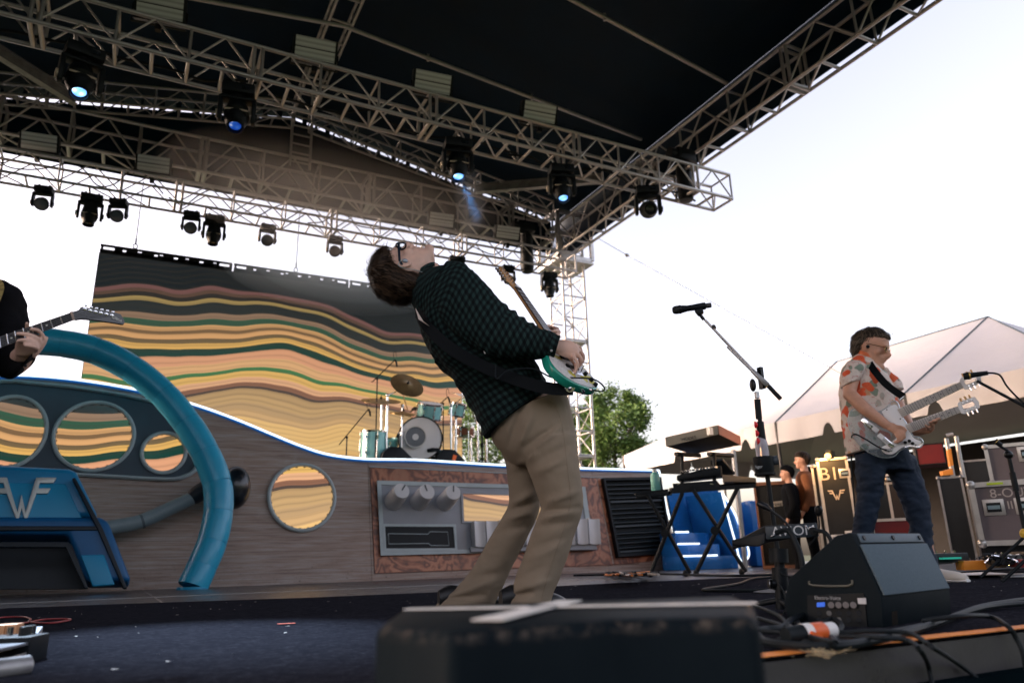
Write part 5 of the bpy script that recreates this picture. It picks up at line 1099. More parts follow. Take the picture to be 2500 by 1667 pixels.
def cymbal(label, c, r, ax, hat=False):
    c, ax = Vector(c), Vector(ax).normalized(); t = thing('cymbal', label, 'cymbal', c, 'drum kit cymbals')
    MB().lathe([(.0,.035),(.02,.034),(.05,.018),(r*.5,.008),(r,-.004),(r,-.007),(r*.5,.004),(.05,.012)], c, ax, 36).build('disc', M_cym, t); MB().lathe([(.012,.03),(.02,.035),(.02,.055),(.006,.06),(.006,.09)], c, ax, 12).build('wing_nut', M_black, t)
    if hat: MB().lathe([(.0,-.055),(.05,-.035),(r,-.016),(r,-.02),(.05,-.042)], c, ax, 36).build('lower_disc', M_cym, t)
def stand(label, x, ytop, Y, boomto=None, mt=None):
    p = dpt(x, ytop, Y); t = thing('cymbal_stand', label, 'stand', (p.x, Y, KZ), 'drum hardware'); mm = mt or TUBEC
    bar('tube', (p.x,Y,KZ+.03), p, .016, t, mm); bar('collar', (p.x,Y,(KZ+p.z)/2), (p.x,Y,(KZ+p.z)/2+.07), .026, t, mm); MB().ball(p, .03).build('tilter', M_chrome if mm is TUBEC else M_black, t)
    for k in range(3): a = 2*pi*k/3+.3*x; bar('leg', (p.x,Y,KZ+.25), (p.x+.26*cos(a), Y+.26*sin(a), KZ+.012), .009, t, mm)
    if boomto is not None: bar('boom', p, boomto, .010, t, mm)
    return t
c1 = dpt(994,940,10.95); cymbal('large crash cymbal tilted to face the crowd before drummer', c1, .275, (.05,-.80,.60)); stand('chrome stand of the left cymbals', 946, 965, 10.85, c1-Vector((0,-.02,.03)))
c2 = dpt(930,978,10.9); cymbal('wide crash cymbal on the left of the kit', c2, .31, (-.06,-.34,.94)); stand('chrome stand behind the wide left cymbal', 932, 985, 11.0)
c3 = dpt(984,1008,10.95); cymbal('hi-hat cymbals in front of the drummer arm', c3, .21, (0,-.26,.96), True); stand('hi-hat stand beside the bass drum', 982, 990, 10.95)
c4 = dpt(1136,968,11.2); cymbal('cymbal half hidden behind the singer back', c4, .25, (.2,-.35,.9)); stand('chrome stand just right of the small tom', 1101, 990, 11.0, c4); stand('chrome stand behind the snare', 1113, 1020, 11.1)
stand('chrome stand right of the snare', 1166, 1015, 11.3); stand('black stand by the singer trousers', 1176, 1030, 11.2, None, TUBEK); stand('chrome stand nearest the singer trousers', 1187, 1045, 11.4)
tw_ = stand('chrome percussion stand among the right hardware', 1150, 1060, 11.5)
# drum microphones
def dmic(label, st_px, top, b0, b1, Y):
    p = dpt(*top, Y); t = thing('drum_microphone', label, 'microphone', (p.x, Y, KZ), 'drum microphones'); bar('pole', (p.x,Y,KZ+.02), p, .010, t, TUBEK); bar('boom', dpt(*b0,Y), dpt(*b1,Y), .008, t, TUBEK)
    e = dpt(*b1, Y); MB().tube([e, e+Vector((.02,0,-.05)), e+Vector((.03,0,-.11))], [.012,.016,.013], 10).build('capsule', M_black, t); MB().tube(smooth_path([e+Vector((-.02,0,.0)), e+Vector((-.03,0,.10)), e+Vector((.0,0,.13)), e+Vector((.02,0,.05))],4), .004, 6).build('lead', M_rubber, t)
    for k in range(3): a = 2*pi*k/3+.5; bar('leg', (p.x,Y,KZ+.1), (p.x+.2*cos(a), Y+.2*sin(a), KZ+.01), .007, t, TUBEK)
    MB().ball(p, .02).build('clutch', M_blackm, t)
dmic('overhead drum microphone on the tall boom stand', (920,1113), (921,925), (908,933), (965,878), 10.8)
dmic('low boom microphone left of the floor toms', (846,1111), (847,1068), (828,1085), (900,998), 10.8)
dmic('tom microphones above the small tom', (1075,1100), (1082,985), (1075,985), (1094,968), 11.0)
for (x0, x1, y0, y1, lab, stick) in ((928,1008,1092,1118,'black drum monitor in front of the floor toms',0),(1062,1136,1098,1124,'black drum monitor with orange sticker beside the bass drum',1)):
    a, b = dpt(x0, y1, 10.68), dpt(x1, y1, 10.68); w_ = b.x-a.x; t = thing('drum_monitor', lab, 'loudspeaker', (a.x,10.7,KZ)); hgt = dpt((x0+x1)/2, y0, 10.75).z-KZ
    MB().prism([(a.x,10.68,KZ),(a.x+.05,10.68,KZ+hgt*.7),(a.x+w_*.3,10.68,KZ+hgt),(a.x+w_*.65,10.68,KZ+hgt),(b.x,10.68,KZ+hgt*.45),(b.x,10.68,KZ)], (0,.3,0)).build('cabinet', M_black, t, bev=.015)
    if stick: MB().box((a.x+w_*.63,10.672,KZ+hgt*.55), (.06,.006,.085), Matrix.Rotation(.3,3,'Y')).build('sticker', mat('orange sticker', (.95,.16,.03), .5), t, False)
    MB().box((a.x+w_*.5,10.676,KZ+hgt*.3), (w_*.6,.006,hgt*.4)).build('grille', M_rubber, t, False)
kd = thing('drum_cushion_mic', 'black microphone pointing into the bass drum port', 'microphone', dpt(1050,1102,10.75)); MB().tube([dpt(1044,1100,10.8), dpt(1056,1098,10.75), dpt(1072,1097,10.75)], [.03,.035,.02], 10).build('body', M_black, kd); bar('boom', dpt(1072,1097,10.75), dpt(1098,1104,10.8), .010, kd)
# ================================================================== people
from mathutils.bvhtree import BVHTree
def fold(P, t, L, amp, sc=(1,1,1), seed=0):
    q = Vector((P.x*sc[0]+seed, P.y*sc[1], P.z*sc[2])); a = noise.noise(q); b = noise.noise(q*2.1+Vector((5,1,2)))
    return amp*((1-abs(a)*2.2)+.5*(1-abs(b)*2.0)-.7)
def head_shapes(m, hf, s=1.0, nose=1.0):
    """skull, jaw, nose, lips, brow, ears as closed shapes; hf maps (forward, left, up-from-chin)"""
    F_ = [(-.004,.066,.030,.030),(.010,.087,.010,.040),(.030,.085,-.035,.050),(.045,.091,-.062,.056),(.055,.088,-.075,.060),(.066,.094,-.084,.063),(.082,.086,-.092,.067),(.100,.083,-.098,.071),(.118,.079,-.104,.073),
          (.134,.087,-.108,.075),(.150,.092,-.109,.076),(.172,.090,-.106,.075),(.195,.078,-.095,.068),(.214,.056,-.074,.053),(.228,.022,-.042,.030),(.233,-.006,-.014,.008)]
    secs = []
    for z, f, b, w in F_:
        c = hf((f+b)/2*s, 0, z*s); secs.append((c, hf(f*s, 0, z*s)-c, hf((f+b)/2*s, w*s, z*s)-c))
    m.loft(secs, 24, 3)
    N = lambda x, y, z: hf(x*s, y*s, z*s)
    m.tube([N(.078,0,.128), N(.098,0,.108), N(.117*nose,0,.092), N(.108,0,.083), N(.080,0,.081)], [.009*s,.0125*s,.0145*s,.013*s,.008*s], 10)
    for y in (-1,1):
        m.ball(N(.094,y*.012,.087), .0085*s, 8, 6); m.tube([N(.084,y*.008,.140), N(.086,y*.026,.143), N(.072,y*.045,.138)], [.008*s,.0095*s,.007*s], 8)
        m.ball(N(.05,y*.045,.092), .022*s, 10, 7)
        ear = [N(-.006,y*.070,.085), N(.004,y*.074,.100), N(-.002,y*.080,.122), N(-.018,y*.083,.128), N(-.026,y*.082,.112), N(-.020,y*.077,.095), N(-.010,y*.073,.084)]
        m.tube(smooth_path(ear,3), .0058*s, 7); m.tube([N(-.004,y*.068,.095), N(-.012,y*.074,.108), N(-.014,y*.074,.118)], [.009*s,.010*s,.008*s], 7)
    m.tube([N(.082,-.022,.064), N(.096,-.008,.067), N(.099,0,.0665), N(.096,.008,.067), N(.082,.022,.064)], [.004*s,.006*s,.006*s,.006*s,.004*s], 8)
    m.tube([N(.080,-.020,.056), N(.090,-.007,.053), N(.091,0,.053), N(.090,.007,.053), N(.080,.020,.056)], [.004*s,.0065*s,.007*s,.0065*s,.004*s], 8)
    m.ball(N(.082,0,.013), .021*s, 10, 7)
def hair_cap(hf, s, rows=None, grow=.016):
    rows = rows or [(.045,-.060,-.085,.044),(.065,-.040,-.100,.060),(.085,-.026,-.112,.070),(.105,-.020,-.118,.076),(.125,-.006,-.124,.081),(.145,.030,-.127,.086),(.165,.070,-.126,.087),(.185,.097,-.121,.084),(.208,.092,-.106,.074),(.230,.070,-.084,.058),(.247,.030,-.048,.034),(.254,-.004,-.014,.008)]
    secs = []
    for z, f, b, w in rows:
        c = hf((f+b)/2*s, 0, z*s); secs.append((c, hf(f*s,0,z*s)-c, hf((f+b)/2*s, w*s, z*s)-c))
    return MB().loft(secs, 28, 4)
def strands(cap, hf, s, count, length, whorl=(-.05,0,.24), width=.0022, lift=.004, seed=1, droop=None):
    rr = random.Random(seed); bv = BVHTree.FromPolygons([tuple(v) for v in cap.v], cap.f); m = MB(); m.rnd = []; W = hf(whorl[0]*s, whorl[1]*s, whorl[2]*s)
    for i in range(count):
        f = rr.choice(cap.f); p = sum((cap.v[k] for k in f), Vector())/len(f)+Vector((rr.uniform(-1,1),rr.uniform(-1,1),rr.uniform(-1,1)))*.01
        L = length*rr.uniform(.6,1.3); pts = []; lf = rr.uniform(-.1,1)*lift; jit = Vector((rr.uniform(-1,1),rr.uniform(-1,1),rr.uniform(-1,1)))*.25
        for k in range(6):
            loc, nr, _, _ = bv.find_nearest(p)
            if loc is None: break
            q = loc+nr*(.0015+lf*(.3+k/5)); pts.append((q, nr)); d = (loc-W); d = (d-nr*d.dot(nr)).normalized()+jit
            if droop is not None: d += droop
            p = q+d.normalized()*L/5
        if len(pts) < 4: continue
        V = []; m.rnd += [rr.random()]*(2*len(pts))
        for k, (q, nr) in enumerate(pts):
            t = pts[min(k+1,len(pts)-1)][0]-pts[max(k-1,0)][0]; sd_ = t.cross(nr).normalized()*width*(1-.75*k/len(pts)); V += [q-sd_, q+sd_]
        m.add(V, [(2*k, 2*k+1, 2*k+3, 2*k+2) for k in range(len(pts)-1)])
    return m
def strand_build(m, mt, par):
    o = m.build('hair_strands', mt, par, smooth=False); a = o.data.attributes.new('rnd', 'FLOAT', 'POINT'); a.data.foreach_set('value', m.rnd); return o
def finger_chain(m, pts, r0=.0095, r1=.007): 
    k = len(pts); m.tube(smooth_path(pts,3), [r0+(r1-r0)*i/(3*(k-1)) for i in range(3*(k-1)+1)], 8); m.ball(pts[-1], r1, 8, 6); m.ball(pts[0], r0, 8, 6)
def person(name, label, loc): return thing(name, label, 'person', loc)
def hair_mat(name, c1, c2):
    n = NT(name, .5); o = n.tc.outputs['Object']; at = n.n('Attribute'); at.attribute_name = 'rnd'; n.color(n.mix(n.math('POWER', at.outputs['Fac'], 1.6), c1, c2)); n.b.inputs['Specular IOR Level'].default_value = .2; return n.m
M_hair = hair_mat('dark brown hair', (.004,.0035,.003), (.12,.072,.045)); M_hair2 = hair_mat('greying brown hair', (.022,.016,.012), (.20,.15,.105))
M_glass = mat('spectacle lens', (.9,.95,.95), .02, trans=1.0, ior=1.2)
# ------------------------------------------------------------------ the singer leaning back
UPV = Vector((0,0,1))
S0 = atZ(1215,1488); SR, SA = vbasis(S0)
def sp(x, y, off=0.0): return onP(x, y, S0+SA*off, SA)
singer = person('person', 'singer in dark green checked shirt leaning far back with guitar', S0)
def sec(l, r, dep, off=0.0, off2=None):
    a, b = sp(*l, off), sp(*r, off if off2 is None else off2); c = (a+b)/2; return (c, (b-a)/2, SA*dep)
# frame of the head: forward points to the sky, crown to the left
hfwd = (SR*-.10+Vector((0,0,1))*.98+SA*.10).normalized(); hup = (SR*-.97-Vector((0,0,1))*.22); hup = (hup-hfwd*hup.dot(hfwd)).normalized(); hleft = hup.cross(hfwd)
HS = 1.27; ear = sp(988,648,-.085*HS)
chin0 = ear+SA*.080*HS-hfwd*(-.012*HS)-hup*(.108*HS)
if hleft.dot(SA) < 0: pass
def hf1(x, y, z): return chin0+hfwd*x+hleft*y+hup*z
body = MB(); head_shapes(body, hf1, HS)
nk = [sec((1003,690),(1062,655),.055,.02), sec((1010,655),(1058,628),.056,.01), sec((1000,640),(1040,612),.056,0)]
body.loft([(sp(1050,705,.0), SR*.075, SA*.09), (hf1(-.03*HS,0,-.03), (hfwd*.05+hup*.01), hleft*.055), (hf1(-.035*HS,0,.05), hfwd*.052, hleft*.052)], 18, 4)
tor = [sec((1075,720),(1125,690),.16), sec((1060,790),(1170,740),.17), sec((1090,870),(1235,800),.16), sec((1150,940),(1290,880),.15), sec((1215,1030),(1360,980),.13), sec((1260,1080),(1370,1055),.11)]
body.loft(tor, 18, 3)
body.tube([sp(1090,690,-.15), sp(1205,790,-.24), sp(1345,845,-.23), sp(1362,846,-.235)], [.06,.05,.036,.031], 10)          # strumming arm
body.tube([sp(1100,700,.17), sp(1205,800,.30), sp(1300,815,.24), sp(1330,812,.20)], [.06,.05,.036,.031], 10)             # fretting arm
body.tube([sp(1330,1080,-.09), sp(1368,1235,-.10), sp(1300,1440,-.09), sp(1285,1478,-.09)], [.055,.045,.04,.038], 10)
body.tube([sp(1275,1085,.10), sp(1280,1235,.13), sp(1165,1420,.15), sp(1130,1475,.15)], [.055,.045,.04,.038], 10)
# right hand over the strings: palm, four curled fingers, thumb
body.loft([(sp(1358,846,-.235), SR*.012+Vector((0,0,.030)), SA*.022), (sp(1380,850,-.235), SR*.010+Vector((0,0,.040)), SA*.022), (sp(1402,858,-.23), SR*.006+Vector((0,0,.040)), SA*.022), (sp(1412,866,-.225), SR*.01+Vector((0,0,.028)), SA*.018)], 14, 3)
for (a, b, c, d) in (((1404,842,-.215),(1417,850,-.20),(1420,868,-.19),(1412,880,-.19)),((1410,852,-.23),(1424,866,-.22),(1422,884,-.20),(1410,890,-.20)),((1408,862,-.245),(1420,878,-.24),(1415,893,-.22),(1405,897,-.215)),((1400,870,-.255),(1410,886,-.25),(1407,902,-.24),(1402,912,-.235)),((1385,866,-.20),(1396,880,-.18),(1405,893,-.19),(1407,902,-.20))):
    finger_chain(body, [sp(*a), sp(*b), sp(*c), sp(*d)], .0092, .0075)
# left hand wrapped round the neck
body.loft([(sp(1326,812,.19), SR*.01+Vector((0,0,.026)), SA*.02), (sp(1342,812,.17), SR*.01+Vector((0,0,.036)), SA*.02), (sp(1358,814,.15), SR*.008+Vector((0,0,.034)), SA*.018)], 12, 3)
for (a, b, c, d) in (((1345,796,.14),(1332,795,.09),(1322,793,.05),(1315,785,.05)),((1352,800,.14),(1362,803,.09),(1352,808,.05),(1342,812,.05)),((1358,806,.14),(1366,811,.08),(1356,818,.04),(1346,820,.04)),((1360,816,.15),(1365,822,.09),(1356,827,.05),(1347,828,.05)),((1336,800,.17),(1325,792,.14),(1318,786,.11),(1313,781,.09))):
    finger_chain(body, [sp(*a), sp(*b), sp(*c), sp(*d)], .009, .0075)
bo_ = body.build('body', M_skin, singer, remesh=.0045, angle=180)
# shoes
M_shoe = mat('black shoe leather', (.012,.012,.013), .4)
for (x, off) in ((1272,-.09),(1118,.15)):
    p = sp(x,1480,off); p.z = 0; f = (SR*.85+SA*.25).normalized(); side_ = Vector((f.y,-f.x,0))
    MB().loft([(p-f*.09+Vector((0,0,.045)), side_*.03, Vector((0,0,.04))), (p-f*.03+Vector((0,0,.055)), side_*.042, Vector((0,0,.052))), (p+f*.07+Vector((0,0,.045)), side_*.047, Vector((0,0,.04))), (p+f*.16+Vector((0,0,.034)), side_*.042, Vector((0,0,.028))), (p+f*.2+Vector((0,0,.028)), side_*.02, Vector((0,0,.015)))], 16, 4).build('shoe', M_shoe, singer)
# trousers: hips and two legs grown into one cloth
tr = MB()
def legw(seed): return lambda P, t, L: fold(P, t, L, .008, (9,9,16), seed)
tr.loft([sec((1203,1040),(1380,955),.165), sec((1198,1062),(1392,990),.168), sec((1207,1085),(1402,1040),.165), sec((1240,1120),(1408,1090),.155), sec((1262,1140),(1400,1125),.12)], 28, 4)
tr.loft([sec((1262,1085),(1406,1060),.115,-.055), sec((1286,1140),(1412,1115),.110,-.075), sec((1303,1185),(1418,1165),.105,-.085), sec((1320,1236),(1424,1222),.098,-.09), sec((1312,1262),(1418,1262),.098,-.09), sec((1300,1295),(1404,1300),.094,-.09), sec((1280,1350),(1386,1358),.092,-.09), sec((1258,1410),(1364,1416),.092,-.09), sec((1246,1448),(1348,1455),.096,-.09), sec((1236,1482),(1344,1488),.10,-.09)], 28, 6)
tr.loft([sec((1208,1070),(1330,1065),.115,.06), sec((1232,1125),(1325,1120),.108,.09), sec((1240,1180),(1322,1170),.102,.11), sec((1242,1228),(1320,1218),.098,.12), sec((1226,1262),(1312,1262),.098,.13), sec((1194,1315),(1288,1312),.094,.14), sec((1160,1375),(1256,1372),.092,.15), sec((1122,1425),(1228,1432),.094,.15), sec((1082,1456),(1210,1470),.098,.15), sec((1060,1482),(1198,1492),.098,.15)], 28, 6)
# explicit folds: each a line across the cloth (picture points), pushed in or out
FOLDS = [((1312,1236),(1418,1196),.011,.016),((1318,1252),(1420,1238),-.010,.012),((1306,1268),(1400,1244),.010,.014),((1296,1290),(1416,1268),-.006,.014),((1243,1232),(1310,1200),.010,.014),((1232,1250),(1318,1222),-.009,.012),((1225,1268),(1310,1250),.011,.014),((1200,1300),(1300,1280),-.007,.016),
         ((1290,1105),(1400,1010),.010,.018),((1284,1090),(1375,1030),-.010,.014),((1262,1100),(1300,1010),.010,.016),((1240,1090),(1270,1000),-.010,.014),((1300,1130),(1412,1075),-.006,.018),((1300,1160),(1380,1120),.008,.016),
         ((1246,1440),(1340,1418),.010,.016),((1242,1456),(1300,1446),-.011,.010),((1250,1420),(1330,1382),-.007,.016),((1100,1446),(1200,1420),.010,.016),((1085,1462),(1180,1452),-.010,.010),((1130,1415),(1230,1395),-.007,.016),((1275,1370),(1370,1330),.005,.018),((1290,1340),(1380,1310),-.005,.016),((1240,1150),(1310,1110),.010,.016)]
def fold_post(folds, base, amp=.0035, sc=(9,9,14), nearonly=True):
    FL = [(sp(*a), sp(*b), h*1.0, w*1.15) for a, b, h, w in folds]
    def post(P, N):
        dn_ = fold(P, 0, 0, amp, sc, base); d = 0.0
        ry = (P-CAMP); t = ((S0-CAMP).dot(SA))/ry.dot(SA); Q = CAMP+ry*t        # where the point sits on the singer's own upright plane
        if N.dot(SA) < .4:
            for a, b, h, w in FL:
                e = b-a; k = max(0, min(1, ((Q-a).dot(e)/e.dot(e)+.15)/1.3)); k0 = (Q-a).dot(e)/e.dot(e); r = (Q-a-e*k0).length
                if r < 3*w: d += 1.7*h*math.exp(-(r/w)**2)*sin(pi*k)*max(0, min(1, .35-N.dot(SA)*.8))
        return P+N*dn_-SA*d
    return post
n = NT('khaki cotton twill', .85); o = n.tc.outputs['Object']
n.color(n.mix(n.noise(o, 3.5, 6, .65), lin(124,109,90), lin(148,132,112))); tw2 = n.math('SINE', n.math('MULTIPLY', n.math('ADD', n.xyz(o)[0], n.xyz(o)[2]), 1500)); n.bump(n.math('ADD', n.noise(o, 70, 5, .7), n.math('MULTIPLY', tw2, .06)), .12, .006); M_khaki = n.m
tr.uv = None
tro = tr.build('trousers', M_khaki, singer, remesh=.0075, angle=180, post=fold_post(FOLDS, 2.0, .0016))
# seams as fine raised threads
def thread(px, off, r=.0016, mt=None, par=None, nm='seam'): return MB().tube(smooth_path([sp(x, y, off) for x, y in px], 4), r, 5).build(nm, mt or mat('khaki thread', lin(110,94,76), .8), par or tro)
bvh_tr = BVHTree.FromPolygons([tuple(v.co+S0) for v in tro.data.vertices], [tuple(p.vertices) for p in tro.data.polygons])
def seam_on(bv, px, par, nm, mt, r=.0011):
    pts = []
    for x, y in px:
        d = ray(x, y).normalized(); h = bv.ray_cast(CAMP, d)
        if h[0] is not None: pts.append(h[0]-d*.0008)
    if len(pts) > 2: MB().tube(pts, r, 5).build(nm, mt, par)
dense = lambda P, k=8: [tuple(v)[:2] for v in smooth_path([(a, b, 0) for a, b in P], k)]
th = M_khaki
seam_on(bvh_tr, dense([(1342,975),(1364,1010),(1376,1060),(1384,1130),(1392,1200),(1390,1240),(1370,1310),(1345,1380),(1325,1450),(1318,1480)]), tro, 'side_seam', th)
seam_on(bvh_tr, dense([(1304,1270),(1285,1310),(1262,1360),(1235,1420),(1215,1465)]), tro, 'inner_seam', th)
seam_on(bvh_tr, dense([(1240,1470),(1290,1474),(1340,1474)]), tro, 'hem', th); seam_on(bvh_tr, dense([(1075,1462),(1130,1466),(1198,1468)]), tro, 'hem', th)
# shirt
n = NT('green checked flannel', .9); uvn = n.n('UVMap'); u, v, _ = n.xyz(uvn.outputs[0]); o = n.tc.outputs['Object']
jit = n.math('MULTIPLY', n.math('SUBTRACT', n.noise(o, 9, 3), .5), .010); u = n.math('ADD', u, jit); v = n.math('ADD', v, jit)
sq = lambda c: n.math('GREATER_THAN', n.math('FRACT', n.math('MULTIPLY', c, 1/.030)), .5)
sm = n.math('MULTIPLY', n.math('ADD', sq(u), sq(v)), .5); sm = n.math('MULTIPLY', sm, n.math('ADD', .8, n.math('MULTIPLY', n.noise(o, 60, 4), .4)))
n.color(n.ramp(sm, [(.0,(.0016,.0032,.004)),(.5,(.006,.014,.015)),(1.0,(.018,.042,.040))])); n.bump(n.noise(o, 180, 5, .7), .3, .004); n.b.inputs['Sheen Weight'].default_value = .0; n.b.inputs['Specular IOR Level'].default_value = .2; M_flan = n.m
def shw(seed, amp=.014, sc=(9,9,9)): return lambda P, t, L: fold(P, t, L, amp, sc, seed)
sh = MB(); sh.loft([sec((1186,1068),(1338,962),.175,.0), sec((1160,1012),(1330,935),.185), sec((1122,948),(1305,880),.19), sec((1074,895),(1262,820),.20), sec((1043,845),(1222,765),.205), sec((1024,790),(1178,708),.205), sec((1010,745),(1132,668),.18), sec((1004,712),(1098,655),.125), sec((1008,692),(1068,657),.085,.01)], 44, 9, caps=True, wr=shw(3.1))
shirt = sh.build('shirt', M_flan, singer, angle=180)
sl1 = MB(); sl1.loft([sec((1092,640),(1046,752),.070,-.13), sec((1132,646),(1074,775),.088,-.17), sec((1172,682),(1104,806),.088,-.20), sec((1212,724),(1142,838),.086,-.22), sec((1252,762),(1190,866),.084,-.235), sec((1288,786),(1236,876),.076,-.24), sec((1322,802),(1284,876),.066,-.24), sec((1350,815),(1326,874),.054,-.237), sec((1366,822),(1350,872),.050,-.235)], 32, 9, wr=lambda P, t, L: fold(P, t, L, .0085, (13,13,13), 7.7)+(.006*sin(L*120)*max(0,1-abs(L-.42)*6)))
sl1.build('sleeve', M_flan, singer, angle=180)
sl2 = MB(); sl2.loft([sec((1098,648),(1072,760),.080,.10), sec((1150,690),(1110,800),.085,.20), sec((1205,760),(1180,840),.078,.27), sec((1262,790),(1248,850),.065,.25), sec((1322,798),(1318,830),.042,.20)], 28, 6, wr=lambda P, t, L: fold(P, t, L, .006, (12,12,12), 1.7)); sl2.build('sleeve', M_flan, singer, angle=180)
MB().loft([sec((1346,815),(1324,874),.0585,-.238), sec((1368,821),(1353,873),.0545,-.2355)], 28, 3).build('cuff', M_flan, singer, angle=60); MB().ball(sp(1346,856,-.294), .006, 10, 6).build('cuff_button', M_steel, singer)
MB().loft([sec((1003,708),(1078,652),.092,.01), sec((1006,688),(1066,645),.086,.01)], 28, 3, caps=False).build('collar', M_flan, singer, angle=180)
# hair, ear monitor, spectacles
cap = hair_cap(hf1, HS)
for i_, v_ in enumerate(cap.v): cap.v[i_] = v_+(v_-hf1(-.02*HS,0,.14*HS)).normalized()*(.009*noise.noise(v_*22)+.006*noise.noise(v_*60))
cap.build('hair', M_hair, singer, angle=180)
strand_build(strands(cap, hf1, HS, 420, .11, lift=.045, seed=14, width=.0011, droop=Vector((0,0,-.7))-hfwd*.2), M_hair, singer)
strand_build(strands(cap, hf1, HS, 5200, .10, lift=.016, seed=4, width=.0016, droop=Vector((0,0,-.45))-hfwd*.25), M_hair, singer)
E_ = lambda x, y, z: hf1(x*HS, y*HS, z*HS)
sgn = 1 if hleft.dot(SA) < 0 else -1
MB().ball(E_(-.002,sgn*.080,.104), .0095*HS, 12, 8, rot=None, sx=1.2).build('ear_monitor', mat('clear shell monitor', (.35,.40,.46), .12, .3, coat=.6), singer); MB().tube(smooth_path([E_(.004,sgn*.088,.112), E_(-.02,sgn*.092,.13), E_(-.036,sgn*.088,.11), E_(-.045,sgn*.08,.07), E_(-.06,sgn*.06,.02)],5), .0016, 6).build('monitor_lead', mat('pale lead', (.35,.45,.45), .4), singer)
gl = thing('eyeglasses', 'dark framed eyeglasses on the singer', 'eyeglasses', E_(.09,0,.12)); M_frame = mat('navy black acetate', (.010,.018,.032), .25)
for y in (-1,1):
    rim_ = [E_(.097-.006*abs(cos(a)), y*.036+.026*cos(a), .119+.019*sin(a)) for a in [2*pi*i/20 for i in range(20)]]; rm = MB().tube(rim_, .0036*HS, 7, closed=True).build('rim', M_frame, gl); MB().prism(rim_, hfwd*.001).build('lens', M_glass, rm)
    MB().tube([E_(.093,y*.062,.124), E_(.05,y*.080,.124), E_(0,y*.086,.124), E_(-.02,y*.085,.116)], .0050*HS, 7, flat=.5).build('temple', M_frame, gl)
MB().tube([E_(.099,-.012,.124), E_(.103,0,.127), E_(.099,.012,.124)], .003*HS, 7).build('bridge', M_frame, gl)
# ------------------------------------------------------------------ green guitar
Pb = sp(1404,912,-.21); lo, hi = -.2, .8
for _ in range(40):
    mid = (lo+hi)/2; lo, hi = (mid, hi) if (sp(1262,706,mid)-Pb).length < .648 else (lo, mid)
gx = (sp(1262,706,lo)-Pb).normalized(); gn_ = (SR*.62+UPV*.50-SA*.60); gn_ = (gn_-gx*gn_.dot(gx)).normalized(); gy = gn_.cross(gx)
GO = Pb+gx*.115
gtr = thing('electric_guitar', 'sea green double cutaway electric guitar with stickers and maple neck', 'guitar', GO)
def gp(x, y, z=0): return GO+gx*x+gy*y+gn_*z
outl = [(-.205,.0),(-.200,.06),(-.175,.115),(-.13,.150),(-.08,.155),(-.03,.135),(.01,.120),(.05,.122),(.10,.135),(.15,.140),(.195,.125),(.21,.105),(.195,.085),(.165,.065),(.15,.035),(.145,-.03),(.15,-.055),(.165,-.075),(.165,-.10),(.14,-.12),(.10,-.128),(.05,-.118),(.01,-.115),(-.03,-.128),(-.08,-.15),(-.13,-.150),(-.175,-.120),(-.20,-.06)]
ol = smooth_path([(*p,0) for p in outl+[outl[0]]], 3)[:-1]
M_sea = mat('sea green lacquer', lin(34,150,128), .18, coat=.8, var=.05)
MB().prism([gp(p.x, p.y, -.043) for p in ol], gn_*.043).build('body', M_sea, gtr, bev=.010, seg=4)
n = NT('sticker covered top', .4); o = n.tc.outputs['Object']; vor = n.n('TexVoronoi'); n.L(n.mapping(o,(1,1,1)), vor.inputs['Vector']); vor.inputs['Scale'].default_value = 22
ink = n.ramp(n.noise(o, 75, 3, .6, 1.2), [(.45,(1,1,1)),(.5,(0,0,0)),(.56,(1,1,1))]); c = n.ramp(vor.outputs['Color'], [(.0,lin(226,222,218)),(.55,lin(226,222,218)),(.62,lin(210,196,60)),(.70,lin(230,228,224)),(.88,lin(60,160,140))], 'CONSTANT'); n.color(n.mix(.35, c, n.mix(1.0, c, ink, 'MULTIPLY'))); M_stick = n.m
MB().prism([gp(p.x*.93-.004, p.y*.90, .0006) for p in ol], gn_*.0012).build('sticker_sheet', M_stick, gtr, False)
for x in (.045,-.015,-.075): pk = MB().box(gp(x,-.004,.006), (.018,.082,.010), Matrix((gx,gy,gn_)).transposed(), bev=.003).build('pickup', M_black, gtr)
MB().box(gp(-.115,-.004,.007), (.035,.075,.010), Matrix((gx,gy,gn_)).transposed(), bev=.002).build('bridge', M_chrome, gtr)
for (x, y) in ((-.10,-.075),(-.135,-.092),(-.165,-.10)): MB().cyl(gp(x,y,0), gp(x,y,.017), .011, .009).build('control_knob', M_black, gtr)
MB().tube([gp(-.11,-.03,.012), gp(-.08,-.055,.03), gp(.0,-.06,.03)], .0025, 6).build('tremolo_arm', M_chrome, gtr)
M_maple = mat('maple neck', lin(196,142,92), .3, coat=.5, var=.1, vscale=8, stretch=(1,1,8)); M_fb = mat('rosewood fretboard', lin(58,40,32), .45)
nl0, nl1 = .10, .533
MB().loft([(gp(nl0,0,-.004), gy*.028, gn_*.016), (gp(.25,0,-.003), gy*.0262, gn_*.014), (gp(.42,0,-.002), gy*.023, gn_*.012), (gp(nl1,0,-.002), gy*.0215, gn_*.012)], 14, 3).build('neck', M_maple, gtr)
MB().prism([gp(nl0,-.028,.006), gp(nl0,.028,.006), gp(nl1,.0215,.006), gp(nl1,-.0215,.006)], gn_*.005).build('fretboard', M_fb, gtr, False)
for k in range(21):
    x = nl1-.648*(1-2**(-(k+1)/12)); 
    if x > nl0: wf = .0215+(.028-.0215)*(nl1-x)/(nl1-nl0); MB().cyl(gp(x,-wf,.0115), gp(x,wf,.0115), .0014, n=5).build('fret', M_chrome, gtr)
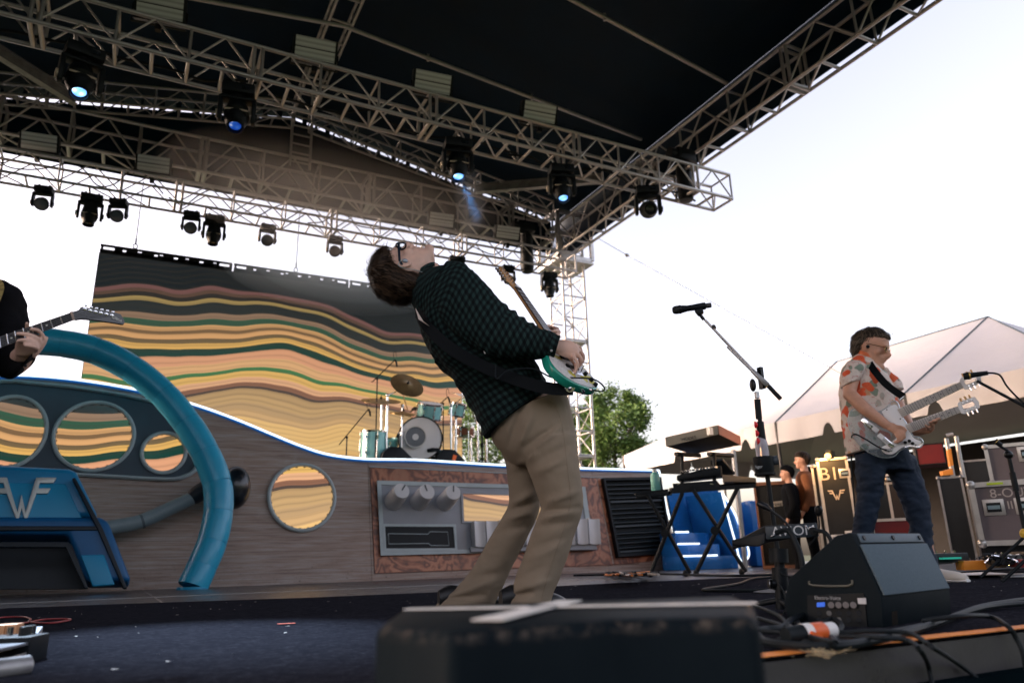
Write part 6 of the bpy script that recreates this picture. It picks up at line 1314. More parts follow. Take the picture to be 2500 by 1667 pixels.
hs_ = [(0,-.021),(.0,.021),(.02,.026),(.04,.040),(.06,.046),(.075,.036),(.085,.030),(.12,.034),(.16,.036),(.185,.028),(.19,.008),(.17,-.012),(.15,-.024),(.1,-.024),(.05,-.022)]
MB().prism([gp(nl1+x, y, -.010) for x, y in hs_], gn_*.014).build('headstock', M_maple, gtr, bev=.003)
for k in range(6):
    x = nl1+.035+k*.024; MB().cyl(gp(x,.018,.004), gp(x,.018,.018), .004, n=8).build('tuner_post', M_chrome, gtr); MB().cyl(gp(x,.03,-.004), gp(x,.052,-.004), .006, n=8).build('tuner_key', M_chrome, gtr); MB().box(gp(x,.058,-.004), (.014,.012,.010), Matrix((gx,gy,gn_)).transposed(), bev=.003).build('tuner_button', M_chrome, gtr)
    y = (-.0175+.007*k); MB().tube([gp(-.115,y*1.5,.013), gp(nl1,y,.0135), gp(nl1+.035+(5-k)*.0, .0+y*.9, .012)], .0006, 4).build('string', M_steel, gtr)
MB().prism([gp(nl1,-.0215,.006), gp(nl1,.0215,.006), gp(nl1+.004,.0215,.006), gp(nl1+.004,-.0215,.006)], gn_*.008).build('nut', M_white, gtr, False)
MB().cyl(gp(-.205,.0,-.02), gp(-.222,0,-.02), .010).build('strap_button', M_chrome, gtr)
# strap: wide black webbing round the back to the guitar tail
M_strap = mat('black leather strap', (.003,.0045,.006), .6, spec=.12)
def band(name, pts, wid, mt, par, thick=.004):
    P = smooth_path([p for p, _ in pts], 6); W = smooth_path([w for _, w in pts], 6); V = []
    for p, w in zip(P, W): V += [p-w*wid/2, p+w*wid/2]
    m = MB(); fs = [(2*k, 2*k+1, 2*k+3, 2*k+2) for k in range(len(P)-1)]; m.add(V, fs); nrm = -SA*thick; m.add([q+nrm for q in V], [f[::-1] for f in fs]); k = len(P)
    m.add([V[0],V[1],V[1]+nrm,V[0]+nrm], [(0,1,2,3)])
    for s in (0,1): m.add([q for i in range(k) for q in (V[2*i+s], V[2*i+s]+nrm)], [(2*i, 2*i+1, 2*i+3, 2*i+2) for i in range(k-1)])
    return m.build(name, mt, par, angle=60)
strap = thing('guitar_strap', 'wide black leather guitar strap crossing the checked shirt back', 'strap', sp(1200,880,-.22))
Wd = lambda x, y: (sp(1200+x, 900+y)-sp(1200, 900)).normalized()
band('webbing', [(sp(1018,762,-.10), Wd(-.3,1)), (sp(1045,800,-.20), Wd(-.5,1)), (sp(1100,850,-.235), Wd(-.6,1)), (sp(1180,895,-.235), Wd(-.55,1)), (sp(1270,930,-.24), Wd(-.4,1)), (sp(1340,948,-.255), Wd(-.3,1)), (sp(1400,950,-.262), Wd(-.1,1))], .055, M_strap, strap)
MB().prism([sp(1014,752,-.20), sp(1022,780,-.215), sp(1048,796,-.225), sp(1034,785,-.222)], -SA*.003).build('pale_patch', mat('cream leather', (.62,.52,.46), .6), strap, False)
MB().lathe([(0,.012),(.006,.012),(.012,.006),(.022,.004),(.022,0)], sp(1391,946,-.268), -SA, 18).build('strap_lock', M_chrome, strap)
MB().prism([sp(1180,857,-.245), sp(1183,856,-.245), sp(1186,863,-.245), sp(1183,864,-.245)], -SA*.002).build('stitched_tag', M_white, strap, False)
gc = thing('guitar_cable', 'black cable looping out from the green guitar', 'cable', sp(1470,940,-.25))
MB().tube(smooth_path([sp(1210,890,-.26), sp(1212,925,-.27), sp(1240,905,-.275), sp(1300,900,-.275), sp(1350,922,-.275), sp(1400,922,-.28), sp(1450,926,-.28), sp(1475,945,-.27), sp(1470,955,-.25), sp(1445,952,-.22), sp(1425,945,-.2)],6), .0035, 8).build('lead', M_cab, gc); MB().cyl(sp(1425,945,-.2), sp(1446,952,-.22), .007).build('jack', M_chrome, gc)
# ------------------------------------------------------------------ bass player
B0 = atZ(2175,1424); BR, BA = vbasis(B0)
UP = Vector((0,0,1))
def bp_(x, y, off=0.0): return onP(x, y, B0+BA*off, BA)
def bsec(l, r, dep, off=0.0): a, b = bp_(*l, off), bp_(*r, off); return ((a+b)/2, (b-a)/2, BA*dep)
bass = person('person', 'bass player in floral short sleeved shirt, jeans and sunglasses', B0)
bf = (BR*.90-UP*.36-BA*.22).normalized(); bu = (BR*.36+UP*.93); bu = (bu-bf*bu.dot(bf)).normalized(); bl = bu.cross(bf); HB = 1.12
sg = 1 if bl.dot(BA) < 0 else -1
chB = bp_(2121,846,-.085*HB)+BA*.080*HB+bf*.012*HB-bu*.108*HB
def hf2(x, y, z): return chB+bf*x+bl*y+bu*z
m = MB(); head_shapes(m, hf2, HB, .93)
m.loft([(bp_(2112,905), BR*.075, BA*.08), (bp_(2116,880), BR*.062, BA*.062), (hf2(-.03*HB,0,.055*HB), bf*.06, bl*.056)], 18, 4)
m.loft([bsec((2085,890),(2140,895),.14), bsec((2062,940),(2175,945),.14), bsec((2068,1020),(2178,1020),.13), bsec((2080,1090),(2210,1090),.13), bsec((2105,1125),(2215,1125),.11)], 18, 3)
m.tube([bp_(2088,900,-.13), bp_(2076,935,-.19), bp_(2074,962,-.22), bp_(2112,998,-.26), bp_(2168,1040,-.27)], [.052,.05,.046,.042,.028], 12)
m.tube([bp_(2150,905,.12), bp_(2195,1000,.05), bp_(2225,1056,-.10), bp_(2262,1048,-.16)], [.052,.046,.042,.028], 12)
for a, b, c, d in (((2128,1110,-.08),(2116,1222,-.11),(2096,1330,-.10),(2092,1405,-.10)), ((2192,1110,.06),(2234,1230,.05),(2262,1330,.04),(2275,1400,.04))): m.tube([bp_(*a), bp_(*b), bp_(*c), bp_(*d)], [.065,.045,.04,.038], 10)
m.loft([(bp_(2166,1039,-.27), BR*.006+UP*.026, BA*.018), (bp_(2182,1046,-.275), BR*.004+UP*.036, BA*.018), (bp_(2196,1053,-.275), BR*.004+UP*.032, BA*.016)], 12, 3)
for a, b, c, d in (((2192,1046,-.28),(2204,1050,-.28),(2208,1058,-.275),(2202,1064,-.27)),((2195,1052,-.285),(2206,1059,-.285),(2208,1068,-.28),(2200,1072,-.27)),((2193,1058,-.285),(2201,1067,-.285),(2200,1076,-.28),(2192,1076,-.27)),((2188,1062,-.28),(2194,1071,-.28),(2190,1080,-.275),(2184,1078,-.27)),((2184,1040,-.28),(2196,1041,-.29),(2206,1044,-.285),(2212,1050,-.28))): finger_chain(m, [bp_(*a), bp_(*b), bp_(*c), bp_(*d)], .011, .009)
m.loft([(bp_(2258,1050,-.16), BR*.008+UP*.026, BA*.018), (bp_(2270,1045,-.17), BR*.006+UP*.034, BA*.018), (bp_(2282,1038,-.18), BR*.006+UP*.030, BA*.016)], 12, 3)
for a, b, c, d in (((2276,1030,-.19),(2290,1026,-.22),(2294,1022,-.25),(2286,1022,-.27)),((2274,1034,-.19),(2284,1032,-.23),(2285,1028,-.26),(2278,1026,-.28)),((2270,1040,-.19),(2276,1040,-.23),(2274,1034,-.26),(2268,1031,-.28)),((2264,1046,-.18),(2268,1048,-.22),(2264,1042,-.26),(2259,1038,-.28)),((2262,1046,-.15),(2268,1034,-.13),(2277,1024,-.14),(2284,1018,-.16))): finger_chain(m, [bp_(*a), bp_(*b), bp_(*c), bp_(*d)], .0105, .0085)
m.build('body', M_skin2, bass, remesh=.0065, angle=180)
MB().lathe([(.0105,-.003),(.0125,0),(.0105,.003)], bp_(2269,1046,-.215), (.3,.2,1), 14, False).build('ring', M_chrome, bass)
for k, (x, y, o_) in enumerate(((2098,985,-.31),(2110,999,-.31),(2128,1012,-.305),(2172,1042,-.30),(2146,1024,-.30))): pass
n = NT('floral print cotton', .8); o = n.tc.outputs['Object']; wob = n.n('VectorMath', operation='ADD'); nz = n.n('TexNoise'); nz.inputs['Scale'].default_value = 7; n.L(o, nz.inputs['Vector'])
sc3 = n.n('VectorMath', operation='SCALE'); n.L(nz.outputs['Color'], sc3.inputs[0]); sc3.inputs['Scale'].default_value = .12; n.L(o, wob.inputs[0]); n.L(sc3.outputs[0], wob.inputs[1])
v1 = n.n('TexVoronoi'); n.L(wob.outputs[0], v1.inputs['Vector']); v1.inputs['Scale'].default_value = 11.0; v2 = n.n('TexVoronoi'); n.L(n.mapping(wob.outputs[0],(1,1,1),(.3,.5,.2),(3,1,2)), v2.inputs['Vector']); v2.inputs['Scale'].default_value = 13
base = n.mix(n.noise(o, 6, 3), lin(226,210,198), lin(206,194,186)); lf = n.ramp(v2.outputs['Distance'], [(.0,(1,1,1)),(.36,(1,1,1)),(.42,(0,0,0))]); c = n.mix(lf, base, n.ramp(v2.outputs['Color'], [(.0,lin(124,140,124)),(.5,lin(176,168,156)),(.75,lin(196,152,116))], 'CONSTANT'))
fl_ = n.math('MULTIPLY', n.ramp(v1.outputs['Distance'], [(.0,(1,1,1)),(.38,(1,1,1)),(.43,(0,0,0))]), n.ramp(v1.outputs['Color'], [(.0,(0,0,0)),(.45,(1,1,1))], 'CONSTANT')); c = n.mix(fl_, c, n.mix(n.noise(o, 30, 3), lin(206,66,32), lin(226,110,66)))
vein = n.ramp(n.noise(o, 14, 2, .5, 1.5), [(.49,(0,0,0)),(.5,(1,1,1)),(.512,(0,0,0))]); n.color(n.mix(vein, c, lin(180,60,50))); n.bump(n.noise(o, 90, 4), .15, .005); M_floral = n.m
MB().loft([bsec((2066,1112),(2188,1092),.155), bsec((2060,1065),(2190,1052),.16), bsec((2052,1008),(2192,1004),.165), bsec((2048,955),(2186,955),.165), bsec((2054,908),(2166,915),.155), bsec((2074,882),(2142,892),.12), bsec((2090,868),(2134,880),.085)], 36, 7, wr=lambda P, t, L: fold(P, t, L, .011, (7,7,7), 4.4)).build('shirt', M_floral, bass, angle=180)
MB().loft([bsec((2066,885),(2118,884),.07,-.10), bsec((2054,908),(2112,900),.085,-.15), bsec((2051,930),(2106,916),.082,-.175), bsec((2054,948),(2100,928),.078,-.185)], 28, 6, wr=lambda P, t, L: fold(P, t, L, .008, (9,9,9), 1.4)).build('sleeve', M_floral, bass, angle=180)
MB().loft([bsec((2136,890),(2170,905),.075,.10), bsec((2155,925),(2196,925),.075,.12), bsec((2172,955),(2206,950),.07,.10)], 24, 5, wr=lambda P, t, L: fold(P, t, L, .007, (9,9,9), 2.4)).build('sleeve', M_floral, bass, angle=180)
MB().loft([bsec((2086,876),(2140,888),.09), bsec((2093,858),(2138,876),.082)], 28, 3, caps=False).build('collar', mat('orange collar print', lin(206,110,70), .8, var=.3, vscale=30), bass, angle=180)
n = NT('dark denim', .85); o = n.tc.outputs['Object']; n.color(n.mix(n.noise(o, 4, 6, .7), lin(6,22,40), lin(14,38,62))); n.bump(n.noise(o, 160, 4), .25, .004); M_denim = n.m
tj = MB(); tj.loft([bsec((2088,1085),(2212,1085),.135), bsec((2086,1115),(2226,1115),.135), bsec((2098,1150),(2236,1150),.115)], 26, 4)
tj.loft([bsec((2088,1110),(2170,1110),.10,-.06), bsec((2090,1165),(2162,1165),.10,-.09), bsec((2092,1222),(2152,1215),.09,-.10), bsec((2082,1275),(2140,1270),.085,-.10), bsec((2072,1340),(2128,1340),.08,-.10), bsec((2064,1408),(2130,1408),.085,-.10)], 24, 6, wr=lambda P, t, L: fold(P, t, L, .011, (8,8,15), 3.3))
tj.loft([bsec((2146,1110),(2232,1110),.10,.05), bsec((2172,1165),(2252,1165),.10,.06), bsec((2200,1225),(2270,1232),.09,.05), bsec((2218,1290),(2276,1292),.082,.05), bsec((2230,1350),(2284,1352),.078,.04), bsec((2244,1406),(2298,1408),.082,.04)], 24, 6, wr=lambda P, t, L: fold(P, t, L, .011, (8,8,15), 6.3))
tj.uv = None; tj.build('jeans', M_denim, bass, remesh=.009, angle=180, post=lambda P, N: P+N*(fold(P, 0, 0, .006, (7,7,17), 3.1)+fold(P, 0, 0, .003, (16,16,30), 1.1)))
M_sneak = mat('off white sneaker', (.62,.58,.52), .6, var=.08)
for x, y, o_ in ((2306,1410,.03),(2108,1424,-.10)):
    p = bp_(x, y, o_); p.z = 0; f = (BR*.85-BA*.5).normalized(); s_v = Vector((f.y,-f.x,0))
    MB().loft([(p-f*.16+UP*.045, s_v*.03, UP*.04), (p-f*.10+UP*.055, s_v*.042, UP*.05), (p+f*.0+UP*.042, s_v*.048, UP*.038), (p+f*.09+UP*.034, s_v*.046, UP*.03), (p+f*.135+UP*.026, s_v*.02, UP*.016)], 16, 4).build('shoe', M_sneak, bass)
    MB().loft([(p-f*.165+UP*.012, s_v*.034, UP*.011), (p+f*.0+UP*.012, s_v*.052, UP*.011), (p+f*.14+UP*.012, s_v*.026, UP*.011)], 14, 4).build('sole', M_white, bass)
cap = hair_cap(hf2, HB, [(.045,-.062,-.085,.042),(.065,-.044,-.098,.058),(.085,-.030,-.108,.068),(.105,-.024,-.114,.074),(.125,-.010,-.119,.078),(.145,.010,-.119,.079),(.165,.036,-.117,.080),(.185,.072,-.112,.078),(.205,.082,-.100,.070),(.224,.064,-.078,.054),(.240,.028,-.046,.032),(.246,-.004,-.014,.008)])

for i_, v_ in enumerate(cap.v): cap.v[i_] = v_+(v_-hf2(-.02*HB,0,.14*HB)).normalized()*(.007*noise.noise(v_*25)+.005*noise.noise(v_*70))
cap.build('hair', M_hair2, bass, angle=180)
strand_build(strands(cap, hf2, HB, 260, .05, lift=.03, seed=19, width=.0016), M_hair2, bass); strand_build(strands(cap, hf2, HB, 3600, .036, lift=.010, seed=9, width=.0022, droop=Vector((0,0,-.2))-bf*.3), M_hair2, bass)
MB().ball(hf2(.002*HB,sg*.084*HB,.106*HB), .011*HB, 10, 7).build('ear_monitor', M_black, bass)
sgl = thing('sunglasses', 'gold framed round sunglasses worn by the bassist', 'sunglasses', hf2(.1,0,.13)); M_gold = mat('gold wire', (.75,.55,.28), .25, 1)
for y in (-1,1):
    rim_ = [hf2((.096-.006*abs(cos(a)))*HB, (y*.034+.022*cos(a))*HB, (.116+.018*sin(a))*HB) for a in [2*pi*i/18 for i in range(18)]]; rm = MB().tube(rim_, .0022*HB, 6, closed=True).build('rim', M_gold, sgl); MB().prism(rim_, bf*.001).build('lens', mat('brown tinted lens', (.10,.05,.02), .08, spec=.8), rm)
    MB().tube([hf2(.092*HB,y*.058*HB,.122*HB), hf2(.04*HB,y*.08*HB,.122*HB), hf2(-.012*HB,y*.085*HB,.124*HB)], .002*HB, 6).build('temple', M_gold, sgl)
# stubble beard as a thin shell of short hairs
# ------------------------------------------------------------------ clear double neck
DN = -.235
dp = lambda x, y, o_=0.0: bp_(x, y, DN+o_)
dn = thing('double_neck_guitar', 'clear acrylic double neck guitar with white pickguard', 'guitar', dp(2150,1050))
ob_ = smooth_path([dp(*p) for p in ((2074,1004),(2070,1030),(2082,1062),(2108,1094),(2146,1114),(2180,1114),(2198,1098),(2222,1090),(2246,1092),(2254,1078),(2244,1066),(2230,1064),(2222,1050),(2212,1030),(2200,1012),(2196,992),(2188,978),(2176,980),(2164,994),(2140,1004),(2112,996),(2090,994),(2074,1004))], 3)[:-1]
M_acr = mat('clear acrylic', (.80,.90,.94), .05, trans=.9, ior=1.3)
MB().prism(ob_, BA*.038).build('body', M_acr, dn, bev=.006)
MB().tube([p+BA*.019 for p in ob_], .004, 6, closed=True).build('glint_edge', mat('edge glint', (.7,.8,.85), .1, .3), dn)  # pale tube: glint of the acrylic edge put into its colour
M_pg = mat('white pickguard', (.78,.78,.80), .35)
MB().prism(smooth_path([dp(*p,-.003) for p in ((2152,1004),(2176,990),(2190,990),(2200,1014),(2212,1034),(2222,1056),(2232,1070),(2248,1078),(2243,1088),(2222,1086),(2200,1094),(2180,1108),(2160,1106),(2152,1092),(2176,1080),(2192,1062),(2188,1044),(2166,1028),(2152,1004))],3)[:-1], -BA*.003).build('pickguard', M_pg, dn, bev=.001)
for (x, y) in ((2118,1034),(2130,1042),(2158,1072),(2168,1080)):
    MB().box(dp(x,y,-.012), (.085,.02,.03), Matrix((BR*.62-UP*.78, BA, (BR*.78+UP*.62))).transposed(), bev=.005).build('pickup', M_chrome if x in (2118,2168) else M_pg, dn)
for a, b, c, d, hx in (((2190,998),(2203,1018),(2352,946),(2344,931),0),((2210,1036),(2222,1056),(2346,1006),(2338,990),1)):
    q = [dp(*a,-.012), dp(*b,-.012), dp(*c,-.012), dp(*d,-.012)]
    MB().prism(q, BA*.022).build('neck', mat('pale neck', lin(214,208,202), .35, var=.04), dn, bev=.003)
    for k in range(17):
        t = 1-2**(-(k+1)/12); t = 1-t*1.45
        if t > .02: MB().cyl(q[0].lerp(q[3],t)-BA*.002, q[1].lerp(q[2],t)-BA*.002, .0014, n=5).build('fret', mat('dark fret', (.15,.15,.16), .3, .8), dn)
    for k in range(4): t = .2+.2*k; MB().tube([q[0].lerp(q[1],t)-BA*.006, q[3].lerp(q[2],t)-BA*.006], .0012, 4).build('string', M_steel, dn)
    for k in (3,5,7,9): t = 1-(1-2**(-(k-.5)/12))*1.45; MB().cyl(q[0].lerp(q[1],.5).lerp(q[3].lerp(q[2],.5),t)-BA*.0005, q[0].lerp(q[1],.5).lerp(q[3].lerp(q[2],.5),t)-BA*.0025, .0045, n=8).build('inlay', mat('dark inlay', (.12,.12,.13), .4), dn)
    e = (q[2]+q[3])/2; ux = ((q[2]+q[3])-(q[0]+q[1])).normalized(); uy = (q[3]-q[2]).normalized(); hf_ = lambda x, y, z=0: e+ux*x+uy*y-BA*z
    MB().frame([hf_(0,-.03), hf_(.02,-.042), hf_(.105,-.036), hf_(.115,0), hf_(.105,.036), hf_(.02,.042), hf_(0,.03), hf_(-.002,0)], [hf_(.022,-.012), hf_(.03,-.016), hf_(.085,-.014), hf_(.09,0), hf_(.085,.014), hf_(.03,.016), hf_(.022,.012), hf_(.02,0)], BA*.016).build('headstock', M_pg, dn, False)
    for k in range(3):
        for s in (-1,1): MB().cyl(hf_(.03+.026*k, s*.036), hf_(.03+.026*k, s*.058), .006, n=8).build('tuner_key', M_chrome if s < 0 else mat('amber tuner', (.55,.32,.10), .3), dn); MB().cyl(hf_(.03+.026*k, s*.026,.0), hf_(.03+.026*k, s*.026,.012), .005, n=8).build('tuner_post', M_chrome, dn)
for (x, y) in ((2210,1080),(2220,1076),(2228,1082)): MB().cyl(dp(x,y,-.006), dp(x,y,-.02), .010, n=12).build('control_knob', M_black, dn)
for (x, y) in ((2165,1000),(2198,1022),(2236,1086),(2170,1102)): MB().ball(dp(x,y,-.008), .004).build('screw', M_blackm, dn)
st2 = thing('bass_strap', 'black strap over the floral shirt', 'strap', dp(2150,940)); 
def band2(name, pts, wid, mt, par, away):
    P = smooth_path(pts, 5); m = MB(); V = []
    for i, p in enumerate(P):
        t = (P[min(i+1,len(P)-1)]-P[max(i-1,0)]).normalized(); w = t.cross(away).normalized()*wid/2; V += [p-w, p+w]
    fs = [(2*k, 2*k+1, 2*k+3, 2*k+2) for k in range(len(P)-1)]; m.add(V, fs); m.add([q-away*.004 for q in V], [f[::-1] for f in fs]); return m.build(name, mt, par, angle=60)
band2('webbing', [bp_(2122,885,-.11), bp_(2135,905,-.17), bp_(2160,935,-.19), bp_(2185,955,-.2), bp_(2206,968,-.215)], .045, M_strap, st2, BA); MB().cyl(bp_(2207,968,-.23), bp_(2196,976,-.235), .010).build('strap_end', M_chrome, st2)
cb2 = thing('bass_cable', 'black lead hanging from the clear guitar jack', 'cable', dp(2150,1095)); MB().tube(smooth_path([dp(2170,1098,-.02), dp(2150,1094,-.03), dp(2110,1070,-.03), dp(2084,1060,-.02), bp_(2078,1085,.0), bp_(2082,1180,-.02), bp_(2092,1300,-.1), bp_(2095,1410,-.2)],5), .005, 6).build('lead', M_cab, cb2); MB().cyl(dp(2160,1098,-.02), dp(2178,1098,-.02), .008).build('jack', M_chrome, cb2)
# ------------------------------------------------------------------ a plain standing figure for the people further off
def standing(name, label, base, Ht, face, shirt_m, leg_m, skin_m, hair_m, arms=None, seat=0.0, vox=.012):
    f = horiz(Vector(face)); l = Vector((-f.y, f.x, 0)); k = Ht/1.75; b = Vector(base); P = lambda x, y, z: b+f*x*k+l*y*k+UP*(z*k)
    t = person(name, label, b); m = MB(); hfn = lambda x, y, z: P(x+.01, y, z+1.505); head_shapes(m, hfn)
    m.tube([P(-.01,0,1.42), P(-.005,0,1.50), P(0,0,1.57)], [.06*k,.056*k,.05*k], 12)
    m.loft([(P(0,0,.86), f*.10*k, l*.15*k), (P(0,0,1.0), f*.09*k, l*.14*k), (P(0,0,1.2), f*.11*k, l*.16*k), (P(0,0,1.36), f*.10*k, l*.17*k), (P(0,0,1.44), f*.06*k, l*.09*k)], 18, 3)
    arms = arms or [[(0,s*.2,1.38),(-.03,s*.25,1.10),(.08,s*.24,.86),(.13,s*.23,.78)] for s in (-1,1)]
    for a in arms:
        pts = [P(*q) for q in a]; m.tube(pts, [.055*k,.045*k,.032*k,.03*k], 10); e = pts[-1]; d = (pts[-1]-pts[-2]).normalized()
        for j in range(4): finger_chain(m, [e, e+d*.04*k+l*(.012*(j-1.5)), e+d*.075*k+l*(.012*(j-1.5))-UP*.015*k], .010*k, .008*k)
        finger_chain(m, [e, e+d*.03*k+l*.03*k, e+d*.05*k+l*.035*k], .010*k, .008*k)
    for s in (-1,1): m.tube([P(0,s*.09,.9), P(.02,s*.1,.48), P(0,s*.1,.06)], [.085*k,.058*k,.042*k], 10)
    m.build('body', skin_m, t, remesh=vox, angle=180)
    MB().loft([(P(0,0,.88), f*.135*k, l*.185*k), (P(0,0,1.05), f*.13*k, l*.175*k), (P(0,0,1.22), f*.14*k, l*.195*k), (P(0,0,1.37), f*.125*k, l*.20*k), (P(0,0,1.45), f*.075*k, l*.10*k)], 26, 5, wr=lambda Q, tt, L: fold(Q, tt, L, .010, (8,8,8), 2)).build('shirt', shirt_m, t, angle=180)
    for a in arms:
        pts = [P(*q) for q in a[:3]]; secs = []
        for i, q in enumerate(pts): d = (pts[min(i+1,2)]-pts[max(i-1,0)]).normalized(); u = d.cross(f).normalized() if abs(d.dot(f)) < .9 else d.cross(l).normalized(); r = (.072,.062,.048)[i]*k; secs.append((q, u*r, d.cross(u)*r))
        MB().loft(secs, 20, 6, wr=lambda Q, tt, L: fold(Q, tt, L, .007, (10,10,10), 5)).build('sleeve', shirt_m, t, angle=180)
    for s in (-1,1):
        MB().loft([(P(0,s*.085,.93), f*.115*k, l*.10*k), (P(.01,s*.095,.7), f*.095*k, l*.085*k), (P(.02,s*.1,.48), f*.08*k, l*.072*k), (P(0,s*.1,.25), f*.07*k, l*.065*k), (P(0,s*.1,.05), f*.075*k, l*.07*k)], 20, 5, wr=lambda Q, tt, L: fold(Q, tt, L, .008, (9,9,14), 8)).build('trouser_leg', leg_m, t, angle=180)
        MB().loft([(P(-.08,s*.1,.04), l*.035*k, UP*.035*k), (P(0,s*.1,.05), l*.045*k, UP*.045*k), (P(.12,s*.105,.035), l*.045*k, UP*.03*k), (P(.19,s*.105,.025), l*.02*k, UP*.012*k)], 14, 4).build('shoe', M_shoe, t)
    cap = hair_cap(hfn, 1.0); cap.build('hair', hair_m, t, angle=180); strand_build(strands(cap, hfn, 1, 500, .06, seed=3, width=.004), hair_m, t); return t
M_dkcloth = mat('black cotton', (.005,.006,.008), .9, spec=.1, var=.2); M_orange = mat('orange hoodie', (.24,.085,.03), .85, var=.15)
bq = atD(1942,1300,11.0); standing('person', 'stagehand in black standing in shade behind the speaker cabinet', (bq.x,bq.y,-.05), 1.42, -vbasis(bq)[0], M_dkcloth, M_dkcloth, M_skin2, M_dkcloth)
bq = atD(1984,1300,11.2); standing('person', 'stagehand in orange top half hidden behind the B1 case', (bq.x,bq.y,-.05), 1.62, -vbasis(bq)[0], M_orange, M_dkcloth, M_skin2, M_hair)
# drummer: seated behind the kit, arms to the cymbals
dq = dpt(1014,1040,11.62); HD = 1.62
standing('person', 'drummer in black shirt seated behind the turquoise drums', (dq.x, 11.62, KZ-.50), 1.62, (-.25,-1,0), M_dkcloth, M_dkcloth, M_skin, hair_mat('grey brown hair', (.05,.045,.04), (.16,.14,.12)), arms=[[(0,-.2,1.36),(.10,-.30,1.14),(.32,-.26,1.16),(.38,-.24,1.18)],[(0,.2,1.36),(.12,.27,1.12),(.36,.16,1.10),(.42,.13,1.12)]])
for a, b, lab in (((995,1000),(982,958),'drumstick raised in front of the black shirt'),((1005,1018),(985,1012),'drumstick resting on the hi-hat')):
    tag(MB().tube([dpt(*a,11.1), dpt(*b,11.05)], [.010,.006], 8).build('drumstick', mat('hickory', (.55,.33,.18), .5)), lab, 'drumstick')
th_ = thing('drum_throne', 'round black drum stool under the drummer', 'stool', (dq.x,11.68,KZ)); MB().lathe([(0,.30),(.15,.30),(.17,.33),(.16,.38),(0,.39)], (dq.x,11.68,KZ), n=20).build('seat', M_black, th_); bar('post', (dq.x,11.68,KZ+.02), (dq.x,11.68,KZ+.32), .02, th_, TUBEK)
for k in range(3): bar('leg', (dq.x,11.68,KZ+.12), (dq.x+.2*cos(2.1*k), 11.68+.2*sin(2.1*k), KZ+.01), .012, th_, TUBEK)
# ------------------------------------------------------------------ guitarist at the left edge
LG0 = atD(-110,1300,3.15); LG0.z = 0; LR, LA = vbasis(LG0)
def lp(x, y, off=0.0): return onP(x, y, LG0+LA*off, LA)
def lsec(l, r, dep, off=0.0): a, b = lp(*l, off), lp(*r, off); return ((a+b)/2, (b-a)/2, LA*dep)
lg = person('person', 'guitarist in black jacket reaching into the picture at the left edge', LG0)
m = MB(); hl = lambda x, y, z: lp(-112,640)+LR*.25*x+(-LA)*x*.97+(LR*.97)*y*1+UP*z
head_shapes(m, hl, 1.05); m.tube([lp(-112,720,.02), lp(-112,640,.03)], [.065,.055], 12)
m.loft([lsec((-190,720),(-35,720),.10), lsec((-200,820),(-30,820),.12), lsec((-190,950),(-45,950),.11), lsec((-195,1060),(-40,1060),.12)], 18, 3)
m.tube([lp(-30,720,-.02), lp(20,840,-.02), lp(42,885,-.06), lp(62,860,-.16)], [.06,.05,.045,.032], 12)
m.tube([lp(-195,720,0), lp(-215,860,-.03), lp(-160,930,-.16), lp(-120,930,-.22)], [.06,.05,.04,.032], 12)
for s in (-1,1): m.tube([lp(-118+s*40,1060), lp(-118+s*45,1270,-.02), lp(-118+s*50,1500,0)], [.085,.06,.045], 12)
# fretting hand: palm below the neck, fingers over the strings, thumb behind
m.loft([(lp(62,872,-.17), LR*.03, LA*.022), (lp(70,850,-.19), LR*.042, LA*.022), (lp(80,830,-.20), LR*.044, LA*.020), (lp(90,818,-.20), LR*.036, LA*.018)], 14, 3)
for a, b, c, d in (((98,832,-.20),(104,820,-.225),(92,806,-.245),(76,804,-.248)),((97,838,-.21),(92,826,-.245),(66,816,-.255),(43,815,-.25)),((93,846,-.21),(84,837,-.25),(64,830,-.26),(44,832,-.252)),((88,855,-.21),(89,849,-.25),(77,845,-.265),(61,842,-.258)),((72,846,-.17),(68,822,-.15),(66,802,-.15),(66,790,-.165))):
    finger_chain(m, [lp(*a), lp(*b), lp(*c), lp(*d)], .0088, .0072)
m.build('body', M_skin, lg, remesh=.0045, angle=180)
M_jkt = mat('black twill jacket', (.0045,.0045,.006), .85, var=.3, vscale=20, bump=.3, bscale=120, spec=.15)
MB().loft([lsec((-200,1075),(-25,1075),.15), lsec((-205,950),(-30,950),.15), lsec((-212,830),(-5,830),.15), lsec((-205,740),(0,735),.14), lsec((-160,690),(-40,690),.09)], 30, 6, wr=lambda P, t, L: fold(P, t, L, .010, (8,8,8), 3)).build('jacket', M_jkt, lg, angle=180)
MB().loft([lsec((-60,705),(22,694),.075), lsec((-62,745),(56,722),.085), lsec((-50,800),(68,772),.085), lsec((-30,860),(72,815),.085,-.02), lsec((-12,905),(82,862),.08,-.05), lsec((22,922),(88,880),.07,-.10), lsec((44,912),(88,868),.058,-.13), lsec((50,896),(84,862),.05,-.15)], 32, 7, wr=lambda P, t, L: fold(P, t, L, .008, (10,10,10), 6.6)).build('sleeve', M_jkt, lg, angle=180)
MB().loft([lsec((-240,700),(-165,700),.08), lsec((-255,860),(-185,860),.075), lsec((-215,950),(-130,920),.065,-.12), lsec((-150,950),(-112,920),.05,-.2)], 28, 6).build('sleeve', M_jkt, lg, angle=180)
for s in (-1,1): MB().loft([lsec((-118+s*42-52,1060),(-118+s*42+52,1060),.12), lsec((-118+s*46-42,1270),(-118+s*46+42,1270),.09), lsec((-118+s*50-42,1510),(-118+s*50+42,1510),.085)], 22, 6, wr=lambda P, t, L: fold(P, t, L, .008, (9,9,14), 2)).build('trouser_leg', M_dkcloth, lg, angle=180)
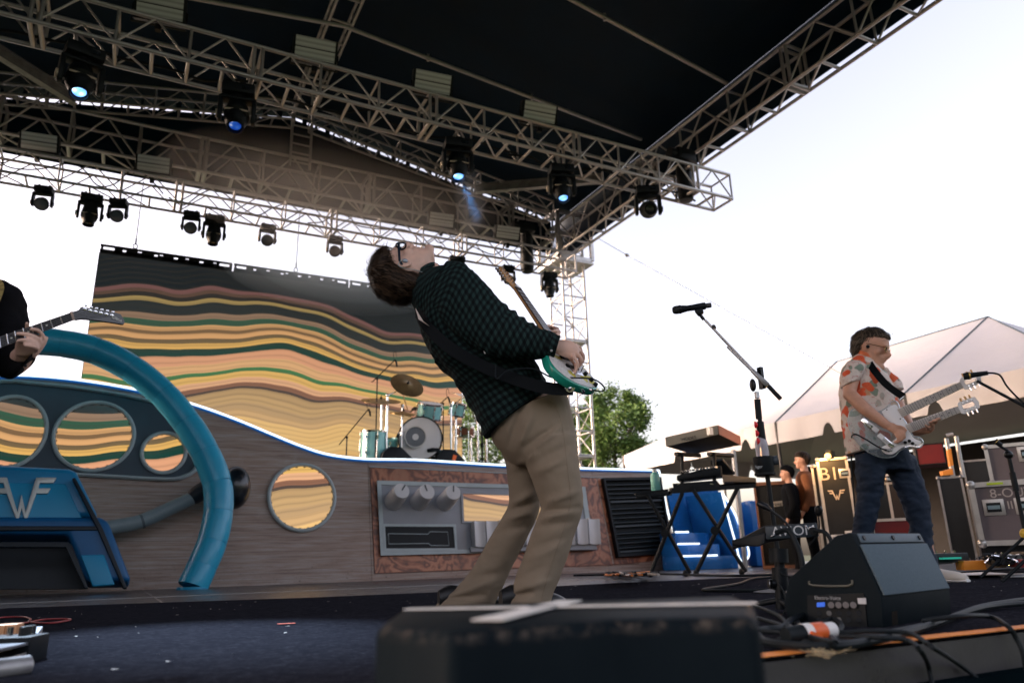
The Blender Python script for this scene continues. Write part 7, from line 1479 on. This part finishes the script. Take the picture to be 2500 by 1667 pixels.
for s in (-1,1):
    p = lp(-118+s*52,1510); p.z = 0; MB().loft([(p+LA*.08+UP*.045, LR*.035, UP*.04), (p+UP*.05, LR*.045, UP*.048), (p-LA*.13+UP*.035, LR*.045, UP*.03), (p-LA*.2+UP*.025, LR*.02, UP*.012)], 14, 4).build('shoe', M_shoe, lg)
cap = hair_cap(hl, 1.05); cap.build('hair', M_hair, lg, angle=180)
MB().ball(lp(62,893,-.20), .005).build('cuff_button', M_blackm, lg)
band2('strap', [lp(-90,690,-.12), lp(-45,688,-.11), lp(-14,690,-.10), lp(-14,720,-.15), lp(-70,830,-.2), lp(-160,950,-.24)], .045, mat('gold brocade strap', (.25,.18,.06), .6, var=.5, vscale=90), lg, LA)
# black electric guitar: neck and drooping headstock are in view
LGO = -.235
lq = lambda x, y, o_=0.0: lp(x, y, LGO+o_)
eg = thing('black_electric_guitar', 'black guitar with dark neck and long drooping headstock', 'guitar', lq(0,840))
q = [lq(-150,872), lq(-150,906), lq(179,781), lq(172,763)]
MB().prism(q, LA*.006).build('fretboard', mat('ebony board', (.02,.016,.017), .4), eg, False); MB().loft([((q[0]+q[1])/2+LA*.014, (q[0]-q[1])/2*.95, LA*.014), ((q[2]+q[3])/2+LA*.012, (q[3]-q[2])/2*.95, LA*.011)], 12, 4).build('neck', mat('brown neck', (.05,.03,.02), .3), eg)
nut0, nut1 = q[3], q[2]; SCL = .628
axn = ((q[0]+q[1])-(q[2]+q[3])).normalized(); Ln = ((q[0]+q[1])/2-(q[2]+q[3])/2).length
for k in range(12):
    d = SCL*(1-2**(-(k+1)/12))/Ln
    if d < 1: MB().cyl(q[3].lerp(q[0],d)-LA*.001, q[2].lerp(q[1],d)-LA*.001, .0016, n=5).build('fret', M_chrome, eg)
for k in (3,5,7,9):
    d = SCL*((1-2**(-k/12))+(1-2**(-(k-1)/12)))/2/Ln
    if d < 1: MB().cyl(((q[3]+q[2])/2).lerp((q[0]+q[1])/2,d)-LA*.0006, ((q[3]+q[2])/2).lerp((q[0]+q[1])/2,d)-LA*.002, .0035, n=10).build('inlay_dot', mat('pearl dot', (.7,.68,.6), .3), eg)
MB().prism([lq(171,761,-.004), lq(177,760,-.004), lq(183,779,-.004), lq(178,782,-.004)], LA*.010).build('nut', mat('bone nut', (.62,.45,.35), .4), eg, False)
hsp = [(177,761),(191,757),(196,751),(201,749),(208,750),(285,764),(298,773),(304,784),(301,791),(282,788),(232,781),(199,778),(183,779)]
hsq = smooth_path([lq(*p,.002) for p in hsp+[hsp[0]]], 3)[:-1]
MB().prism(hsq, LA*.004).build('headstock_face', mat('gloss black lacquer', (.004,.004,.005), .12, coat=.6), eg, False); MB().prism([p+LA*.0042 for p in hsq], LA*.012).build('headstock', mat('brown neck', (.05,.03,.02), .3), eg, False)
tun = [(207,754),(220,758),(233,761),(246,764),(259.5,767),(273,770)]
for k, (x, y) in enumerate(tun):
    MB().lathe([(.0,.010),(.0028,.010),(.003,.004),(.0062,.003),(.0065,0)], lq(x,y,.002), -LA, 14).build('tuner_post', M_chrome, eg); MB().box(lq(x+3,y-8,.012), (.010,.006,.008), bev=.002).build('tuner_button', M_chrome, eg)
    t = (k+.5)/6; MB().tube([lq(-150,872,-.005).lerp(lq(-150,906,-.005),t), lq(173,763,-.006).lerp(lq(180,781,-.006),t), lq(x,y,-.004)], .0006, 4).build('string', M_steel, eg)
text('headstock_script', 'Gibson', .016, lq(288,779,-.001), lq(299,785)-lq(280,774), UP, mat('silver script', (.75,.73,.68), .3), eg, .0003)
bod = smooth_path([lq(*p, .002) for p in ((-150,865),(-135,850),(-150,835),(-190,850),(-240,870),(-300,880),(-345,930),(-340,990),(-290,1020),(-230,990),(-190,960),(-150,950),(-132,925),(-150,905),(-150,865))], 3)[:-1]
MB().prism(bod, LA*.042).build('body', mat('gloss black lacquer', (.004,.004,.005), .12, coat=.6), eg, bev=.006)
MB().box(lq(-195,905,-.004), (.035,.02,.07), Matrix((LR,LA,UP)).transposed(), bev=.003).build('pickup', M_chrome, eg); MB().box(lq(-250,920,-.004), (.035,.02,.07), Matrix((LR,LA,UP)).transposed(), bev=.003).build('pickup', M_chrome, eg)
# ================================================================== stage light on the carpet, smoke
tgt = atZ(520,1560)
for (px_, py_, lab, en, tg, col, ang) in ((205,140,'a',1300,tgt,(.62,.78,1.0),.22),):
    p = atY(px_, py_, T1Y+.2); src = Vector((p.x, T1Y+.1, 5.05)); src = src+(tg-src).normalized()*.55
    l = bpy.data.lights.new('moving_light_beam', 'SPOT'); l.energy = en; l.color = col; l.spot_size = ang; l.spot_blend = 1.0; l.shadow_soft_size = .05
    lo_ = bpy.data.objects.new('moving_light_beam', l); COL.objects.link(lo_); lo_.location = src; lo_.rotation_euler = (src-tg).to_track_quat('Z','Y').to_euler()
def puff(label, c, r, dens, col=(1,1,1)):
    m = MB(); m.ball(c, 1.0, 28, 18, sx=r[0], sy=r[1], sz=r[2]); vm = bpy.data.materials.new('stage smoke'); vm.use_nodes = True; nt = vm.node_tree; nt.nodes.remove(nt.nodes['Principled BSDF'])
    v = nt.nodes.new('ShaderNodeVolumePrincipled'); v.inputs['Density'].default_value = dens; v.inputs['Color'].default_value = (*col,1); v.inputs['Anisotropy'].default_value = .55
    nt.links.new(v.outputs[0], nt.nodes['Material Output'].inputs['Volume']); tag(m.build('smoke', vm, angle=180), label, 'smoke', None, 'stuff')
def cloud(labels, c, r, dens, col):
    for lab, k in zip(labels, (1.0,.72,.45)): puff(lab, c, (r[0]*k, r[1]*k, r[2]*k), dens/2.2, col)
cloud(('drifting stage smoke glowing under the rear truss, outer veil','drifting stage smoke glowing under the rear truss, middle','drifting stage smoke glowing under the rear truss, dense core'), atY(840,480,10.3), (2.7,.75,1.0), .24, (1,.93,.86))
cloud(('pale smoke drifting over the top of the screen, outer veil','pale smoke drifting over the top of the screen, middle','pale smoke drifting over the top of the screen, dense core'), atY(830,665,11.9), (2.0,.4,.75), .38, (.80,.95,1))

p = atY(1122,440,T1Y+.2); l = bpy.data.lights.new('moving_light_beam', 'SPOT'); l.energy = 40; l.color = (.12,.4,1); l.spot_size = .22; l.spot_blend = .5; l.shadow_soft_size = .04
lo_ = bpy.data.objects.new('moving_light_beam', l); COL.objects.link(lo_); lo_.location = p+Vector((0,-.05,-.03)); e_ = atY(1180,560,T1Y-.2); lo_.rotation_euler = (lo_.location-e_).to_track_quat('Z','Y').to_euler()
puff('small curl of smoke lit blue below a moving light', p.lerp(e_,.45), (.2,.2,.45), .3)
